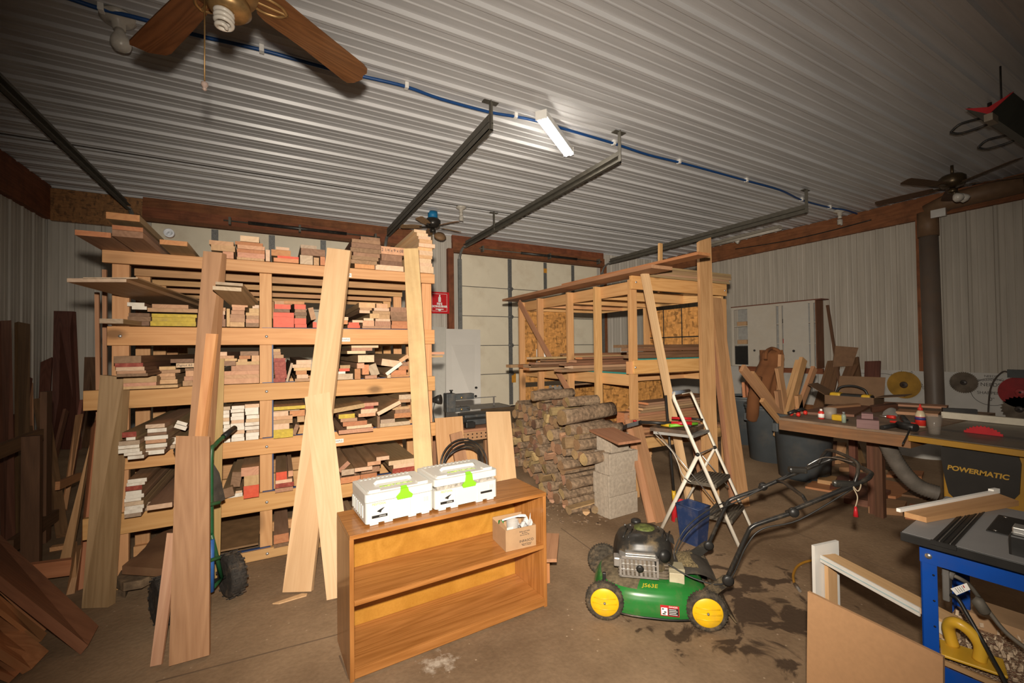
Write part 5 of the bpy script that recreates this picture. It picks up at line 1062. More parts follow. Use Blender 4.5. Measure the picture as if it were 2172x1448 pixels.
# tray of tools on the platform
PZ = P[0].z+.001; PM = basis(P[3]+V((0, 0, .001)), (P[0]-P[3]).normalized(), acr, V((0, 0, 1)))  # x toward front, y across
TRAYM = plain('dark_paint_tray', (.09, .06, .04), .5, var=.3, dirt=(.25, .12, .06), dscale=10, damt=.5)
m = MB(PM); m.box((-.03, .0, 0), (.29, .40, .006)); m.box((-.03, 0, .006), (-.02, .40, .03)); m.box((.28, 0, .006), (.29, .40, .03)); m.box((-.02, 0, .006), (.28, .01, .03)); m.box((-.02, .39, .006), (.28, .40, .03))
tag(m.build('tray', TRAYM), 'dark paint tray full of tools on top of the stepladder', 'tray')
def tool(name, label, cat, parts):
    t = None
    for nm, mat, pts, r in parts:
        m = MB(PM); m.tube([V(p) for p in pts], r, 10); 
        if t is None: t = thing(name, PM @ V(parts[0][2][0]), label, cat)
        m.build(nm, mat, t)
    return t
TRED = plain('tool_red', (.42, .015, .02), .4); TGRN = plain('tool_green', (.16, .42, .03), .4); TYEL = plain('tool_yellow', (.55, .33, .02), .4)
t = tool('snow_brush', 'black and red ice scraper brush jutting left from the ladder tray', 'brush', [('handle', BLACK, [(-.15, .08, .05), (.10, .14, .055)], .014), ('grip', TRED, [(.10, .14, .055), (.25, .20, .06)], .018)])
m = MB(PM); m.prism([(-.24, .02, .0), (-.15, .05, .03), (-.15, .11, .03), (-.27, .12, -.02), (-.30, .06, -.03)], (0, 0, .035)); m.build('scraper_blade', BLACK, t)
m = MB(PM); m.lathe([(.016, 0), (.016, .01), (0, .011)], (-.19, .07, .055), (0, 0, 1), 12); m.build('badge', TRED, t)
tool('grass_shears', 'green and yellow handled tool lying across the ladder tray', 'tool', [('handle', TGRN, [(.10, .10, .04), (.27, .28, .05)], .014), ('tip', TYEL, [(.02, .14, .035), (.11, .12, .04)], .015)])
tool('screwdriver', 'orange-gripped black tool in the middle of the ladder tray', 'tool', [('grip', plain('tool_orange', (.55, .2, .01), .4), [(.02, .26, .035), (.10, .25, .04)], .014), ('shaft', BLACK, [(.10, .25, .04), (.26, .16, .045)], .008)])
tool('pruner', 'red handled pruner at the back of the ladder tray', 'tool', [('handle', TRED, [(.04, .33, .07), (.20, .36, .075)], .012), ('blade', BLACK, [(.20, .36, .075), (.29, .38, .07)], .01)])
# wastebasket, pole and red dustpan
NAVY = plain('navy_plastic', (.018, .035, .10), .5, var=.1, dirt=(.16, .13, .10), dscale=12, damt=.35)
b1, b2, b3 = FL(1443, 1146), FL(1480, 1161), FL(1500, 1152); b4 = b1+(b3-b2); zt = .285
T4 = []
cc = (b1+b2+b3+b4)/4; T4 = [cc+(p-cc)*1.28+V((0, 0, zt)) for p in (b1, b2, b3, b4)]; Bq = [b1, b2, b3, b4]; In = [cc+(p-cc)*1.2+V((0, 0, zt)) for p in Bq]; Ib = [cc+(p-cc)*.92+V((0, 0, .01)) for p in Bq]
m = MB(); q = [[m.v(p) for p in L] for L in (Bq, T4, In, Ib)]
m._f(q[0][::-1]); m._f(q[3])
for a_, b_ in ((0, 1), (1, 2), (2, 3)):
    for i in range(4): m._f([q[a_][i], q[a_][(i+1) % 4], q[b_][(i+1) % 4], q[b_][i]])
wb = thing('wastebasket', cc, 'dusty navy blue rectangular wastebasket under the stepladder', 'wastebasket'); m.build('bucket', NAVY, wb)
m = MB(); m.tube(T4, .006, 6, closed=True); m.build('rim', NAVY, wb)
t = thing('scoop', FL(1436, 1101), 'red long-handled scoop with a black pole behind the stepladder', 'scoop'); g = FL(1436, 1101); Yp = g.y
m = MB(); m.tube([OY(1429, 1040, Yp), OY(1412, 838, Yp+.1)], .011); m.build('pole', BLACK, t)
m = MB(); m.tube([OY(1429, 1040, Yp), OY(1430, 1062, Yp)], .017); m.build('socket', TYEL, t)
m = MB(); c = g+V((0, 0, .09)); m.grid(lambda u, v: c+V((.075*math.cos(3.3*u+.1)*(1-.2*v), .05*math.sin(3.3*u+.1)-.02, -.088+.165*v)), 14, 5); m.grid(lambda u, v: c+V((.075*math.cos(3.3*u+.1)*(1-.2*v), .05*math.sin(3.3*u+.1)-.024-.03*(1-v)*v, -.088+.165*v)), 14, 5); m.build('scoop_pan', TRED, t)
m = MB(); m.tube(poly_bez([tp+bkd*.28+V((0, 0, -.02)), OY(1428, 960, tp.y), OY(1447, 1005, tp.y-.05), OY(1466, 1022, tp.y-.1)]), .004, 6); tag(m.build('cord', plain('white_cord', (.5, .45, .38), .5)), 'thin pale cord hanging from the ladder platform to its step', 'cord')

# ================================================================== LAWN MOWER
Fp, Rp = FL(1283, 1312), FL(1500, 1336); xw = (Fp-Rp).normalized(); yw = V((-xw.y, xw.x, 0)); yw = yw if yw.dot(Fp) > 0 else -yw
WBs = (Fp-Rp).length
MM = basis(Rp, xw, yw, V((0, 0, 1)))
mw = thing('lawn_mower', MM @ V((.2, .22, 0)), 'green push lawn mower with yellow wheels and black handle on the floor', 'lawn mower')
GRN = plain('mower_green', (.02, .17, .03), .28, var=.08, coat=.4, dirt=(.16, .13, .07), dscale=7, damt=.45)
MYEL = plain('mower_yellow', (.80, .47, .01), .4, var=.05, dirt=(.30, .20, .06), dscale=9, damt=.35)
MBLK = plain('mower_black', (.025, .023, .02), .38, var=.3, scale=14, dirt=(.24, .17, .09), dscale=7, damt=.75)
HBAR = plain('handle_black', (.016, .015, .014), .3, coat=.3, dirt=(.2, .15, .1), dscale=14, damt=.3)
TIRE = plain('muddy_tyre', (.05, .04, .028), .9, var=.5, scale=50, bump=.6, dirt=(.22, .15, .085), dscale=12, damt=.9)
# deck
def deck(u, v):
    a = 2*math.pi*u; pr = [(.02, .045, 1.0), (.25, .075, 1.02), (.45, .12, .99), (.6, .155, .93), (.75, .18, .84), (.88, .195, .70), (1.0, .205, .42)]
    i = max(0, min(5, int(v*6))); f = v*6-i; s = pr[i][2]*(1-f)+pr[min(i+1, 6)][2]*f; z = pr[i][1]*(1-f)+pr[min(i+1, 6)][1]*f
    ca, sa = math.cos(a), math.sin(a); e = .72; x = math.copysign(abs(ca)**e, ca); y = math.copysign(abs(sa)**e, sa)
    return V((.27+.315*s*x, .225+.245*s*y, z))
m = MB(MM); m.grid(deck, 64, 18); m.lathe([(.12, .18), (.13, .206), (.12, .235), (0, .236)], (.30, .225, 0), (0, 0, 1), 28); dk = m.build('deck', GRN, mw)
m = MB(MM); m.tube([MM.inverted() @ (MM @ (deck(k/48, 0)+V((0, 0, -.002)))) for k in range(48)], .006, 6, closed=True); m.build('deck_rim', MBLK, mw)
YT = plain('deck_yellow_lettering', (.6, .45, .03), .5)
text('lettering', 'JS63E', YT, MM @ basis((.285, .028, .190), V((-1, 0, 0)), V((0, .92, .39)), V((0, -.39, .92))), .032, dk, 1.15, shear=.2)
st_ = MM @ basis((.19, -.0255, .095), V((-1, 0, 0)), V((0, .18, .98)), V((0, -.98, .18)))
m = MB(st_); m.box((-.048, -.026, 0), (.048, .026, .001)); dc = m.build('danger_decal', TRED, mw)
m = MB(st_); m.box((-.044, -.022, .001), (-.012, .014, .0016)); m.build('pictogram', WHT, dc)
m = MB(st_); m.box((-.008, -.022, .001), (.044, .012, .0016)); m.build('text_block', BLACK, dc)
text('lettering', 'DANGER', WHT, st_ @ Matrix.Translation((.018, .019, .0015)), .011, dc)
for k in range(4):
    m = MB(st_); m.box((-.004, -.018+.008*k, .0016), (.038-.006*(k % 2), -.0155+.008*k, .002)); m.build('text_line', WHT, dc)
for x0, x1, y0 in ((-.040, -.030, .004), (-.030, -.018, -.010), (-.038, -.022, -.019)):
    m = MB(st_); m.box((x0, y0, .0016), (x1, y0+.006, .002)); m.build('pictogram_mark', BLACK, dc)
m = MB(MM); m.grid(lambda u, v: deck(-.22+.50*u, .60+.36*v)+V((.001, 0, .003)), 24, 8); m.build('dust_crust', plain('dust_crust', (.13, .10, .06), .95, var=.5, scale=30, bump=.6), dk)
# wheels
for x, y, s in ((WBs, .0, -1), (0, .0, -1), (WBs, .465, 1), (-.02, .465, 1)):
    R0 = .102; m = MB(MM); c = V((x, y, R0))
    m.lathe([(.07, -.020), (.084, -.026), (.096, -.024), (R0, -.012), (R0, .012), (.096, .024), (.07, .022)], c, (0, 1, 0), 40)
    for k in range(36):
        a = 2*math.pi*k/36; d = V((math.cos(a), 0, math.sin(a))); tt = V((-d.z, 0, d.x))
        for q in (-.012, .006):
            o = c+d*(R0-.002)+V((0, q, 0))+tt*(.004 if q > 0 else 0); m.hex8([o-tt*.004, o+tt*.004, o+tt*.004+V((0, .011, 0)), o-tt*.004+V((0, .011, 0)), o-tt*.003+d*.005, o+tt*.003+d*.005, o+tt*.003+d*.005+V((0, .011, 0)), o-tt*.003+d*.005+V((0, .011, 0))])
    w = m.build('wheel', TIRE, mw)
    m = MB(MM); m.lathe([(0, .029), (.04, .03), (.072, .026), (.079, .020), (.079, -.01), (.02, -.012), (0, -.012)], c, (0, s, 0), 36)
    for q in (-.03, 0, .028):
        hw = math.sqrt(max(.0, .066**2-q*q)); m.tube([c+V((-hw, s*.0295, q)), c+V((0, s*.0315, q-.004)), c+V((hw, s*.0295, q))], .0035, 6)
    m.build('hubcap', MYEL, w)
    if s > 0: m = MB(MM); m.lathe([(0, .015), (.05, .016), (.076, .012), (.076, .0), (0, .0)], c, (0, -1, 0), 28); m.build('inner_hub', MYEL, w)
    m = MB(MM); m.lathe([(.007, .03), (.006, .036), (0, .038)], c, (0, s, 0), 10); m.build('axle_bolt', GALV, w)
# engine
m = MB(MM)
def shroud(u, v):
    a = 2*math.pi*u; pr = [(0, 1.0, .25), (.2, 1.03, .27), (.45, 1.0, .325), (.6, .95, .36), (.75, .84, .395), (.9, .58, .42), (1, .0, .428)]
    i = max(0, min(5, int(v*6))); f = v*6-i; s = pr[i][1]*(1-f)+pr[i+1][1]*f; z = pr[i][2]*(1-f)+pr[i+1][2]*f
    ca, sa = math.cos(a), math.sin(a); x = math.copysign(abs(ca)**.65, ca); y = math.copysign(abs(sa)**.65, sa)
    return V((.305+.165*s*x, .225+.165*s*y, z-.03*s*(x > .3)*(x-.3)))
m.grid(shroud, 48, 18); en = m.build('engine_cover', MBLK, mw)
for k in range(9):
    x = .42-.030*k; m = MB(MM); m.tube([(x, .13, .398), (x-.015, .17, .414), (x-.03, .21, .420)], .005, 6); m.build('cooling_fin', BLACK, en)
for k in range(7): m = MB(MM); m.tube([(.40-.032*k, .27, .418), (.40-.032*k, .32, .402)], .0045, 6); m.build('cooling_fin', BLACK, en)
m = MB(MM); m.lathe([(.062, .412), (.058, .428), (.03, .434), (0, .435)], (.29, .235, 0), (0, 0, 1), 24); m.build('starter_badge', plain('badge_grass', (.10, .12, .03), .6, var=.6, scale=40), en)
m = MB(MM); m.lathe([(.03, 0), (.03, .02), (.022, .026), (0, .027)], (.33, .34, .405), (0, 0, 1), 16); m.build('fuel_cap', BLACK, en)
m = MB(MM); m.prism([(.17, .20, .40), (.13, .20, .385), (.125, .20, .35), (.16, .20, .37)], (0, .05, 0)); m.build('pull_handle', BLACK, en)
m = MB(MM); m.lathe([(.032, 0), (.034, .006), (0, .008)], (.20, .062, .345), (-.3, -1, .2), 16); m.build('side_cap', BLACK, en)
ENG = plain('engine_block', (.17, .14, .11), .6, metal=.4, var=.4, scale=25, dirt=(.2, .14, .08), dscale=8, damt=.6)
m = MB(MM); m.box((.18, .08, .2), (.44, .36, .30), .01)
for k in range(5): m.box((.18, .07, .212+k*.018), (.45, .37, .220+k*.018))
m.build('engine_block', ENG, mw)
# muffler guard with slots
SIL = plain('bare_aluminium', (.55, .54, .52), .32, metal=.75, var=.1, scale=20, dirt=(.2, .16, .11), dscale=8, damt=.4)
m = MB(MM); y = .035
for z0, z1 in ((.222, .232), (.322, .338)): m.box((.235, y, z0), (.445, y+.004, z1))
for x0, x1 in ((.235, .247), (.433, .445)): m.box((x0, y, .222), (x1, y+.004, .338))
for k in range(8):
    x = .252+k*.023; m.hex8([(x, y, .23), (x+.012, y, .23), (x+.018, y, .325), (x+.006, y, .325), (x, y+.004, .23), (x+.012, y+.004, .23), (x+.018, y+.004, .325), (x+.006, y+.004, .325)])
for z in (.262, .292): m.box((.245, y-.001, z), (.435, y+.003, z+.006))
m.box((.235, y+.004, .332), (.445, .10, .338)); m.box((.441, y+.004, .222), (.445, .10, .338)); m.box((.235, y+.004, .222), (.239, .10, .338)); mg = m.build('muffler_guard', SIL, mw)
m = MB(MM); m.box((.255, .05, .24), (.425, .09, .32), .006); m.build('muffler', ENG, mw)
m = MB(MM); m.lathe([(.006, .0), (.02, .001), (.021, .003), (.006, .004)], (.335, .0335, .275), (0, -1, 0), 16); m.build('exhaust_port', BLACK, mg)
m = MB(MM); m.box((.44, .055, .265), (.475, .12, .315), .006); m.build('exhaust_stub', SIL, mw)
m = MB(MM); m.box((.25, .05, .342), (.41, .085, .352)); m.box((.26, .045, .352), (.40, .07, .358)); m.build('guard_shelf', SIL, mw)
m = MB(MM); m.box((.095, .075, .18), (.175, .155, .248), .004); bb = m.build('air_filter_box', plain('cream_plastic', (.52, .46, .32), .5, dirt=(.3, .22, .12), dscale=8, damt=.4), mw)
m = MB(MM); m.box((.092, .072, .248), (.178, .16, .272), .004); m.build('filter_lid', plain('tan_plastic', (.30, .26, .17), .6), bb)
m = MB(MM); m.box((.125, .068, .172), (.145, .076, .196), .002); m.build('filter_clip', GRN, bb)
# rear chute and flap
m = MB(MM); m.grid(lambda u, v: V((.13-.21*u, .10+.26*v, .19+.085*math.sin(math.pi*(.15+.75*u))*(.6+.4*math.sin(math.pi*v)))), 12, 10); m.build('rear_chute', DUSTBLK, mw)
CLIP = plain('grass_clippings', (.20, .15, .075), 1, var=.6, scale=90, bump=1)
m = MB(MM); m.grid(lambda u, v: V((.11-.10*u, .13+.19*v, .262+.02*math.sin(3.1*u)*math.sin(3.1*v))), 8, 8); m.build('grass_clippings', CLIP, mw)
m = MB(MM); m.hex8([(-.06, .04, .15), (-.06, .42, .15), (-.15, .42, .03), (-.15, .04, .03), (-.07, .04, .155), (-.07, .42, .155), (-.16, .42, .03), (-.16, .04, .03)]); m.build('rear_flap', MBLK, mw)
for y in (.015, .425):   # brackets
    m = MB(MM); m.prism([(.03, y, .165), (-.045, y, .175), (-.125, y, .245), (-.125, y, .285), (-.09, y, .285), (.01, y, .205)], (0, .012, 0)); m.build('handle_bracket', MBLK, mw)
    m = MB(MM); m.lathe([(.028, 0), (.03, .012), (.018, .018), (0, .02)], (-.108, y-.004, .268), (0, -1, 0), 14); m.build('handle_knob', BLACK, mw)
    m = MB(MM); m.box((-.045, y-.01, .09), (-.02, y+.012, .19)); m.build('height_lever', MBLK, mw)
m = MB(MM); m.box((WBs-.01, .03, .17), (WBs+.01, .05, .235), .003); m.build('height_lever', BLACK, mw)
lo_n = [(-.105, .02, .265), (-.205, .02, .50), (-.232, .02, .548), (-.285, .02, .578), (-.44, .02, .643)]
up_n = [(-.40, .025, .633), (-.62, .025, .745), (-.755, .03, .812), (-.80, .05, .838), (-.815, .10, .846)]
def mir(p): return [(a, .44-b, c) for a, b, c in p]
for q in (lo_n, mir(lo_n)): m = MB(MM); m.tube(poly_bez(q, 5), .0115, 10); m.build('lower_handle', HBAR, mw)
m = MB(MM); m.tube(poly_bez(up_n+mir(up_n)[::-1], 5), .0115, 10); m.build('upper_handle', HBAR, mw)
for y in (.008, .432):
    m = MB(MM); m.lathe([(.024, -.014), (.026, .0), (.02, .012), (0, .014)], (-.43, y, .642), (0, -1, 0), 12); m.build('clamp_knob', BLACK, mw)
m = MB(MM); m.tube([(-.50, .03, .685), (-.51, .10, .70), (-.51, .34, .70), (-.50, .41, .685)], .0095, 8); m.build('cross_bar', HBAR, mw)
m = MB(MM); m.tube(poly_bez([(-.72, .035, .80), (-.745, .05, .86), (-.76, .10, .895), (-.76, .34, .895), (-.745, .39, .86), (-.72, .405, .80)], 5), .009, 8); m.build('bail_bar', HBAR, mw)
m = MB(MM); m.box((-.66, .385, .74), (-.56, .43, .775), .012); m.build('throttle_box', MBLK, mw)
m = MB(MM); m.box((-.72, .02, .775), (-.62, .05, .81), .012); m.build('control_lever', MBLK, mw)
m = MB(MM); m.tube(poly_bez([(-.58, .41, .74), (-.30, .40, .57), (-.14, .36, .50), (.02, .30, .40), (.10, .28, .28), (.10, .26, .22)]), .004, 6)
m.tube(poly_bez([(-.60, .42, .73), (-.30, .41, .58), (-.12, .37, .515), (.04, .31, .41), (.115, .28, .28), (.11, .25, .22)]), .004, 6); m.build('control_cable', BLACK, mw)
m = MB(MM); m.tube(poly_bez([(-.70, .01, .78), (-.45, .0, .61), (-.28, .005, .55), (-.20, .0, .46), (-.10, .0, .26), (.05, .05, .24), (.20, .09, .30)]), .0045, 6); m.build('control_cable', BLACK, mw)
m = MB(MM); m.tube(poly_bez([(-.66, .40, .79), (-.74, .36, .85), (-.755, .12, .885)]), .0025, 5); m.build('bail_wire', STEEL, mw)
m = MB(MM); m.tube(poly_bez([(-.70, .02, .79), (-.72, .012, .74), (-.71, .01, .69)]), .003, 5); m.tube(poly_bez([(-.70, .04, .81), (-.715, .0, .77), (-.74, .02, .80), (-.72, .05, .79)]), .003, 5); m.build('string', plain('string', (.4, .32, .22), .9), mw)
m = MB(MM); m.lathe([(.012, 0), (.008, .03), (.005, .05), (0, .05)], (-.71, .01, .64), (0, 0, 1), 10); m.build('string_tag', TRED, mw)

# ================================================================== FRONT RIGHT: router table, panel, drawer frame
TZ = .86
Kc = FL(1909, 1127, TZ); Kr = FL(2142, 1188, TZ); fx = (Kr-Kc).normalized(); fy = V((-fx.y, fx.x, 0)); TW, TD = .86, .60
TM = basis(Kc, fx, fy, V((0, 0, 1)))
BLUE = plain('blue_enamel', (.005, .065, .36), .35, var=.06, dirt=(.05, .05, .08), dscale=6, damt=.3)
GTOP = plain('grey_table_top', (.24, .235, .235), .45, var=.04)
rt = thing('router_table', TM @ V((TW/2, TD/2, -TZ)), 'blue-legged router table with a grey top at the front right', 'table')
m = MB(TM); m.box((.004, .004, -.001), (TW, TD, .0), 0); m.build('top_laminate', GTOP, rt)
m = MB(TM); m.box((0, 0, -.030), (TW+.004, TD+.004, -.001), .002); m.build('top', BLACK, rt)
# T-track running from the front edge back
i3 = TM.inverted(); a = i3 @ FL(2000, 1153, TZ); m = MB(TM); x = a.x
m.box((x-.025, -.004, .0), (x-.017, TD, .003)); m.box((x-.006, -.004, .0), (x-.002, TD, .0025)); m.box((x+.006, -.004, .0), (x+.010, TD, .0025)); m.box((x+.020, -.004, .0), (x+.025, TD, .003)); m.box((x-.017, -.004, .0), (x+.02, TD, .0008)); tk = m.build('mitre_track', BLACK, rt)
m = MB(TM); m.box((x-.011, .0, .001), (x-.009, TD, .004)); m.box((x+.014, .0, .001), (x+.016, TD, .0035)); m.build('track_metal_line', STEEL, tk)  # bare metal lines running along the black track
m = MB(TM); m.box((x-.03, -.008, -.012), (x+.03, -.001, .002)); m.build('track_end', BLACK, tk)
p = [i3 @ FL(*q, TZ) for q in ((2091, 1126), (2124, 1095), (2172, 1100))]; x0, y0, y1 = p[0].x, p[0].y, p[1].y
m = MB(TM); m.box((x0, y0, 0), (x0+.30, y0+.235, .004), .003); rp_ = m.build('router_plate', BLACK, rt)
m = MB(TM); m.lathe([(.05, 0), (.05, .002), (.034, .003), (0, .003)], (x0+.15, y0+.12, .004), (0, 0, 1), 28); m.build('insert_ring', plain('ring_dark', (.04, .04, .04), .25), rp_)
m = MB(TM); m.lathe([(.02, 0), (.012, .006), (0, .008)], (x0+.15, y0+.12, .006), (0, 0, 1), 16); m.build('router_bit', TRED, rp_)
for dx_, dy_ in ((.02, .02), (.28, .02), (.02, .215), (.28, .215)):
    m = MB(TM); m.lathe([(.006, 0), (0, .001)], (x0+dx_, y0+dy_, .0042), (0, 0, 1), 8); m.build('plate_screw', STEEL, rp_)
# fence at the right edge of the view
p = i3 @ FL(2150, 1165, TZ); m = MB(TM); m.box((p.x, p.y-.02, .002), (p.x+.5, p.y+.03, .075), .003)
for k in range(3): m.box((p.x-.001, p.y-.023, .012+.02*k), (p.x+.5, p.y-.02, .02+.02*k))
fn = m.build('fence', SIL, rt)
m = MB(TM); m.box((p.x-.004, p.y-.055, -.06), (p.x+.06, p.y-.024, .06), .006); m.build('fence_clamp', BLACK, fn)
for k in range(5): m = MB(TM); m.lathe([(.007, 0), (.006, .004), (0, .005)], (p.x+.04, p.y-.056, -.03+.018*k), (0, -1, 0), 10); m.build('clamp_screw', STEEL, fn)
m = MB(TM); m.box((.38, -.035, -.085), (TW, -.002, -.035), .006); sw = m.build('front_rail', BLACK, rt)
m = MB(TM); m.box((.40, -.04, -.097), (TW, -.03, -.088)); m.build('rail_scale', SIL, sw)
m = MB(TM); m.box((.36, -.03, -.07), (.5, .02, -.03), .01); m.build('switch_box', BLACK, rt)
def leg(x, y, sx, sy):
    m = MB(TM); m.box((x, y, -TZ), (x+.041*sx, y+.004, -.03)) if sx > 0 else m.box((x-.055, y, -TZ), (x, y+.004, -.03)); m.box((x, y, -TZ), (x+.004, y+.055*sy, -.03)) if sy > 0 else m.box((x, y-.055, -TZ), (x+.004, y, -.03)); o = m.build('leg', BLUE, rt)
    if y < .2 and x < .3:
        m = MB(TM)
        for k in range(5): m.lathe([(.0035, 0), (0, .0005)], (x+.032, y-.0005, -.135-.085*k), (0, -1, 0), 8)
        m.build('bolt_hole', BLACK, o); m = MB(TM); m.lathe([(.011, 0), (.009, .005), (0, .006)], (x+.021, y, -.075), (0, -1, 0), 12); m.build('leg_bolt', STEEL, o)
leg(.038, .055, 1, 1); leg(.78, .055, -1, 1); leg(.038, .52, 1, -1); leg(.78, .52, -1, -1)
m = MB(TM); m.box((.038, .052, -.10), (.78, .056, -.031)); m.box((.038, .519, -.10), (.78, .523, -.031)); m.box((.036, .056, -.10), (.04, .52, -.031)); m.build('apron', BLUE, rt)
m = MB(TM); m.box((.038, .05, -.48), (.78, .054, -.424)); m.build('lower_rail', BLUE, rt); m = MB(TM); m.box((.038, .52, -.48), (.78, .524, -.424)); m.build('lower_rail', BLUE, rt)
PLYS = plain('shelf_plywood', (.40, .24, .11), .65, var=.12)
m = MB(TM); m.box((.043, .060, -.424), (.776, .515, -.408)); m.build('lower_shelf', PLYS, rt)
SZ = -.408
# things under the table
def sawdust():
    m, nt, b = _new('wood_chips'); L = nt.links.new; tc = N(nt, 'ShaderNodeTexCoord'); vo = N(nt, 'ShaderNodeTexVoronoi', Scale=190.); L(tc.outputs['Object'], vo.inputs['Vector'])
    sp = N(nt, 'ShaderNodeSeparateColor'); L(vo.outputs['Color'], sp.inputs[0]); r = N(nt, 'ShaderNodeValToRGB'); e = r.color_ramp.elements
    e[0].color = (.16, .055, .04, 1); e[1].color = (.62, .47, .32, 1); q = e.new(.35); q.color = (.36, .21, .12, 1); L(sp.outputs[0], r.inputs[0]); L(r.outputs[0], b.inputs['Base Color']); b.inputs['Roughness'].default_value = 1
    bp = N(nt, 'ShaderNodeBump', Strength=1., Distance=.01); L(vo.outputs['Distance'], bp.inputs['Height']); L(bp.outputs[0], b.inputs['Normal']); return m
SAW = sawdust()
m = MB(TM); m.grid(lambda u, v: V((.046+.71*u, .065+.40*v, SZ+.003+.035*math.sin(math.pi*min(1, max(0, u)))*math.sin(math.pi*v)*(.6+.4*math.sin(9*u+5*v))*(1 if v < .8 else .6))), 40, 30); ob = m.build('sawdust', SAW); tag(ob, 'drift of coarse sawdust on the lower shelf of the router table', 'sawdust', kind='stuff')
random.seed(9); m = MB(TM)
for k in range(500):
    x, y = random.uniform(.06, .75), random.uniform(.07, .40); s = random.uniform(.002, .006); m.box((x-s, y-s*.4, SZ+.02), (x+s, y+s*.4, SZ+.022+random.uniform(0, .018)), 0, Matrix.Rotation(random.uniform(0, 3), 3, 'Z') @ Matrix.Rotation(random.uniform(-.5, .5), 3, 'X'))
tag(m.build('shavings', plain('pale_shavings', (.60, .46, .32), .9, var=.3, scale=60)), 'loose pale shavings on top of the sawdust drift', 'shavings', kind='stuff')
PBY = plain('push_block_yellow', (.62, .36, .03), .35, coat=.3, var=.08)
a = i3 @ FL(2005, 1398, TZ+SZ+.03); b = i3 @ FL(2064, 1418, TZ+SZ+.03); u = (b-a).normalized(); w_ = V((-u.y, u.x, 0)); PBM = TM @ basis(a+V((0, 0, .004)), u, w_, V((0, 0, 1)))
t = thing('push_block', PBM @ V((.06, .05, 0)), 'yellow push block with an arched handle lying in the sawdust', 'push block')
m = MB(PBM); m.box((-.01, -.0, 0), (.135, .10, .009), .003); m.build('base_plate', PBY, t)
m = MB(PBM); m.tube(poly_bez([(.022, .085, .008), (.012, .075, .07), (.03, .055, .10), (.062, .05, .085), (.082, .045, .05), (.078, .04, .008)], 6), [.017]*31, 12); m.build('handle', PBY, t)
OUT = plain('grey_outlet_strip', (.14, .13, .12), .5, var=.2, dirt=(.25, .2, .15), dscale=10, damt=.4)
m = MB(TM); m.box((.081, .10, -.228), (.099, .14, -.10), .004); tag(m.build('power_strip', OUT), 'grey power strip screwed inside the router table leg', 'power strip')
def cord(name, pts, r, label, mat):
    m = MB(); m.tube(poly_bez(pts, 8), r, 8); return tag(m.build(name, mat), label, 'cord')
DC = plain('dusty_grey_cord', (.12, .105, .085), .6, var=.3, dirt=(.24, .18, .12), dscale=9, damt=.5)
YQ = (TM @ V((.2, .13, 0))).y
def tl(x, y, yy): # pixel onto the vertical plane TM y = yy
    return OP(x, y, TM @ V((0, yy, 0)), fy)
cord('extension_cord', [tl(2004, 1213, .12), tl(2035, 1226, .13), tl(2060, 1245, .15), tl(2100, 1300, .17), tl(2135, 1342, .16), tl(2190, 1385, .14)], .0065, 'thick dusty cord from the upper socket under the router table', DC)
cord('extension_cord', [tl(2008, 1259, .11), tl(2030, 1268, .10), tl(2050, 1300, .09), tl(2080, 1352, .07), tl(2110, 1405, .03), tl(2140, 1460, -.02)], .006, 'glossy black cord from the lower socket curving to the front', BLACK)
for k, (q0, q1) in enumerate((((2000, 1211), (2024, 1222)), ((2004, 1257), (2016, 1263)))):
    m = MB(); m.tube([tl(*q0, .12), tl(*q1, .12)], .014, 10); tag(m.build('plug', OUT), '%s dusty plug in the power strip of the router table' % ['upper', 'lower'][k], 'plug')
m = MB(); c0, c1, c2, c3 = tl(2016, 1248, .10), tl(2029, 1262, .10), tl(2058, 1250, .10), tl(2050, 1236, .10); m.hex8([c0, c1, c2, c3]+[p+fy*.001 for p in (c0, c1, c2, c3)]); tg = m.build('warning_tag', WHITE); tag(tg, 'white paper warning tag on the thick cord under the router table', 'tag')
for k in range(5):
    q0 = c3.lerp(c0, .22+.13*k).lerp(c2.lerp(c1, .22+.13*k), .12); q1 = c3.lerp(c0, .22+.13*k).lerp(c2.lerp(c1, .22+.13*k), .5 if k == 0 else .88); dn = (c0-c3).normalized()*.0012*(2.4 if k == 0 else 1)
    m = MB(); m.hex8([q0-fy*.001, q0+dn-fy*.001, q1+dn-fy*.001, q1-fy*.001, q0-fy*.0004, q0+dn-fy*.0004, q1+dn-fy*.0004, q1-fy*.0004]); m.build('tag_print', TRED if k == 0 else BLACK, tg)
m = MB(); m.tube([tl(2066, 1268, .14), tl(2072, 1272, .14), tl(2088, 1296, .15), tl(2093, 1302, .15)], [.010, .017, .017, .010], 10); tag(m.build('inline_switch', DC), 'dusty in-line switch on the thick cord under the router table', 'switch')
TEALG = glassy('teal_goggles', (.05, .16, .18), .4, .15)
t = thing('safety_glasses', TM @ V((.42, .44, SZ)), 'teal safety glasses lying at the back of the router table shelf', 'glasses')
m = MB(TM); m.grid(lambda u, v: V((.24+.24*u, .47-.10*math.sin(math.pi*u), SZ+.02+.055*v*(1-.5*abs(2*u-1)**2))), 20, 4); m.build('lens', TEALG, t)
m = MB(TM); m.tube([(.24, .47, SZ+.03), (.30, .50, SZ+.02), (.36, .50, SZ+.02)], .004); m.tube([(.48, .47, SZ+.03), (.55, .42, SZ+.02), (.60, .40, SZ+.015)], .006); m.build('temple_arms', plain('grey_rubber', (.12, .15, .17), .5), t)
m = MB(TM); m.prism([(.24, .36, SZ+.036), (.30, .49, SZ+.036), (.52, .45, SZ+.036), (.44, .32, SZ+.036)], (0, 0, .004)); tag(m.build('sheet', plain('navy_sheet', (.012, .03, .12), .5)), 'navy blue sheet half buried behind the sawdust', 'sheet')
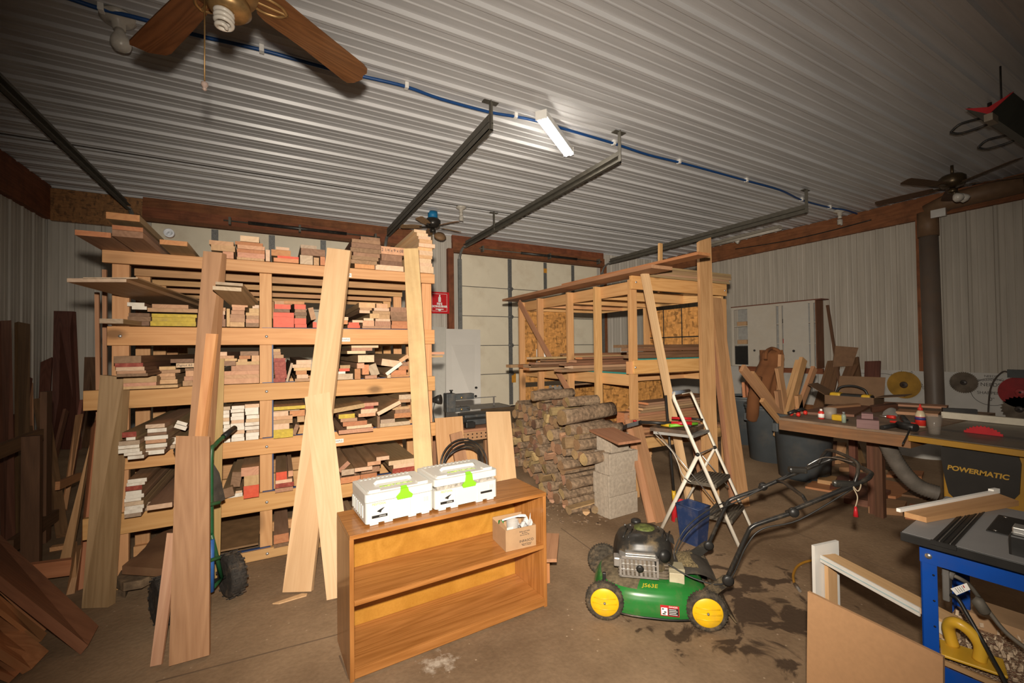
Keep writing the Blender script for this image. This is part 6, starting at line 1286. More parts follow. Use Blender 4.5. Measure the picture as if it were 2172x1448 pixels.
m = MB(TM); m.box((.10, .37, SZ+.001), (.235, .51, SZ+.055)); tag(m.build('carton', CARD), 'brown carton standing at the back of the router table shelf', 'carton')
m = MB(TM); m.lathe([(.03, 0), (.032, .04), (.024, .06), (0, .065)], (.62, .30, SZ+.03), (.6, -.5, .35), 14); tag(m.build('knob', plain('grey_knob', (.17, .20, .21), .4)), 'grey knob lying in the sawdust at the right', 'knob')
# plank with a white lip on the table top
P = [FL(*q, TZ+.020) for q in ((1918, 1085), (1965, 1097), (2161, 1062), (2118, 1046))]; f = [p-V((0, 0, .019)) for p in P]
t = thing('shelf_board', (P[0]+P[2])/2-V((0, 0, .02)), 'wooden shelf board with a white metal lip lying across the router table', 'board')
hexa('board', wood('honey_shelf', (.40, .21, .09), (.50, .28, .13), vary=.03), f, P, P[2]-P[1], t)
m = MB(); d = (P[2]-P[1]).normalized(); q = P[0]-d*.02; e_ = P[3]+d*.0; s = (P[0]-P[1]).normalized(); m.hex8([q, q+s*.012, e_+s*.012, e_, q+V((0, 0, .012)), q+s*.012+V((0, 0, .012)), e_+s*.012+V((0, 0, .012)), e_+V((0, 0, .012))])
lp = m.build('metal_lip', WHITE, t); m = MB(); q = P[3]-d*.03; m.hex8([q, q+s*.016, q+s*.016+d*.04, q+d*.04]+[p+V((0, 0, .018)) for p in (q, q+s*.016, q+s*.016+d*.04, q+d*.04)]); m.build('end_clip', WHITE, lp)
# leaning hardboard panel in the very front
HB = plain('tan_hardboard', (.42, .235, .115), .7, var=.05, scale=60)
a, b = FL(1713, 1254, .55), FL(2000, 1393, .55); n = (b-a).cross(V((0, 0, 1))).normalized(); n = n if n.dot(EYE-a) > 0 else -n
base = [V((a.x, a.y, 0))+n*.03, V((b.x, b.y, 0))+n*.03]; f = [base[0], base[1], b, a]
tag(hexa('panel', HB, f, [p-n*.012 for p in f], b-a), 'large tan hardboard panel standing in front of the router table', 'panel')
# white drawer frame behind it
FRW = plain('white_melamine', (.66, .64, .60), .4, var=.03); RAWW = wood('raw_board', (.48, .30, .13), (.58, .38, .19), vary=.05)
ZD = .57; q0, q1 = FL(1728, 1158, ZD), FL(1779, 1147, ZD); ux = (q1-q0).normalized()
t = thing('drawer_frame', V((q0.x, q0.y, 0)), 'white-edged drawer frame with a wooden rail behind the hardboard panel', 'frame')
n = ux.cross(V((0, 0, 1))); n = n if n.dot(EYE-q0) > 0 else -n
f = [V((q0.x, q0.y, 0)), V((q1.x, q1.y, 0)), q1, q0]; hexa('end_board', FRW, f, [p-n*.015 for p in f], (0, 0, 1), t)
w0 = (q1-q0).length; mid = q0+ux*w0*.34
hexa('inner_board', RAWW, [V((mid.x, mid.y, 0))+n*.004, V((mid.x, mid.y, 0))+ux*w0*.36+n*.004, mid+ux*w0*.36+n*.004-V((0, 0, .05)), mid+n*.004-V((0, 0, .05))], [p+n*.018 for p in (V((mid.x, mid.y, 0))+n*.004, V((mid.x, mid.y, 0))+ux*w0*.36+n*.004, mid+ux*w0*.36+n*.004-V((0, 0, .05)), mid+n*.004-V((0, 0, .05)))], (0, 0, 1), t)
r0, r1 = FL(1742, 1177, .53), FL(2006, 1318, .53); d = (r1-r0).normalized(); s = V((-d.y, d.x, 0)); s = s if s.dot(r0) > 0 else -s
f = [r0, r1, r1+V((0, 0, .0)), r0]; hexa('rail', RAWW, [r0-V((0, 0, .02)), r1-V((0, 0, .02)), r1, r0], [p+s*.075 for p in (r0-V((0, 0, .02)), r1-V((0, 0, .02)), r1, r0)], d, t)
lip = [r0-s*.006-V((0, 0, .030)), r1-d*.08-s*.006-V((0, 0, .030)), r1-d*.08-s*.006+V((0, 0, .002)), r0-s*.006+V((0, 0, .002))]; hexa('metal_slide', FRW, lip, [p+s*.006 for p in lip], d, t)
g = [p-s*.0015 for p in (r0-s*.006-V((0, 0, .017)), r1-d*.08-s*.006-V((0, 0, .017)), r1-d*.08-s*.006-V((0, 0, .012)), r0-s*.006-V((0, 0, .012)))]; hexa('slide_groove', plain('pale_blue_line', (.38, .48, .50), .4), g, [p+s*.0016 for p in g], d, t)
f = [r1-d*.03-V((0, 0, .53)), r1-V((0, 0, .53)), r1-V((0, 0, .021)), r1-d*.03-V((0, 0, .021))]; f = [p+s*.01 for p in f]; hexa('far_leg', RAWW, f, [p+s*.05 for p in f], (0, 0, 1), t)
m = MB(); c = r1-V((0, 0, .03))-s*.004; m.hex8([c-d*.06-V((0, 0, .02)), c-V((0, 0, .02)), c+V((0, 0, .02)), c-d*.06+V((0, 0, .02))]+[p+s*.008 for p in (c-d*.06-V((0, 0, .02)), c-V((0, 0, .02)), c+V((0, 0, .02)), c-d*.06+V((0, 0, .02)))]); m.build('end_clip', FRW, t)
# air hose on the floor
t = thing('air_hose', FL(1700, 1215), 'orange air hose with a silver coupling lying on the floor', 'hose')
m = MB(); m.tube(poly_bez([p+V((0, 0, .009)) for p in (FL(1800, 1196), FL(1745, 1190), FL(1712, 1193), FL(1692, 1203), FL(1683, 1220), FL(1684, 1236), FL(1687, 1244))]), .008, 8); m.build('hose', plain('orange_hose', (.36, .17, .02), .5), t)
m = MB(); a, b = FL(1686, 1242)+V((0, 0, .011)), FL(1697, 1257)+V((0, 0, .011)); m.tube([a, a.lerp(b, .3), a.lerp(b, .32), b], [.010, .010, .013, .009], 12); m.build('coupling', STEEL, t)
CARD2 = plain('old_cardboard', (.13, .072, .036), .8, var=.1)
# ================================================================== TABLE SAW AND OUTFEED BENCH
SAWY = plain('mustard_enamel', (.36, .19, .025), .4, var=.06, dirt=(.2, .13, .05), dscale=6, damt=.4)
CASTI = plain('cast_iron_top', (.15, .125, .10), .4, metal=.4, var=.25, scale=8, dirt=(.25, .17, .1), dscale=5, damt=.5)
sx0, sy1 = 3.86, 1.335
ts = thing('table_saw', (4.4, .9, 0), 'mustard and black cabinet table saw beside the outfeed bench', 'table saw')
box('table_top', CASTI, (sx0+.02, -.25, .835), (5.15, sy1, .87), ts, .004)
box('front_rail', SAWY, (sx0-.012, -.25, .828), (sx0+.018, sy1, .866), ts, .003, (0, 1, 0))
box('cabinet', SAWY, (3.98, .10, .04), (4.62, 1.20, .834), ts, .01)
box('plinth', BLACKM, (3.96, .08, 0), (4.64, 1.22, .04), ts)
m = MB(); P = [OX(x, y, 3.965) for x, y in ((1999, 945), (2160, 968), (2166, 985), (2162, 1048), (2150, 1060), (2030, 1062), (2012, 1045), (2003, 1010), (1996, 970), (1996, 950))]
m.prism(P, (.02, 0, 0)); cv = m.build('motor_cover', plain('cover_black', (.02, .018, .016), .45), ts)
c = (OX(2003, 990, 3.962)+OX(2147, 1014, 3.962))/2; wid = abs(OX(2003, 990, 3.962).y-OX(2147, 1014, 3.962).y)
PMY = plain('saw_lettering', (.42, .24, .03), .5)
FX = lambda p: basis(p, V((0, -1, 0)), V((0, 0, 1)), V((-1, 0, 0)))
text('lettering', 'POWERMATIC', PMY, FX(c), wid/7.1, cv, 1.0, bold=.0015, shear=.15)
m = MB(); m.box((4.94, -.25, .872), (4.985, 1.49, .925), .003); m.build('fence', plain('ivory_fence', (.50, .46, .37), .5), ts)
c = FL(2085, 921, .87); m = MB(); n = 40; P = []
for k in range(n*2):
    a = 2*math.pi*k/(n*2); r = .125 if k % 2 else .115; P.append((c.x, c.y+r*math.cos(a), .805+r*math.sin(a)))
m.prism([V(p) for p in P], (.003, 0, 0)); m.build('blade', TRED, ts)
m = MB(); m.box((c.x-.05, c.y-.25, .8702), (c.x+.05, c.y+.25, .8712)); m.build('throat_plate', plain('throat', (.06, .05, .045), .4), ts)
BENW = wood('old_bench', (.17, .075, .032), (.26, .125, .055), vary=.08, dirt=(.12, .08, .05), damt=.5)
bn = thing('workbench', (4.75, 1.8, 0), 'low wooden workbench covered with tools and glue, in front of the trash cans', 'bench')
BZ = .868
P = [FL(1652, 885, BZ), FL(1931, 919, BZ), V((5.72, 1.36, BZ)), V((5.55, 2.42, BZ))]
m = MB(); m.hex8([p-V((0, 0, .02)) for p in P]+P); m.build('top', plain('dusty_bench_top', (.19, .125, .08), .7, var=.3, scale=5, dirt=(.30, .22, .15), dscale=7, damt=.6), bn)
def edge(a, b, z0, z1, t, mat, nm):
    d = (b-a).normalized(); s = V((-d.y, d.x, 0))*t
    f = [V((a.x, a.y, z0)), V((b.x, b.y, z0)), V((b.x, b.y, z1)), V((a.x, a.y, z1))]; return hexa(nm, mat, f, [p+s for p in f], d, bn)
edge(P[0], P[1], BZ-.105, BZ-.021, .04, BENW, 'front_apron'); edge(P[1], P[2], BZ-.105, BZ-.021, .04, BENW, 'side_apron'); edge(P[3], P[0], BZ-.105, BZ-.021, .04, BENW, 'side_apron'); edge(P[2], P[3], BZ-.105, BZ-.021, .04, BENW, 'rear_apron')
for p in (P[0].lerp(P[2], .42), P[1].lerp(P[3], .42), P[2].lerp(P[0], .06), P[3].lerp(P[1], .06)):
    box('leg', DARKW, (p.x-.03, p.y-.03, 0), (p.x+.03, p.y+.03, BZ-.021), bn, 0, (0, 0, 1))
def at(x, y): return FL(x, y, BZ+.001)
def can(name, label, cat, xy, prof, mats, extra=None):
    """lathe parts standing on the bench: mats = list of (part, material, profile)"""
    p = at(*xy); t = thing(name, p, label, cat)
    for nm, mt, pr in prof:
        m = MB(); m.lathe(pr, p, (0, 0, 1), 20); m.build(nm, mt, t)
    return t
GRED = plain('glue_red', (.55, .03, .02), .4); s = PXM(at(1953, 905))
can('glue_bottle', 'tall red-labelled white glue bottle near the table saw', 'bottle', (1953, 905), [('bottle', plain('glue_cream', (.55, .45, .30), .4), [(0, 0), (8.5*s, 0), (8.5*s, 26*s), (6*s, 32*s), (4*s, 35*s), (0, 35*s)]), ('label', GRED, [(8.7*s, 3*s), (8.7*s, 22*s), (8.6*s, 22.1*s)]), ('label_band', plain('label_navy', (.05, .04, .16), .5), [(8.8*s, 15*s), (8.8*s, 21*s), (8.7*s, 21.1*s)]), ('cap', GRED, [(4.5*s, 35*s), (4.5*s, 39*s), (2*s, 42*s), (1.4*s, 48*s), (0, 48*s)])], None)
s = PXM(at(1742, 888)); can('glue_bottle', 'small red bottle with a pale label on the left of the bench', 'bottle', (1742, 888), [('bottle', GRED, [(0, 0), (5.5*s, 0), (5.5*s, 14*s), (3*s, 17*s), (0, 17*s)]), ('label', WHITE, [(5.7*s, 3*s), (5.7*s, 11*s), (5.6*s, 11.1*s)]), ('cap', WHITE, [(2.6*s, 17*s), (2.2*s, 21*s), (0, 21*s)])], None)
s = PXM(at(1760, 888)); can('tub', 'frosted round plastic tub behind the small red bottle', 'tub', (1761, 887), [('tub', glassy('frosted_tub', (.35, .30, .25), .35, .5), [(0, 0), (11*s, 0), (12*s, 22*s), (11.3*s, 22*s), (10.5*s, 1*s)])], None)
s = PXM(at(1790, 896)); can('bottle', 'small clear green bottle beside the yellow tape measure', 'bottle', (1790, 896), [('bottle', glassy('green_clear', (.35, .42, .33), .35), [(0, 0), (4*s, 0), (4*s, 15*s), (2.4*s, 18*s), (0, 18*s)]), ('cap', GALV, [(2.6*s, 18*s), (2.6*s, 23*s), (0, 23*s)])], None)
s = PXM(at(1982, 922)); can('plastic_cup', 'clear ribbed plastic cup at the corner of the table saw', 'cup', (1982, 921), [('cup', glassy('cup_clear', (.40, .35, .30), .8, .2), [(0, 0), (9*s, 0), (14*s, 41*s), (13.2*s, 41*s), (8.5*s, 1*s)])], None)
p = at(1781, 892); m = MB(); m.box(p-V((.03, .04, 0)), p+V((.03, .05, .05)), .012); t = thing('tape_measure', p, 'yellow tape measure on the bench between tub and green bottle', 'tape measure'); m.build('case', TYEL, t)
m = MB(); m.box(p+V((-.031, -.055, .005)), p+V((.02, -.04, .02))); m.build('tape_lock', BLACK, t)
for k, q in enumerate(((1686, 883), (1701, 879))):
    p = at(*q); t = thing('spring_clamp', p, '%s of two red and black spring clamps at the left bench corner' % ['nearer', 'farther'][k], 'clamp')
    m = MB(); m.tube([p+V((-.06, .02, .03)), p+V((0, 0, .05)), p+V((.07, .01, .03))], .016, 8); m.build('jaw', BLACK, t)
    for dy in (-.03, .03): m = MB(); m.lathe([(0, -.018), (.018, -.01), (.02, 0), (.018, .01), (0, .018)], p+V((.0, dy, .022)), (0, 1, 0), 14); m.build('pad', GRED, t)
PURP = wood('purpleheart', (.16, .085, .08), (.23, .13, .12), vary=.08)
a, b = at(1817, 907), at(1865, 911); u = (b-a).normalized(); v = V((-u.y, u.x, 0)); v = v if v.x > 0 else -v; hh = 18*PXM(a)
P4 = [a, b, b+v*.22, a+v*.22]; tag(hexa('block', PURP, [a, b, b+V((0, 0, hh)), a+V((0, 0, hh))], [p+v*.22 for p in (a, b, b+V((0, 0, hh)), a+V((0, 0, hh)))], u), 'wide purplish wood block on the bench front', 'wood block')
a2, b2 = a+u*.03+v*.06+V((0, 0, hh+.001)), a+u*((b-a).length*.75)+v*.06+V((0, 0, hh+.001)); tag(hexa('block', PURP, [a2, b2, b2+V((0, 0, hh*.6)), a2+V((0, 0, hh*.6))], [p+v*.1 for p in (a2, b2, b2+V((0, 0, hh*.6)), a2+V((0, 0, hh*.6)))], u), 'smaller purplish block lying on the wide purplish block', 'wood block')
m = MB(); Q = [at(1871, 881), at(1904, 884), at(1900, 871), at(1874, 873)]; m.grid(lambda i, j: Q[0].lerp(Q[1], i).lerp(Q[3].lerp(Q[2], i), j)+V((0, 0, .004+.03*math.sin(2.6*i)*j)), 6, 4); tag(m.build('papers', plain('paper', (.42, .40, .37), .7)), 'loose white papers on the bench behind the clamp', 'paper')
def rod(name, label, cat, parts, base):
    t = thing(name, at(*base), label, cat)
    for nm, mt, q0, q1, z0, z1, r in parts:
        m = MB(); m.tube([at(*q0)+V((0, 0, z0)), at(*q1)+V((0, 0, z1))], r, 10); m.build(nm, mt, t)
    return t
rod('screwdriver', 'red-handled screwdriver before the papers on the bench', 'tool', [('handle', GRED, (1882, 887), (1899, 889), .016, .016, .015), ('shaft', STEEL, (1866, 885), (1882, 887), .012, .014, .005)], (1882, 887))
rod('bar_clamp', 'black quick clamp with a red bar on the bench front edge', 'clamp', [('bar', GRED, (1888, 899), (1950, 905), .02, .02, .009), ('handle', BLACK, (1871, 912), (1910, 909), .02, .03, .016), ('body', BLACK, (1905, 909), (1943, 916), .03, .03, .028), ('jaw', BLACK, (1925, 905), (1915, 898), .03, .05, .02)], (1910, 910))
m = MB(); m.tube(poly_bez([at(1930, 917)+V((0, 0, .03)), at(1925, 922)+V((0, 0, -.0)), at(1915, 934)+V((0, 0, -.02))]), .006); tag(m.build('strap', BLACK), 'short black strap hanging over the bench front edge', 'strap')
for k, (Q, th, lab) in enumerate(((((1691, 877), (1812, 884), (1850, 862), (1775, 861)), .02, 'flat dark panel lying across the back of the bench'), (((1832, 857), (2008, 867), (2012, 863), (1836, 853)), .02, 'long strip of wood along the far bench edge'),
        (((1752, 872), (1826, 866), (1822, 862), (1757, 868)), .018, 'short board on the dark panel at the bench back'), (((1900, 878), (1990, 884), (1995, 878), (1908, 872)), .025, 'tan offcut behind the glue bottle'), (((1850, 875), (1905, 868), (1898, 864), (1846, 870)), .05, 'dark thick offcut beside the purplish blocks'))):
    P5 = [at(*q)+V((0, 0, .021 if k == 2 else 0)) for q in Q]; tag(hexa('offcut', DARKW if k in (0, 4) else CHERRY, P5, [p+V((0, 0, th)) for p in P5], P5[1]-P5[0]), lab, 'wood scrap')
a, b = at(1999, 880), at(2072, 884); tag(bar('bar', BLACK, a+V((0, 0, .035)), b+V((0, 0, .035)), .06, .05, (0, 0, 1)), 'long black bar lying beside the ivory saw fence', 'bar')
p = at(1800, 861); u = V((.15, -1, 0)).normalized(); v = V((1, .15, 0)).normalized(); KM = basis(p, u, v, V((0, 0, 1)))
t = thing('tool_carton', p, 'open brown carton with flaps spread at the back of the bench', 'box'); L_ = .42; W_ = .34; m = MB(KM)
for lo, hi in (((-L_/2, 0, 0), (L_/2, .006, .10)), ((-L_/2, W_, 0), (L_/2, W_+.006, .10)), ((-L_/2, 0, 0), (-L_/2+.006, W_, .10)), ((L_/2-.006, 0, 0), (L_/2, W_, .10)), ((-L_/2, 0, 0), (L_/2, W_, .006))): m.box(lo, hi)
m.build('body', CARD2, t)
for P5, nm in (([(-L_/2, 0, .10), (-L_/2, W_, .10), (-L_/2-.16, W_*.9, .20), (-L_/2-.16, .02, .20)], 'flap'), ([(L_/2, 0, .10), (L_/2, W_, .10), (L_/2+.22, W_, .13), (L_/2+.22, 0, .13)], 'flap'), ([(-L_/2+.02, W_, .10), (L_/2, W_, .10), (L_/2, W_+.08, .28), (-L_/2+.02, W_+.08, .28)], 'flap')):
    m = MB(KM); m.prism(P5, (0, .003, .004)); m.build(nm, CARD2, t)
t = thing('power_tool', KM @ V((0, .15, .1)), 'black and yellow power tool with looped cord in the open carton', 'power tool')
m = MB(KM); m.box((-.17, .08, .03), (.17, .2, .115), .02); m.build('body', BLACK, t); m = MB(KM); m.box((-.19, .07, .06), (-.09, .19, .125), .02); m.box((.08, .07, .06), (.16, .19, .12), .02); m.build('housing', TYEL, t)
m = MB(KM); m.tube(poly_bez([(-.14, .12, .11), (-.10, .12, .18), (.0, .13, .20), (.10, .12, .17), (.13, .12, .11)]), .011, 8); m.build('cord', BLACK, t)
# dust hose under the saw
pts = [OX(1882, 942, 4.5), OX(1898, 975, 4.55), OX(1922, 1008, 4.6), OX(1950, 1032, 4.65), OX(1990, 1046, 4.7)]; P6 = poly_bez(pts, 14)
m = MB(); m.tube(P6, [.062 if k % 2 else .055 for k in range(len(P6))], 14); tag(m.build('dust_hose', plain('grey_hose', (.14, .12, .10), .6, var=.2)), 'grey corrugated dust hose curving down beside the table saw', 'hose')
# ================================================================== TRASH CANS, JACKET, STICKS
GREYC = plain('grey_blue_can', (.075, .085, .092), .5, var=.08, dirt=(.16, .13, .10), dscale=4, damt=.4)
def trash(x, y, label, txt=None):
    t = thing('trash_can', (x, y, 0), label, 'trash can'); r = .25; m = MB()
    m.lathe([(0, .0), (r, 0), (r*1.17, .66), (r*1.20, .665), (r*1.20, .70), (r*1.12, .70), (r*1.08, .6), (r*.95, .03), (0, .03)], (x, y, 0), (0, 0, 1), 32); b = m.build('body', GREYC, t)
    m = MB(); m.lathe([(r*1.2, .69), (r*1.24, .70), (r*1.24, .725), (r*1.14, .725), (r*1.14, .69)], (x, y, 0), (0, 0, 1), 32); m.build('rim', GREYC, t)
    for s in (-1, 1):
        e = V((.84, -.54, 0))*s; c = V((x, y, .56))+e*(r*1.17); q = V((-e.y, e.x, 0)); m = MB(); m.box(c-V((.035, .035, .05)), c+V((.035, .035, .05)), .012); m.build('handle', GREYC, t)
    if txt:
        n = (EYE-V((x, y, 0))); n.z = 0; n.normalize(); u = V((-n.y, n.x, 0)); p = V((x, y, .60))+n*(r*1.155); text('lettering', txt, BLACK, basis(p, u, V((0, 0, 1)), n), .09, b, 1.2, bold=.002)
    return t
trash(5.30, 2.78, 'grey trash can nearest the workbench, with black lettering below its rim', 'BRUTE'); trash(5.75, 3.42, 'middle grey trash can below the brown jacket'); trash(6.45, 4.18, 'rear grey trash can full of scraps by the stud rack')
JACK = plain('brown_duck_canvas', (.15, .056, .018), .9, var=.12, scale=6, bump=.3)
lv = ((742, 1636, 9), (750, 1636, 26), (762, 1637, 30), (772, 1634, 30), (780, 1629, 30), (795, 1624, 38), (815, 1620, 46), (840, 1615, 52), (865, 1613, 58), (885, 1613, 57), (898, 1618, 48), (912, 1624, 36))
m = MB(); Yj = 3.62
def jk(u, v):
    i = min(10, int(v*11)); f = v*11-i; A_, B_ = lv[i], lv[i+1]; y, x, w = [A_[k]*(1-f)+B_[k]*f for k in range(3)]
    c = OY(x, y, Yj); s = PXM(c); a = 2*math.pi*u; r = 1+.09*math.sin(5*a+v*3)+.06*math.sin(9*a+2)
    return c+V((w/2*s*math.cos(a)*r, .16*math.sin(a)*r, 0))
m.grid(jk, 40, 33); t = thing('jacket', OY(1620, 900, Yj), 'brown hooded work jacket draped over the sticks in the middle trash can', 'jacket'); m.build('body', JACK, t)
m = MB(); m.tube(poly_bez([OY(1650, 756, Yj-.1), OY(1653, 748, Yj-.12), OY(1648, 742, Yj-.1), OY(1636, 739, Yj-.05), OY(1626, 746, Yj-.08), OY(1624, 762, Yj-.1)]), .025, 8); m.build('hood_edge', JACK, t)
m = MB(); m.tube(poly_bez([OY(1606, 800, Yj-.15), OY(1600, 835, Yj-.18), OY(1597, 868, Yj-.17), OY(1596, 888, Yj-.12)]), [.06]*6+[.075]*12+[.06], 12); m.build('sleeve', JACK, t)
SG_ = 'sticks standing in the trash cans'
for k, (q0, q1, Y, w, mat, lab) in enumerate((((1656, 884), (1574, 780), 2.95, .09, CHERRY, 'thick pale stick slanting furthest left out of the trash cans'), ((1657, 878), (1594, 792), 3.05, .07, OAK, 'second slanting stick, just right of the leftmost'), ((1657, 898), (1616, 848), 2.9, .05, PINE, 'short slanting stick below the two long ones'),
        ((1655, 800), (1657, 752), 3.3, .07, OAK, 'upright stick right of the jacket hood'), ((1668, 880), (1651, 779), 3.0, .09, CHERRY, 'broad stick leaning left beside the jacket'), ((1662, 870), (1693, 765), 3.1, .06, OAK, 'thin stick leaning right behind the broad ones'),
        ((1672, 880), (1704, 761), 2.95, .11, OAK, 'broadest pale stick leaning right in the trash can'), ((1690, 880), (1727, 780), 2.9, .08, CHERRY, 'rightmost pale stick leaning out of the trash can'), ((1680, 878), (1690, 800), 3.05, .07, CHERRY, 'reddish stick between the broad pale ones'), ((1655, 878), (1649, 828), 2.95, .07, CHERRY, 'short dark stick beside the jacket'), ((1697, 880), (1693, 838), 2.9, .09, OAK, 'short pale block standing in the trash can'))):
    a, b = OY(*q0, Y), OY(*q1, Y); d = (b-a).normalized(); a = a-d*.35
    tag(bar('stick', mat, a, b, w, .04, (1, 0, 0)), lab, 'stick', SG_)
for k, (q, lab) in enumerate((((1572, 825), 'left'), ((1584, 812), 'middle'), ((1566, 838), 'right'))):
    a = V((6.36+.09*k, 4.15+.03*k, OY(*q, 4.25).z)); tag(bar('scrap', CEDAR, a-V((0, 0, .5)), a+V((.05*(k-1), 0, .12)), .07, .04, (1, .3, 0)), '%s brown scrap standing in the rear trash can' % lab, 'wood scrap')
p = FL(1600, 960); t = thing('carton', p, 'brown carton with a purple label on the floor between the trash cans', 'carton'); q = V((6.13, 3.50, 0)); box('body', CARD, q, q+V((.32, .30, .42)), t)
box('label_patch', plain('purple_print', (.11, .035, .16), .5), q+V((.02, -.004, .03)), q+V((.30, -.0005, .25)), t)
text('lettering', 'EZO', WHT, basis(q+V((.16, -.006, .34)), V((1, 0, 0)), V((0, 0, 1)), V((0, -1, 0))), .12, t)
# ================================================================== RIGHT WALL
XW = XR-.045
def wx(x, y, X=XW): return OX(x, y, X)
cb = thing('wall_cabinet', wx(1640, 778), 'white wall cabinet with open shelves and doors hung on the right wall', 'cabinet')
CF = 10.56; yl, yr_ = OX(1552, 700, CF).y, OX(1730, 700, CF).y; zt, zb = OX(1730, 636, CF).z, OX(1730, 781, CF).z
CAB = plain('cabinet_white', (.48, .435, .37), .5, var=.04, dirt=(.40, .32, .22), dscale=3, damt=.3)
CABG = plain('cabinet_door_grey', (.37, .335, .285), .5, var=.04, dirt=(.33, .27, .19), dscale=3, damt=.3)
box('top', DARKW, (CF-.02, yr_-.14, zt), (XW, yl, zt+.025), cb); box('bottom', CAB, (CF, yr_, zb), (XW, yl, zb+.02), cb); box('back', plain('cabinet_inside', (.33, .32, .30), .6), (XW-.01, yr_, zb), (XW, yl, zt), cb)
box('end_panel', DARKW, (CF, yr_-.02, zb), (XW, yr_, zt), cb)
def cy(x): return OX(x, 705, CF).y
def zz_(y, x=1640): return OX(x, y, CF).z
H_ = zt-zb
for x in (1554, 1588.5, 1655, 1673, 1722): y = cy(x); box('stile', CAB, (CF-.005, y-.045, zb), (CF+.02, y+.03, zt), cb)
for f in (.36, .67): box('shelf', CAB, (CF+.02, yr_, zb+H_*f), (XW-.01, yl, zb+H_*f+.02), cb)
box('rail', CAB, (CF-.004, yr_, zt-.06), (CF+.018, yl, zt), cb); box('rail', CAB, (CF-.004, yr_, zb), (CF+.018, yl, zb+.04), cb)
def cdoor(x0, x1, X, mat, kx, ky, yaw=0):
    a, b = cy(x0), cy(x1); o = box('door', mat, (X-.02, b, zb+.02), (X, a, zt-.05), cb)
    if kx: p = OX(kx, ky, X-.02); m = MB(); m.lathe([(.02, 0), (.028, .015), (.02, .03), (0, .033)], p, (-1, 0, 0), 14); m.build('knob', BLACK, o)
cdoor(1591, 1648, CF-.006, CAB, 1601, 743)
m = MB(); a, b = cy(1672), cy(1717); m.hex8([(CF-.01, a-.0, zb+.0), (CF-.16, a, zb), (CF-.16, a, zt-.03), (CF-.01, a, zt-.03)]+[(CF-.008, b, zb), (CF-.028, b, zb), (CF-.028, b, zt-.03), (CF-.008, b, zt-.03)]) if False else m.hex8([(CF-.20, a, zb), (CF-.03, b, zb), (CF-.03, b, zt-.03), (CF-.20, a, zt-.03), (CF-.18, a+.01, zb), (CF-.01, b+.01, zb), (CF-.01, b+.01, zt-.03), (CF-.18, a+.01, zt-.03)])
o = m.build('door', CABG, cb); p = OX(1684, 744, CF-.16); m = MB(); m.lathe([(.02, 0), (.028, .015), (.02, .03), (0, .033)], p, V((-1, -.2, 0)), 14); m.build('knob', BLACK, o)
m = MB(); a = cy(1553); m.hex8([(CF-.02, a, zb), (CF-.50, a+.12, zb), (CF-.50, a+.12, zt-.05), (CF-.02, a, zt-.05), (CF-.02, a+.02, zb), (CF-.50, a+.14, zb), (CF-.50, a+.14, zt-.05), (CF-.02, a+.02, zt-.05)]); m.build('door', CABG, cb)
m = MB(); m.box((CF+.02, cy(1588), zb+.03), (CF+.05, cy(1556), zb+H_*.34)); tag(m.build('black_bin', BLACK), 'black bin on the lowest left shelf of the white wall cabinet', 'bin')
for k, (x, f, lab, mt) in enumerate(((1571, .67, 'upper left', CARD), (1571, .36, 'middle left', CARD), (1664, .67, 'upper right', DUSTBLK), (1664, .36, 'middle right', TRED))):
    y = cy(x); z = zb+H_*f+.021; m = MB(); m.box((CF+.06, y-.12, z), (CF+.2, y+.14, z+.11), .01); tag(m.build('parcel', mt), 'small parcel on the %s shelf of the white wall cabinet' % lab, 'parcel')
tag(box('trim_40', TIMBER, (XW-.03, yr_, zb-.14), (XW+.02, yl, zb-.01)), kind='structure')
# boards leaning under the cabinet and along the wall
WG = 'dark boards leaning on the right wall'
def wl_(label, T, B, X=XW-.02, Xb=XW-.45, th=.04, mat=DARKW):
    """T = two top pixels on the wall, B = two lower pixels, carried down to the floor"""
    tl, tr = wx(*T[0], X), wx(*T[1], X); q = [OX(*p, X-.25) for p in B]; P = []
    for t_, b_ in ((tl, q[0]), (tr, q[1])):
        d = b_-t_; P.append(t_+d*(-t_.z/d.z)+V((0, 0, .001)))
    n = (P[1]-P[0]).cross(tl-P[0]).normalized(); n = n if n.dot(EYE-tl) > 0 else -n
    f = [P[0], P[1], tr, tl]; bk_ = [p+n*th for p in f]
    lo = min(p.z for p in bk_+f)
    for p in f+bk_: p.z -= min(0, lo)-.001
    return tag(hexa('plank', mat, f, bk_, (tl+tr)-(P[0]+P[1])), label, 'plank', WG)
wl_('upright dark plank nearest the yellow saw blade', ((1836, 767), (1869, 766)), ((1834, 857), (1866, 857)))
wl_('dark plank just left of the upright one by the saw blades', ((1808, 760), (1822, 757)), ((1812, 857), (1835, 857)), X=XW-.08)
wl_('wide dark board slanting left under the right end of the cabinet', ((1757, 766), (1785, 764)), ((1727, 862), (1765, 862)), X=XW-.16)
wl_('dark board slanting behind the carton on the bench', ((1797, 775), (1822, 774)), ((1773, 835), (1795, 835)), X=XW-.34)
wl_('thin dark stick reaching highest beside the cabinet end panel', ((1753, 648), (1759, 647)), ((1771, 763), (1777, 763)), X=XW-.03, th=.03)
m = MB(); P = [wx(x, y, XW-.4) for x, y in ((1772, 733), (1821, 737), (1808, 776), (1766, 778))]; m.prism(P, (.02, .02, 0)); tag(m.build('panel', plain('brown_board', (.20, .11, .06), .8)), 'flared brown panel wedged behind the dark boards', 'panel')
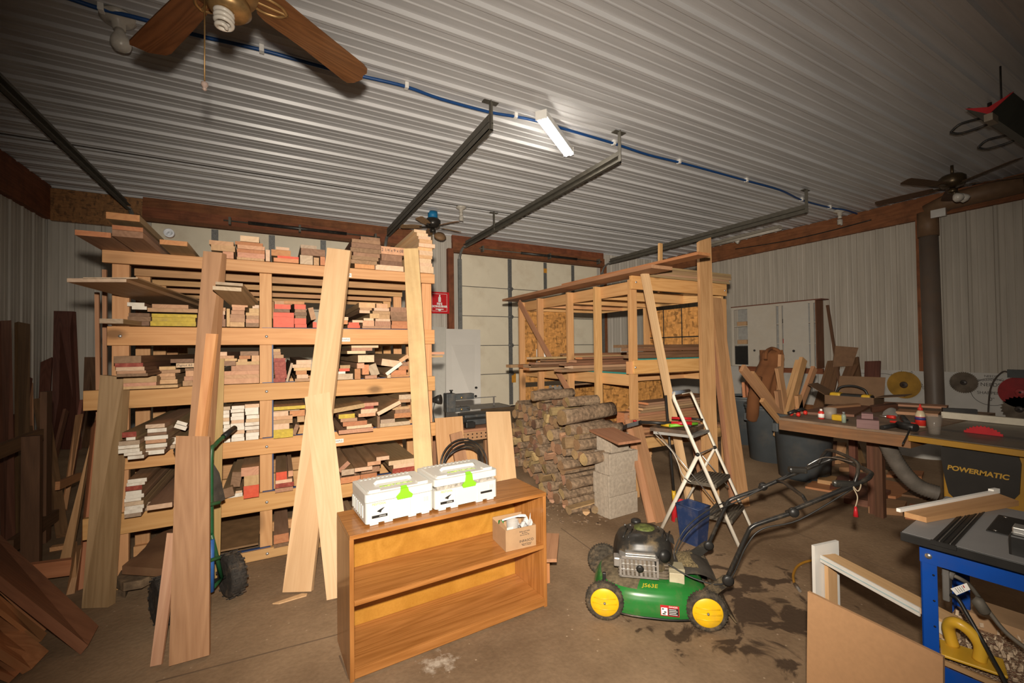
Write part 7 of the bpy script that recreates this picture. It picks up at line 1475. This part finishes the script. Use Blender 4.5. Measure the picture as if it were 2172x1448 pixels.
# saw blades on the wall
def wall_blade(x, y, r_px, teeth, mat, label, hub, tooth=.10):
    c = wx(x, y, XW-.02); s = PXM(c)*1.0; r = r_px*s; t = thing('saw_blade', c, label, 'saw blade'); m = MB(); P = []
    for k in range(teeth):
        a = 2*math.pi*k/teeth; b = 2*math.pi*(k+.65)/teeth; P += [c+V((0, r*math.cos(a), r*math.sin(a))), c+V((0, r*(1-tooth)*math.cos(b), r*(1-tooth)*math.sin(b)))]
    m.prism(P, (-.004, 0, 0)); d = m.build('disc', mat, t); m = MB(); m.lathe([(r*.24, 0), (r*.22, .006), (0, .007)], c-V((.004, 0, 0)), (-1, 0, 0), 20); m.build('hub', hub, d)
    m = MB(); m.lathe([(r*.06, 0), (r*.06, .012), (0, .013)], c-V((.008, 0, 0)), (-1, 0, 0), 10); m.build('hook', BLACK, t)
    return r
BLS = plain('blade_steel', (.16, .13, .10), .35, metal=.7, var=.3, scale=6)
wall_blade(1917, 816, 29, 60, plain('yellow_blade', (.30, .16, .02), .45, var=.25, scale=5), 'large yellow circular saw blade hung on the right wall', plain('rust_hub', (.05, .03, .02), .6), .03)
wall_blade(2044, 811, 23, 40, BLS, 'dark steel saw blade right of the duct on the wall', plain('hub_dark', (.05, .04, .035), .4), .09)
wall_blade(2164, 832, 33, 60, plain('red_blade', (.25, .01, .012), .4, var=.15), 'large red saw blade at the right picture edge', plain('hub_red', (.35, .05, .05), .4), .02)
wall_blade(2162, 868, 28, 24, BLS, 'steel saw blade hung below the large red one', plain('hub_dark2', (.05, .04, .035), .4), .13)
PENCIL = plain('marker_line', (.07, .06, .055), .8)
wt = thing('wall_writing', wx(2100, 830, XR-.022), 'black marker writing and circles drawn on the white wall board', 'writing')
def wtext(s, x, y, px, rot=0):
    p = wx(x, y, XR-.0225); text('lettering', s, PENCIL, FX(p) @ Matrix.Rotation(math.radians(rot), 4, 'Z'), px*PXM(p)*1.35, wt, .95)
def ring(x, y, r):
    c = wx(x, y, XR-.023); r *= PXM(c); m = MB(); m.tube([c+V((0, r*math.cos(a), r*.92*math.sin(a))) for a in [2*math.pi*k/48 for k in range(48)]], .004, 5, closed=True); m.build('circle', PENCIL, wt)
wtext('NEEDS', 2101, 816, 8); wtext('SHARPENING', 2108, 834, 6.5); wtext('0"', 2104, 847, 7); ring(2103, 831, 31); wtext('SHARPENING', 2101, 806, 5, 5); wtext('NEEDS', 2101, 798, 5)
wtext('NEEDS', 1903, 792, 5.5, 24); wtext('SHARPENING', 1946, 806, 5.5, -58); ring(1876, 817, 27); ring(1830, 815, 26)
for k, (x, y0, y1) in enumerate(((1719, 792, 836), (1731, 790, 827))):
    a, b = wx(x-4, y1, XR-.023), wx(x+4, y0, XR-.023); m = MB(); m.tube([a, V((a.x, b.y, a.z)), b, V((a.x, a.y, b.z))], .004, 5, closed=True); m.build('tool_outline', PENCIL, wt)
t = thing('junction_box', wx(2155, 792), 'dark junction box with a cord on the white wall board', 'junction box'); a, b = wx(2139, 800), wx(2174, 784); box('box', plain('box_dark', (.06, .065, .065), .5), (XW-.06, b.y, a.z), (XW+.02, a.y, b.z), t)
m = MB(); m.tube(poly_bez([wx(x, y) for x, y in ((2140, 790), (2128, 788), (2112, 802), (2102, 822), (2098, 845), (2096, 880))]), .012, 8); m.build('cord', plain('cord_brown', (.06, .045, .035), .7), t)
t = thing('wall_duct', (10.55, 3.4, 0), 'tall grey-brown dust duct running up the right wall', 'duct')
DUCT = plain('duct_grey', (.125, .095, .075), .5, var=.1, scale=2, dirt=(.17, .10, .06), dscale=1.5, damt=.6)
b0, t0 = OX(1984, 880, 10.6), OX(1968, 462, 10.6); m = MB(); m.tube([b0-V((0, 0, .6)), b0, t0], .135, 24); m.build('pipe', DUCT, t)
m = MB(); m.tube([t0-V((0, 0, .35)), t0+V((0, 0, .1))], .15, 24); m.tube([t0+V((0, 0, .1)), t0+V((0, -.3, .22)), t0+V((0, -1.2, .24))], .15, 24); m.build('elbow', plain('duct_brown', (.15, .085, .045), .6), t)
q = OX(1991, 452, 10.4); box('tape_band', STEEL, q-V((.03, .10, .07)), q+V((.03, .10, .07)), t)
tag(box('trim_41', TIMBER, (XW-.05, OX(1952, 600, XW).y-.05, .98), (XW+.01, OX(1947, 600, XW).y, ZC-.44)), kind='structure')
# ================================================================== SCRAP PLANKS ON THE FLOOR, RIGHT
FG = 'scrap planks on the floor before the workbench'
random.seed(5)
for k, (Q, z, th, lab) in enumerate(((((1816, 992), (1908, 1006), (1914, 998), (1822, 986)), 0, .03, 'long thin scrap plank furthest back under the bench'), (((1708, 1035), (1765, 1045), (1790, 1022), (1735, 1014)), 0, .02, 'dark scrap board under the mower handle, left'),
        (((1734, 1024), (1770, 1030), (1776, 1018), (1740, 1012)), .021, .04, 'small pale block on the dark scrap board'), (((1790, 1066), (1850, 1078), (1890, 1052), (1830, 1040)), 0, .06, 'thick dark slab with a shiny edge among the floor scraps'),
        (((1846, 1052), (1900, 1058), (1946, 1036), (1880, 1022)), 0, .025, 'broad flat scrap board in front of the dust hose'), (((1842, 1088), (1915, 1094), (1924, 1076), (1850, 1068)), 0, .06, 'nearest brown block of the floor scraps'),
        (((1760, 1038), (1840, 1020), (1836, 1006), (1765, 1014)), .022, .02, 'brown board crossing the middle of the floor scraps'), (((1880, 1012), (1955, 1016), (1960, 1004), (1890, 1000)), 0, .03, 'scrap board disappearing behind the table saw'),
        (((1700, 1012), (1740, 1014), (1745, 1002), (1708, 1000)), 0, .03, 'leftmost scrap plank before the grey trash can'), (((1900, 1050), (1968, 1060), (1975, 1044), (1915, 1038)), 0, .02, 'scrap board nearest the foot of the table saw'),
        (((1920, 1100), (1990, 1110), (1996, 1080), (1930, 1072)), 0, .02, 'dark board on the floor before the table saw'), (((1780, 1000), (1830, 1000), (1826, 990), (1784, 990)), 0, .05, 'dark block behind the floor scraps'))):
    P = [FL(*q, z+.001) for q in Q]; tag(hexa('plank', [DARKW, CEDAR, CHERRY][k % 3] if k != 2 else OAK, P, [p+V((0, 0, th)) for p in P], P[1]-P[0]), lab, 'plank', FG)
for k, (bl, br, tl, tr) in enumerate((((1770, 985), (1792, 985), (1778, 938), (1796, 938)), ((1815, 985), (1838, 985), (1805, 940), (1822, 940)), ((1842, 990), (1858, 990), (1846, 945), (1862, 945)), ((1760, 990), (1770, 990), (1766, 935), (1776, 935)))):
    P = FL(*bl); lean('plank', 'short board standing under the bench, %s from the trash can' % ['second', 'third', 'fourth', 'first'][k], 'plank', bl, br, tl, tr, P.x+.12, .03, [CHERRY, DARKW][k % 2], 0, 'boards under the workbench', 'Y')
t = thing('sack', V((7.0, 2.6, 0)), 'crumpled white bag on the floor behind the workbench', 'bag'); c = FL(1950, 960); m = MB(); m.grid(lambda u, v: c+V((.35*math.cos(6.28*u)*math.cos(1.5*v)*(1+.15*math.sin(13*u)), .45*math.sin(6.28*u)*math.cos(1.5*v)*(1+.12*math.sin(17*u+3*v)), .34*math.sin(1.57*v)*(1+.2*math.sin(7*u)))), 30, 8); m.build('bag_body', plain('white_bag', (.42, .40, .37), .7), t)
# ================================================================== CEILING FIXTURES
LEDM = emit('led_tube', (1, .93, .82), 40.0)
P = [FL(*q, ZC-.14) for q in ((1138, 252), (1159, 245), (1215, 322), (1197, 328))]; d = ((P[2]+P[3])-(P[0]+P[1])).normalized(); w = (P[1]-P[0]); w = (w-d*w.dot(d)); wl2 = w.length; w.normalize(); Ld = ((P[2]+P[3])/2-(P[0]+P[1])/2).length
LM = basis((P[0]+P[1])/2, d, w, d.cross(w)); up = LM.to_3x3() @ V((0, 0, 1)); sg = 1 if up.z > 0 else -1
t = thing('shop_light', LM @ V((Ld/2, 0, 0)), 'lit white LED shop light hanging in the middle of the ceiling', 'ceiling light')
m = MB(LM); m.box((0, -wl2/2, .0), (Ld, wl2/2, .07*sg)); m.box((-.015, -wl2/2-.005, -.03*sg), (0, wl2/2+.005, .075*sg)); m.box((Ld, -wl2/2-.005, -.03*sg), (Ld+.015, wl2/2+.005, .075*sg)); m.build('housing', WHITE, t)
for y in (-wl2*.25, wl2*.25): m = MB(LM); m.tube([(.0, y, -.012*sg), (Ld, y, -.012*sg)], wl2*.21, 12); m.build('tube', LEDM, t)
for x in (.15, Ld-.15): m = MB(LM); m.tube([(x, 0, .06*sg), (x, 0, .14*sg)], .006); m.build('hanger', STEEL, t)
# blue cable with clips
CB = plain('blue_cable', (.012, .06, .20), .4)
cpx = ((120, -12), (157, 0), (215, 19), (311, 43), (406, 72), (555, 106), (688, 143), (779, 164), (862, 184), (935, 210), (1035, 237), (1093, 247), (1137, 256), (1186, 270), (1245, 287), (1302, 304), (1374, 328), (1440, 344), (1500, 360), (1583, 383), (1655, 403), (1700, 424), (1760, 440), (1800, 447), (1848, 466))
t = thing('blue_cable', FL(779, 164, ZC-.04), 'blue cable clipped along the ceiling from left to right', 'cable')
m = MB(); m.tube(poly_bez([FL(x, y, ZC-.042) for x, y in cpx], 4), .017, 8); m.build('cable', CB, t)
for q in ((215, 19), (555, 106), (862, 184), (1093, 247), (1302, 304), (1440, 344), (1583, 383), (1700, 424), (1760, 440)):
    p = FL(*q, ZC-.042); m = MB(); m.box(p-V((.02, .03, .022)), p+V((.02, .03, .04)), .004); m.build('clip', WHITE, t)
m = MB(); m.tube(poly_bez([wx(x, y, XR-.11) for x, y in ((1848, 466), (1750, 492), (1660, 512), (1560, 528))]), .012, 6); tag(m.build('wall_cable', BLACKM), 'dark cable running along the beam of the right wall', 'cable')
# porcelain lampholders
PORC = plain('porcelain', (.50, .46, .40), .35, coat=.3)
BULB = plain('frosted_bulb', (.56, .52, .46), .25, coat=.3)
def lampholder(q, label, kind, s=1.0, tilt=(0, 0, -1)):
    p = FL(*q, ZC-.03); t = thing('lampholder', p, label, 'lamp'); m = MB()
    m.lathe([(.10*s, -.012), (.105*s, .01), (.08*s, .03), (.04*s, .045), (.036*s, .10), (0, .10)], p, tilt, 28); m.build('base', PORC, t); m = MB()
    if kind == 'bulb': m.lathe([(.026*s, .10), (.035*s, .14), (.056*s, .19), (.062*s, .225), (.05*s, .265), (.025*s, .285), (0, .29)], p, tilt, 24); m.build('bulb', BULB, t)
    elif kind == 'cfl':
        m.lathe([(.03*s, .10), (.034*s, .16), (0, .16)], p, tilt, 16); m.build('ballast', PORC, t); m = MB(); A = V(tilt)
        m.tube([p+A*(.165*s+.10*s*k/60)+V((.034*s*math.cos(k*.42), .034*s*math.sin(k*.42), 0)) for k in range(61)], .011*s, 6); m.build('spiral', BULB, t)
    else: m.lathe([(.03*s, .10), (.06*s, .17), (.07*s, .23), (.06*s, .24), (0, .235)], p, tilt, 20); m.build('bulb', BULB, t)
lampholder((250, 38), 'porcelain lampholder with a frosted bulb at the top left of the ceiling', 'bulb', 1.15, V((.12, -.1, -1)).normalized())
lampholder((978, 440), 'small lampholder with a spiral bulb over the right garage door', 'cfl', 1.0); lampholder((1781, 447), 'small lampholder with a spiral bulb near the right wall', 'cfl', 1.1); lampholder((1550, 505), 'small floodlight bulb above the right wall beam', 'flood', 1.0, V((.3, -.9, -.6)).normalized())
# unlit fluorescent fixture by the right wall
a, b = FL(1655, 484, ZC-.16), FL(1500, 522, ZC-.16); d = (b-a).normalized(); s = V((-d.y, d.x, 0)); t = thing('fluorescent_fixture', (a+b)/2, 'unlit fluorescent fixture under the ceiling behind the tallest plank', 'ceiling light')
m = MB(); f = [a-s*.10, a+s*.10, a+s*.05+V((0, 0, .07)), a-s*.05+V((0, 0, .07))]; m.prism(f, b-a); m.build('housing', plain('fixture_tan', (.40, .36, .30), .5), t)
for q in (-.05, .05): m = MB(); m.tube([a+s*q-V((0, 0, .02)), b+s*q-V((0, 0, .02))], .016); m.build('tube', PORC, t)
for u in (.2, .8): m = MB(); p = a.lerp(b, u); m.tube([p+V((0, 0, .06)), V((p.x, p.y, ZC-.01))], .006); m.build('hanger', GALV, t)
# nearest fan, cut by the top of the frame
FZ = 3.0; FWD = wood('fan_blade_wood', (.085, .034, .012), (.20, .085, .03), ring=10, vary=.05, rough=.4, coat=.2, dirt=(.10, .05, .025), damt=.4)
BRS = plain('antique_brass', (.36, .22, .09), .4, metal=.6, var=.25, scale=30)
fc = FL(468, -30, FZ); t = thing('ceiling_fan', fc, 'oak-bladed ceiling fan with a spiral bulb at the top left', 'ceiling fan')
def blade(outline, nm='blade'):
    P = [FL(x, y, FZ) for x, y in outline]; c = sum(P, V())/len(P); y = (c-fc); y.z = 0; y.normalize(); z = V((0, 0, 1)); x = y.cross(z)
    Mx = basis(c, x, y, z); Mi = Mx.inverted(); bm = bmesh.new(); lo = [bm.verts.new(Mi @ p) for p in P]; hi = [bm.verts.new(Mi @ (p+V((0, 0, .008)))) for p in P]; n = len(P)
    bm.faces.new(lo[::-1]); bm.faces.new(hi)
    for i in range(n): bm.faces.new([lo[i], lo[(i+1) % n], hi[(i+1) % n], hi[i]])
    bmesh.ops.recalc_face_normals(bm, faces=bm.faces); me = D.meshes.new(nm); bm.to_mesh(me); bm.free(); o = link(nm, me, FWD, Mx, t); return o
b1 = blade(((602, 2), (660, 50), (720, 98), (772, 139), (779, 148), (778, 156), (770, 161), (768, 169), (750, 176), (737, 176), (726, 169), (640, 101), (562, 46), (546, 30), (541, 8), (548, -6), (580, -12)))
b2 = blade(((372, -8), (330, 32), (288, 74), (274, 88), (275, 95), (304, 107), (314, 112), (352, 118), (364, 114), (372, 105), (415, 60), (452, 16), (462, 2), (440, -18), (400, -26)))
for a in (200, 272): # blades outside the frame
    pass
tips = [(b1, (560, 12)), (b2, (445, 2))]
for o, q in tips:
    p = FL(*q, FZ-.002); dd = (p-fc); dd.z = 0; dd.normalize(); e = V((-dd.y, dd.x, 0)); m = MB()
    for s in (-1, 0, 1): m.tube(poly_bez([fc+V((0, 0, .0)), fc.lerp(p, .6)+e*.02*s, p+e*.045*s, p+dd*.06+e*.035*s, p+dd*.09]), .008, 6, flat=.6)
    m.build('blade_iron', BRS, t)
m = MB(); m.lathe([(.06, -.06), (.13, -.04), (.15, .02), (.14, .08), (.09, .12), (.02, .13)], fc+V((0, 0, .02)), (0, 0, 1), 32); m.build('motor_housing', BRS, t)
m = MB(); m.tube([fc+V((0, 0, .12)), V((fc.x, fc.y, ZC-.06))], .016, 10); m.build('down_rod', BRS, t)
m = MB(); m.lathe([(.09, 0), (.07, -.06), (.02, -.09)], (fc.x, fc.y, ZC-.005), (0, 0, 1), 24); m.build('canopy', BRS, t)
m = MB(); m.lathe([(.05, .0), (.075, -.02), (.08, -.05), (.06, -.07), (0, -.072)], FL(487, -4, FZ-.03), (0, 0, 1), 28); m.build('light_kit', BRS, t)
m = MB(); c = FL(475, -2, FZ-.05); m.lathe([(.02, .02), (.032, .0), (.035, -.03), (.03, -.045), (0, -.045)], c, (0, 0, 1), 20); m.build('lamp_socket', PORC, t)
m = MB(); m.lathe([(.033, -.03), (.036, -.04), (.033, -.046)], c, (0, 0, 1), 20); m.build('socket_band', plain('yellowed_band', (.50, .35, .10), .5), t)
c2 = c+V((0, 0, -.046)); m = MB()
pts = []
for k in range(73):
    u = k/72; a = u*5*2*math.pi/1.25; r = .030 if u < .85 else .030*(1-(u-.85)/.15*.75); pts.append(c2+V((r*math.cos(a), r*math.sin(a), -.075*u)))
m.tube(pts, .0085, 8); m.build('spiral_bulb', plain('cfl_white', (.62, .57, .50), .3, coat=.3), t)
q = FL(434, -4, FZ-.06); dz = .34; m = MB(); m.tube([q, q-V((0, 0, dz))], .0028, 6); m.build('pull_chain', BRS, t); m = MB(); m.lathe([(0, 0), (.012, -.008), (.013, -.018), (.006, -.03), (.009, -.036), (0, -.042)], q-V((0, 0, dz)), (0, 0, 1), 14); m.build('chain_knob', glassy('crystal_knob', (.45, .33, .28), .3), t)
# two more fans
def fan(c, R, ang, label, wmat, mmat, drop, bulbs, blue=False):
    c = V(c); t = thing('ceiling_fan', c, label, 'ceiling fan'); m = MB(); m.lathe([(.05, -.10), (.13, -.08), (.16, -.02), (.16, .06), (.12, .10), (.03, .11)], c, (0, 0, 1), 28); m.build('motor_housing', mmat, t)
    m = MB(); m.tube([c+V((0, 0, .1)), V((c.x, c.y, ZC-.005))], .10 if blue else .02, 14); m.build('down_rod', plain('blue_box', (.01, .16, .35), .5) if blue else mmat, t)
    for k in range(5):
        a = ang+2*math.pi*k/5; d = V((math.cos(a), math.sin(a), 0)); e = V((-d.y, d.x, 0)); M = basis(c+V((0, 0, -.06)), e, d, e.cross(d)) @ Matrix.Rotation(.22, 4, 'Y')
        bm = MB(M); bm.prism([(-.055, .22, 0), (.055, .22, 0), (.075, R*.6, 0), (.078, R-.03, 0), (.05, R, 0), (-.05, R, 0), (-.078, R-.03, 0), (-.075, R*.6, 0)], (0, 0, .008)); bm.build('blade', wmat, t)
        bm = MB(M); bm.box((-.02, .10, .008), (.02, .27, .016)); bm.build('blade_iron', mmat, t)
    m = MB(); m.lathe([(.03, -.10), (.06, -.13), (.06, -.17), (.03, -.19), (0, -.19)], c, (0, 0, 1), 20); m.build('light_kit', mmat, t)
    for k in range(bulbs):
        a = 3.9+1.1*k; d = V((math.cos(a)*.7, math.sin(a)*.7, -.8)).normalized(); p = c+V((0, 0, -.15)); m = MB(); m.lathe([(.03, .04), (.03, .09), (0, .09)], p, d, 14); m.build('lamp_socket', mmat, t); m = MB(); m.lathe([(.025, .09), (.05, .14), (.065, .19), (.06, .23), (0, .25)], p, d, 18); m.build('bulb', BULB, t)
    return t
DKW = wood('dark_fan_blade', (.06, .03, .018), (.11, .06, .03), vary=.1); TNW = wood('tan_fan_blade', (.26, .15, .08), (.36, .22, .12), vary=.1)
fan(FL(2020, 385, ZC-.26), .98, .35, 'dark ceiling fan with two bulbs high at the right wall', DKW, plain('dark_brass', (.08, .055, .03), .35, metal=.6), 0, 2)
t = fan(FL(918, 474, ZC-.24), .66, .2, 'dark ceiling fan with tan blades behind the left lumber rack', TNW, plain('fan_black', (.035, .03, .025), .3, metal=.3), 0, 0, True)
c = FL(918, 474, ZC-.24); m = MB(); q = c+V((.12, -.05, -.30)); m.lathe([(0, .0), (.14, .01), (.16, .05), (.10, .10), (0, .11)], q, V((.1, -.6, .7)).normalized(), 10, True, .8); m.build('light_plate', plain('tan_plate', (.24, .14, .07), .6), t)
m = MB(); m.tube([c+V((-.02, 0, -.18)), c+V((-.02, 0, -.5))], .012); m.build('pull_chain', BRS, t)
# dark V-shaped fixture with a red end, top right
a, b = FL(2098, 236, 3.75), FL(2300, 375, 3.75); d = (b-a).normalized(); s = V((-d.y, d.x, 0)); t = thing('hanging_fixture', (a+b)/2, 'dark hanging trough fixture with a red end at the top right', 'ceiling light')
m = MB(); m.prism([a-s*.16+V((0, 0, .10)), a-V((0, 0, .03)), a+s*.16+V((0, 0, .10)), a+s*.14+V((0, 0, .11)), a, a-s*.14+V((0, 0, .11))], b-a); m.build('trough', plain('fixture_green', (.06, .065, .055), .5, metal=.2), t)
m = MB(); m.prism([a-s*.165+V((0, 0, .105)), a-V((0, 0, .03)), a+s*.165+V((0, 0, .105)), a+V((0, 0, .04))], -d*.01); m.build('end_cap', TRED, t)
m = MB(); m.box(a-V((.03, .03, .10)), a+d*.1+V((.03, .03, -.03))); m.build('end_socket', plain('fixture_beige', (.25, .21, .16), .6), t)
for u in (.1, .9): m = MB(); p = a.lerp(b, u); m.tube([p, V((p.x, p.y, ZC-.02))], .008); m.build('hanger', BLACKM, t)
t = thing('ceiling_bracket', FL(2058, 268, 4.05), 'black looped wire bracket on the ceiling beside the red-ended fixture', 'bracket')
for off in (0, .9):
    c0, c1 = FL(2016, 281, 4.1), FL(2100, 256, 4.1); sh = d*off; e = (c1-c0).normalized(); pz = V((0, 0, .07)); m = MB(); m.tube(poly_bez([c0+sh, c0.lerp(c1, .3)+sh+pz, c1+sh+pz*.6, c1+sh-pz*.4, c0.lerp(c1, .3)+sh-pz*.7, c0+sh]), .014, 6); m.build('wire_loop', BLACKM, t)
m = MB(); p = FL(2100, 256, 4.1); m.tube([p, V((p.x, p.y, ZC-.01))], .02); m.build('stem', BLACKM, t)
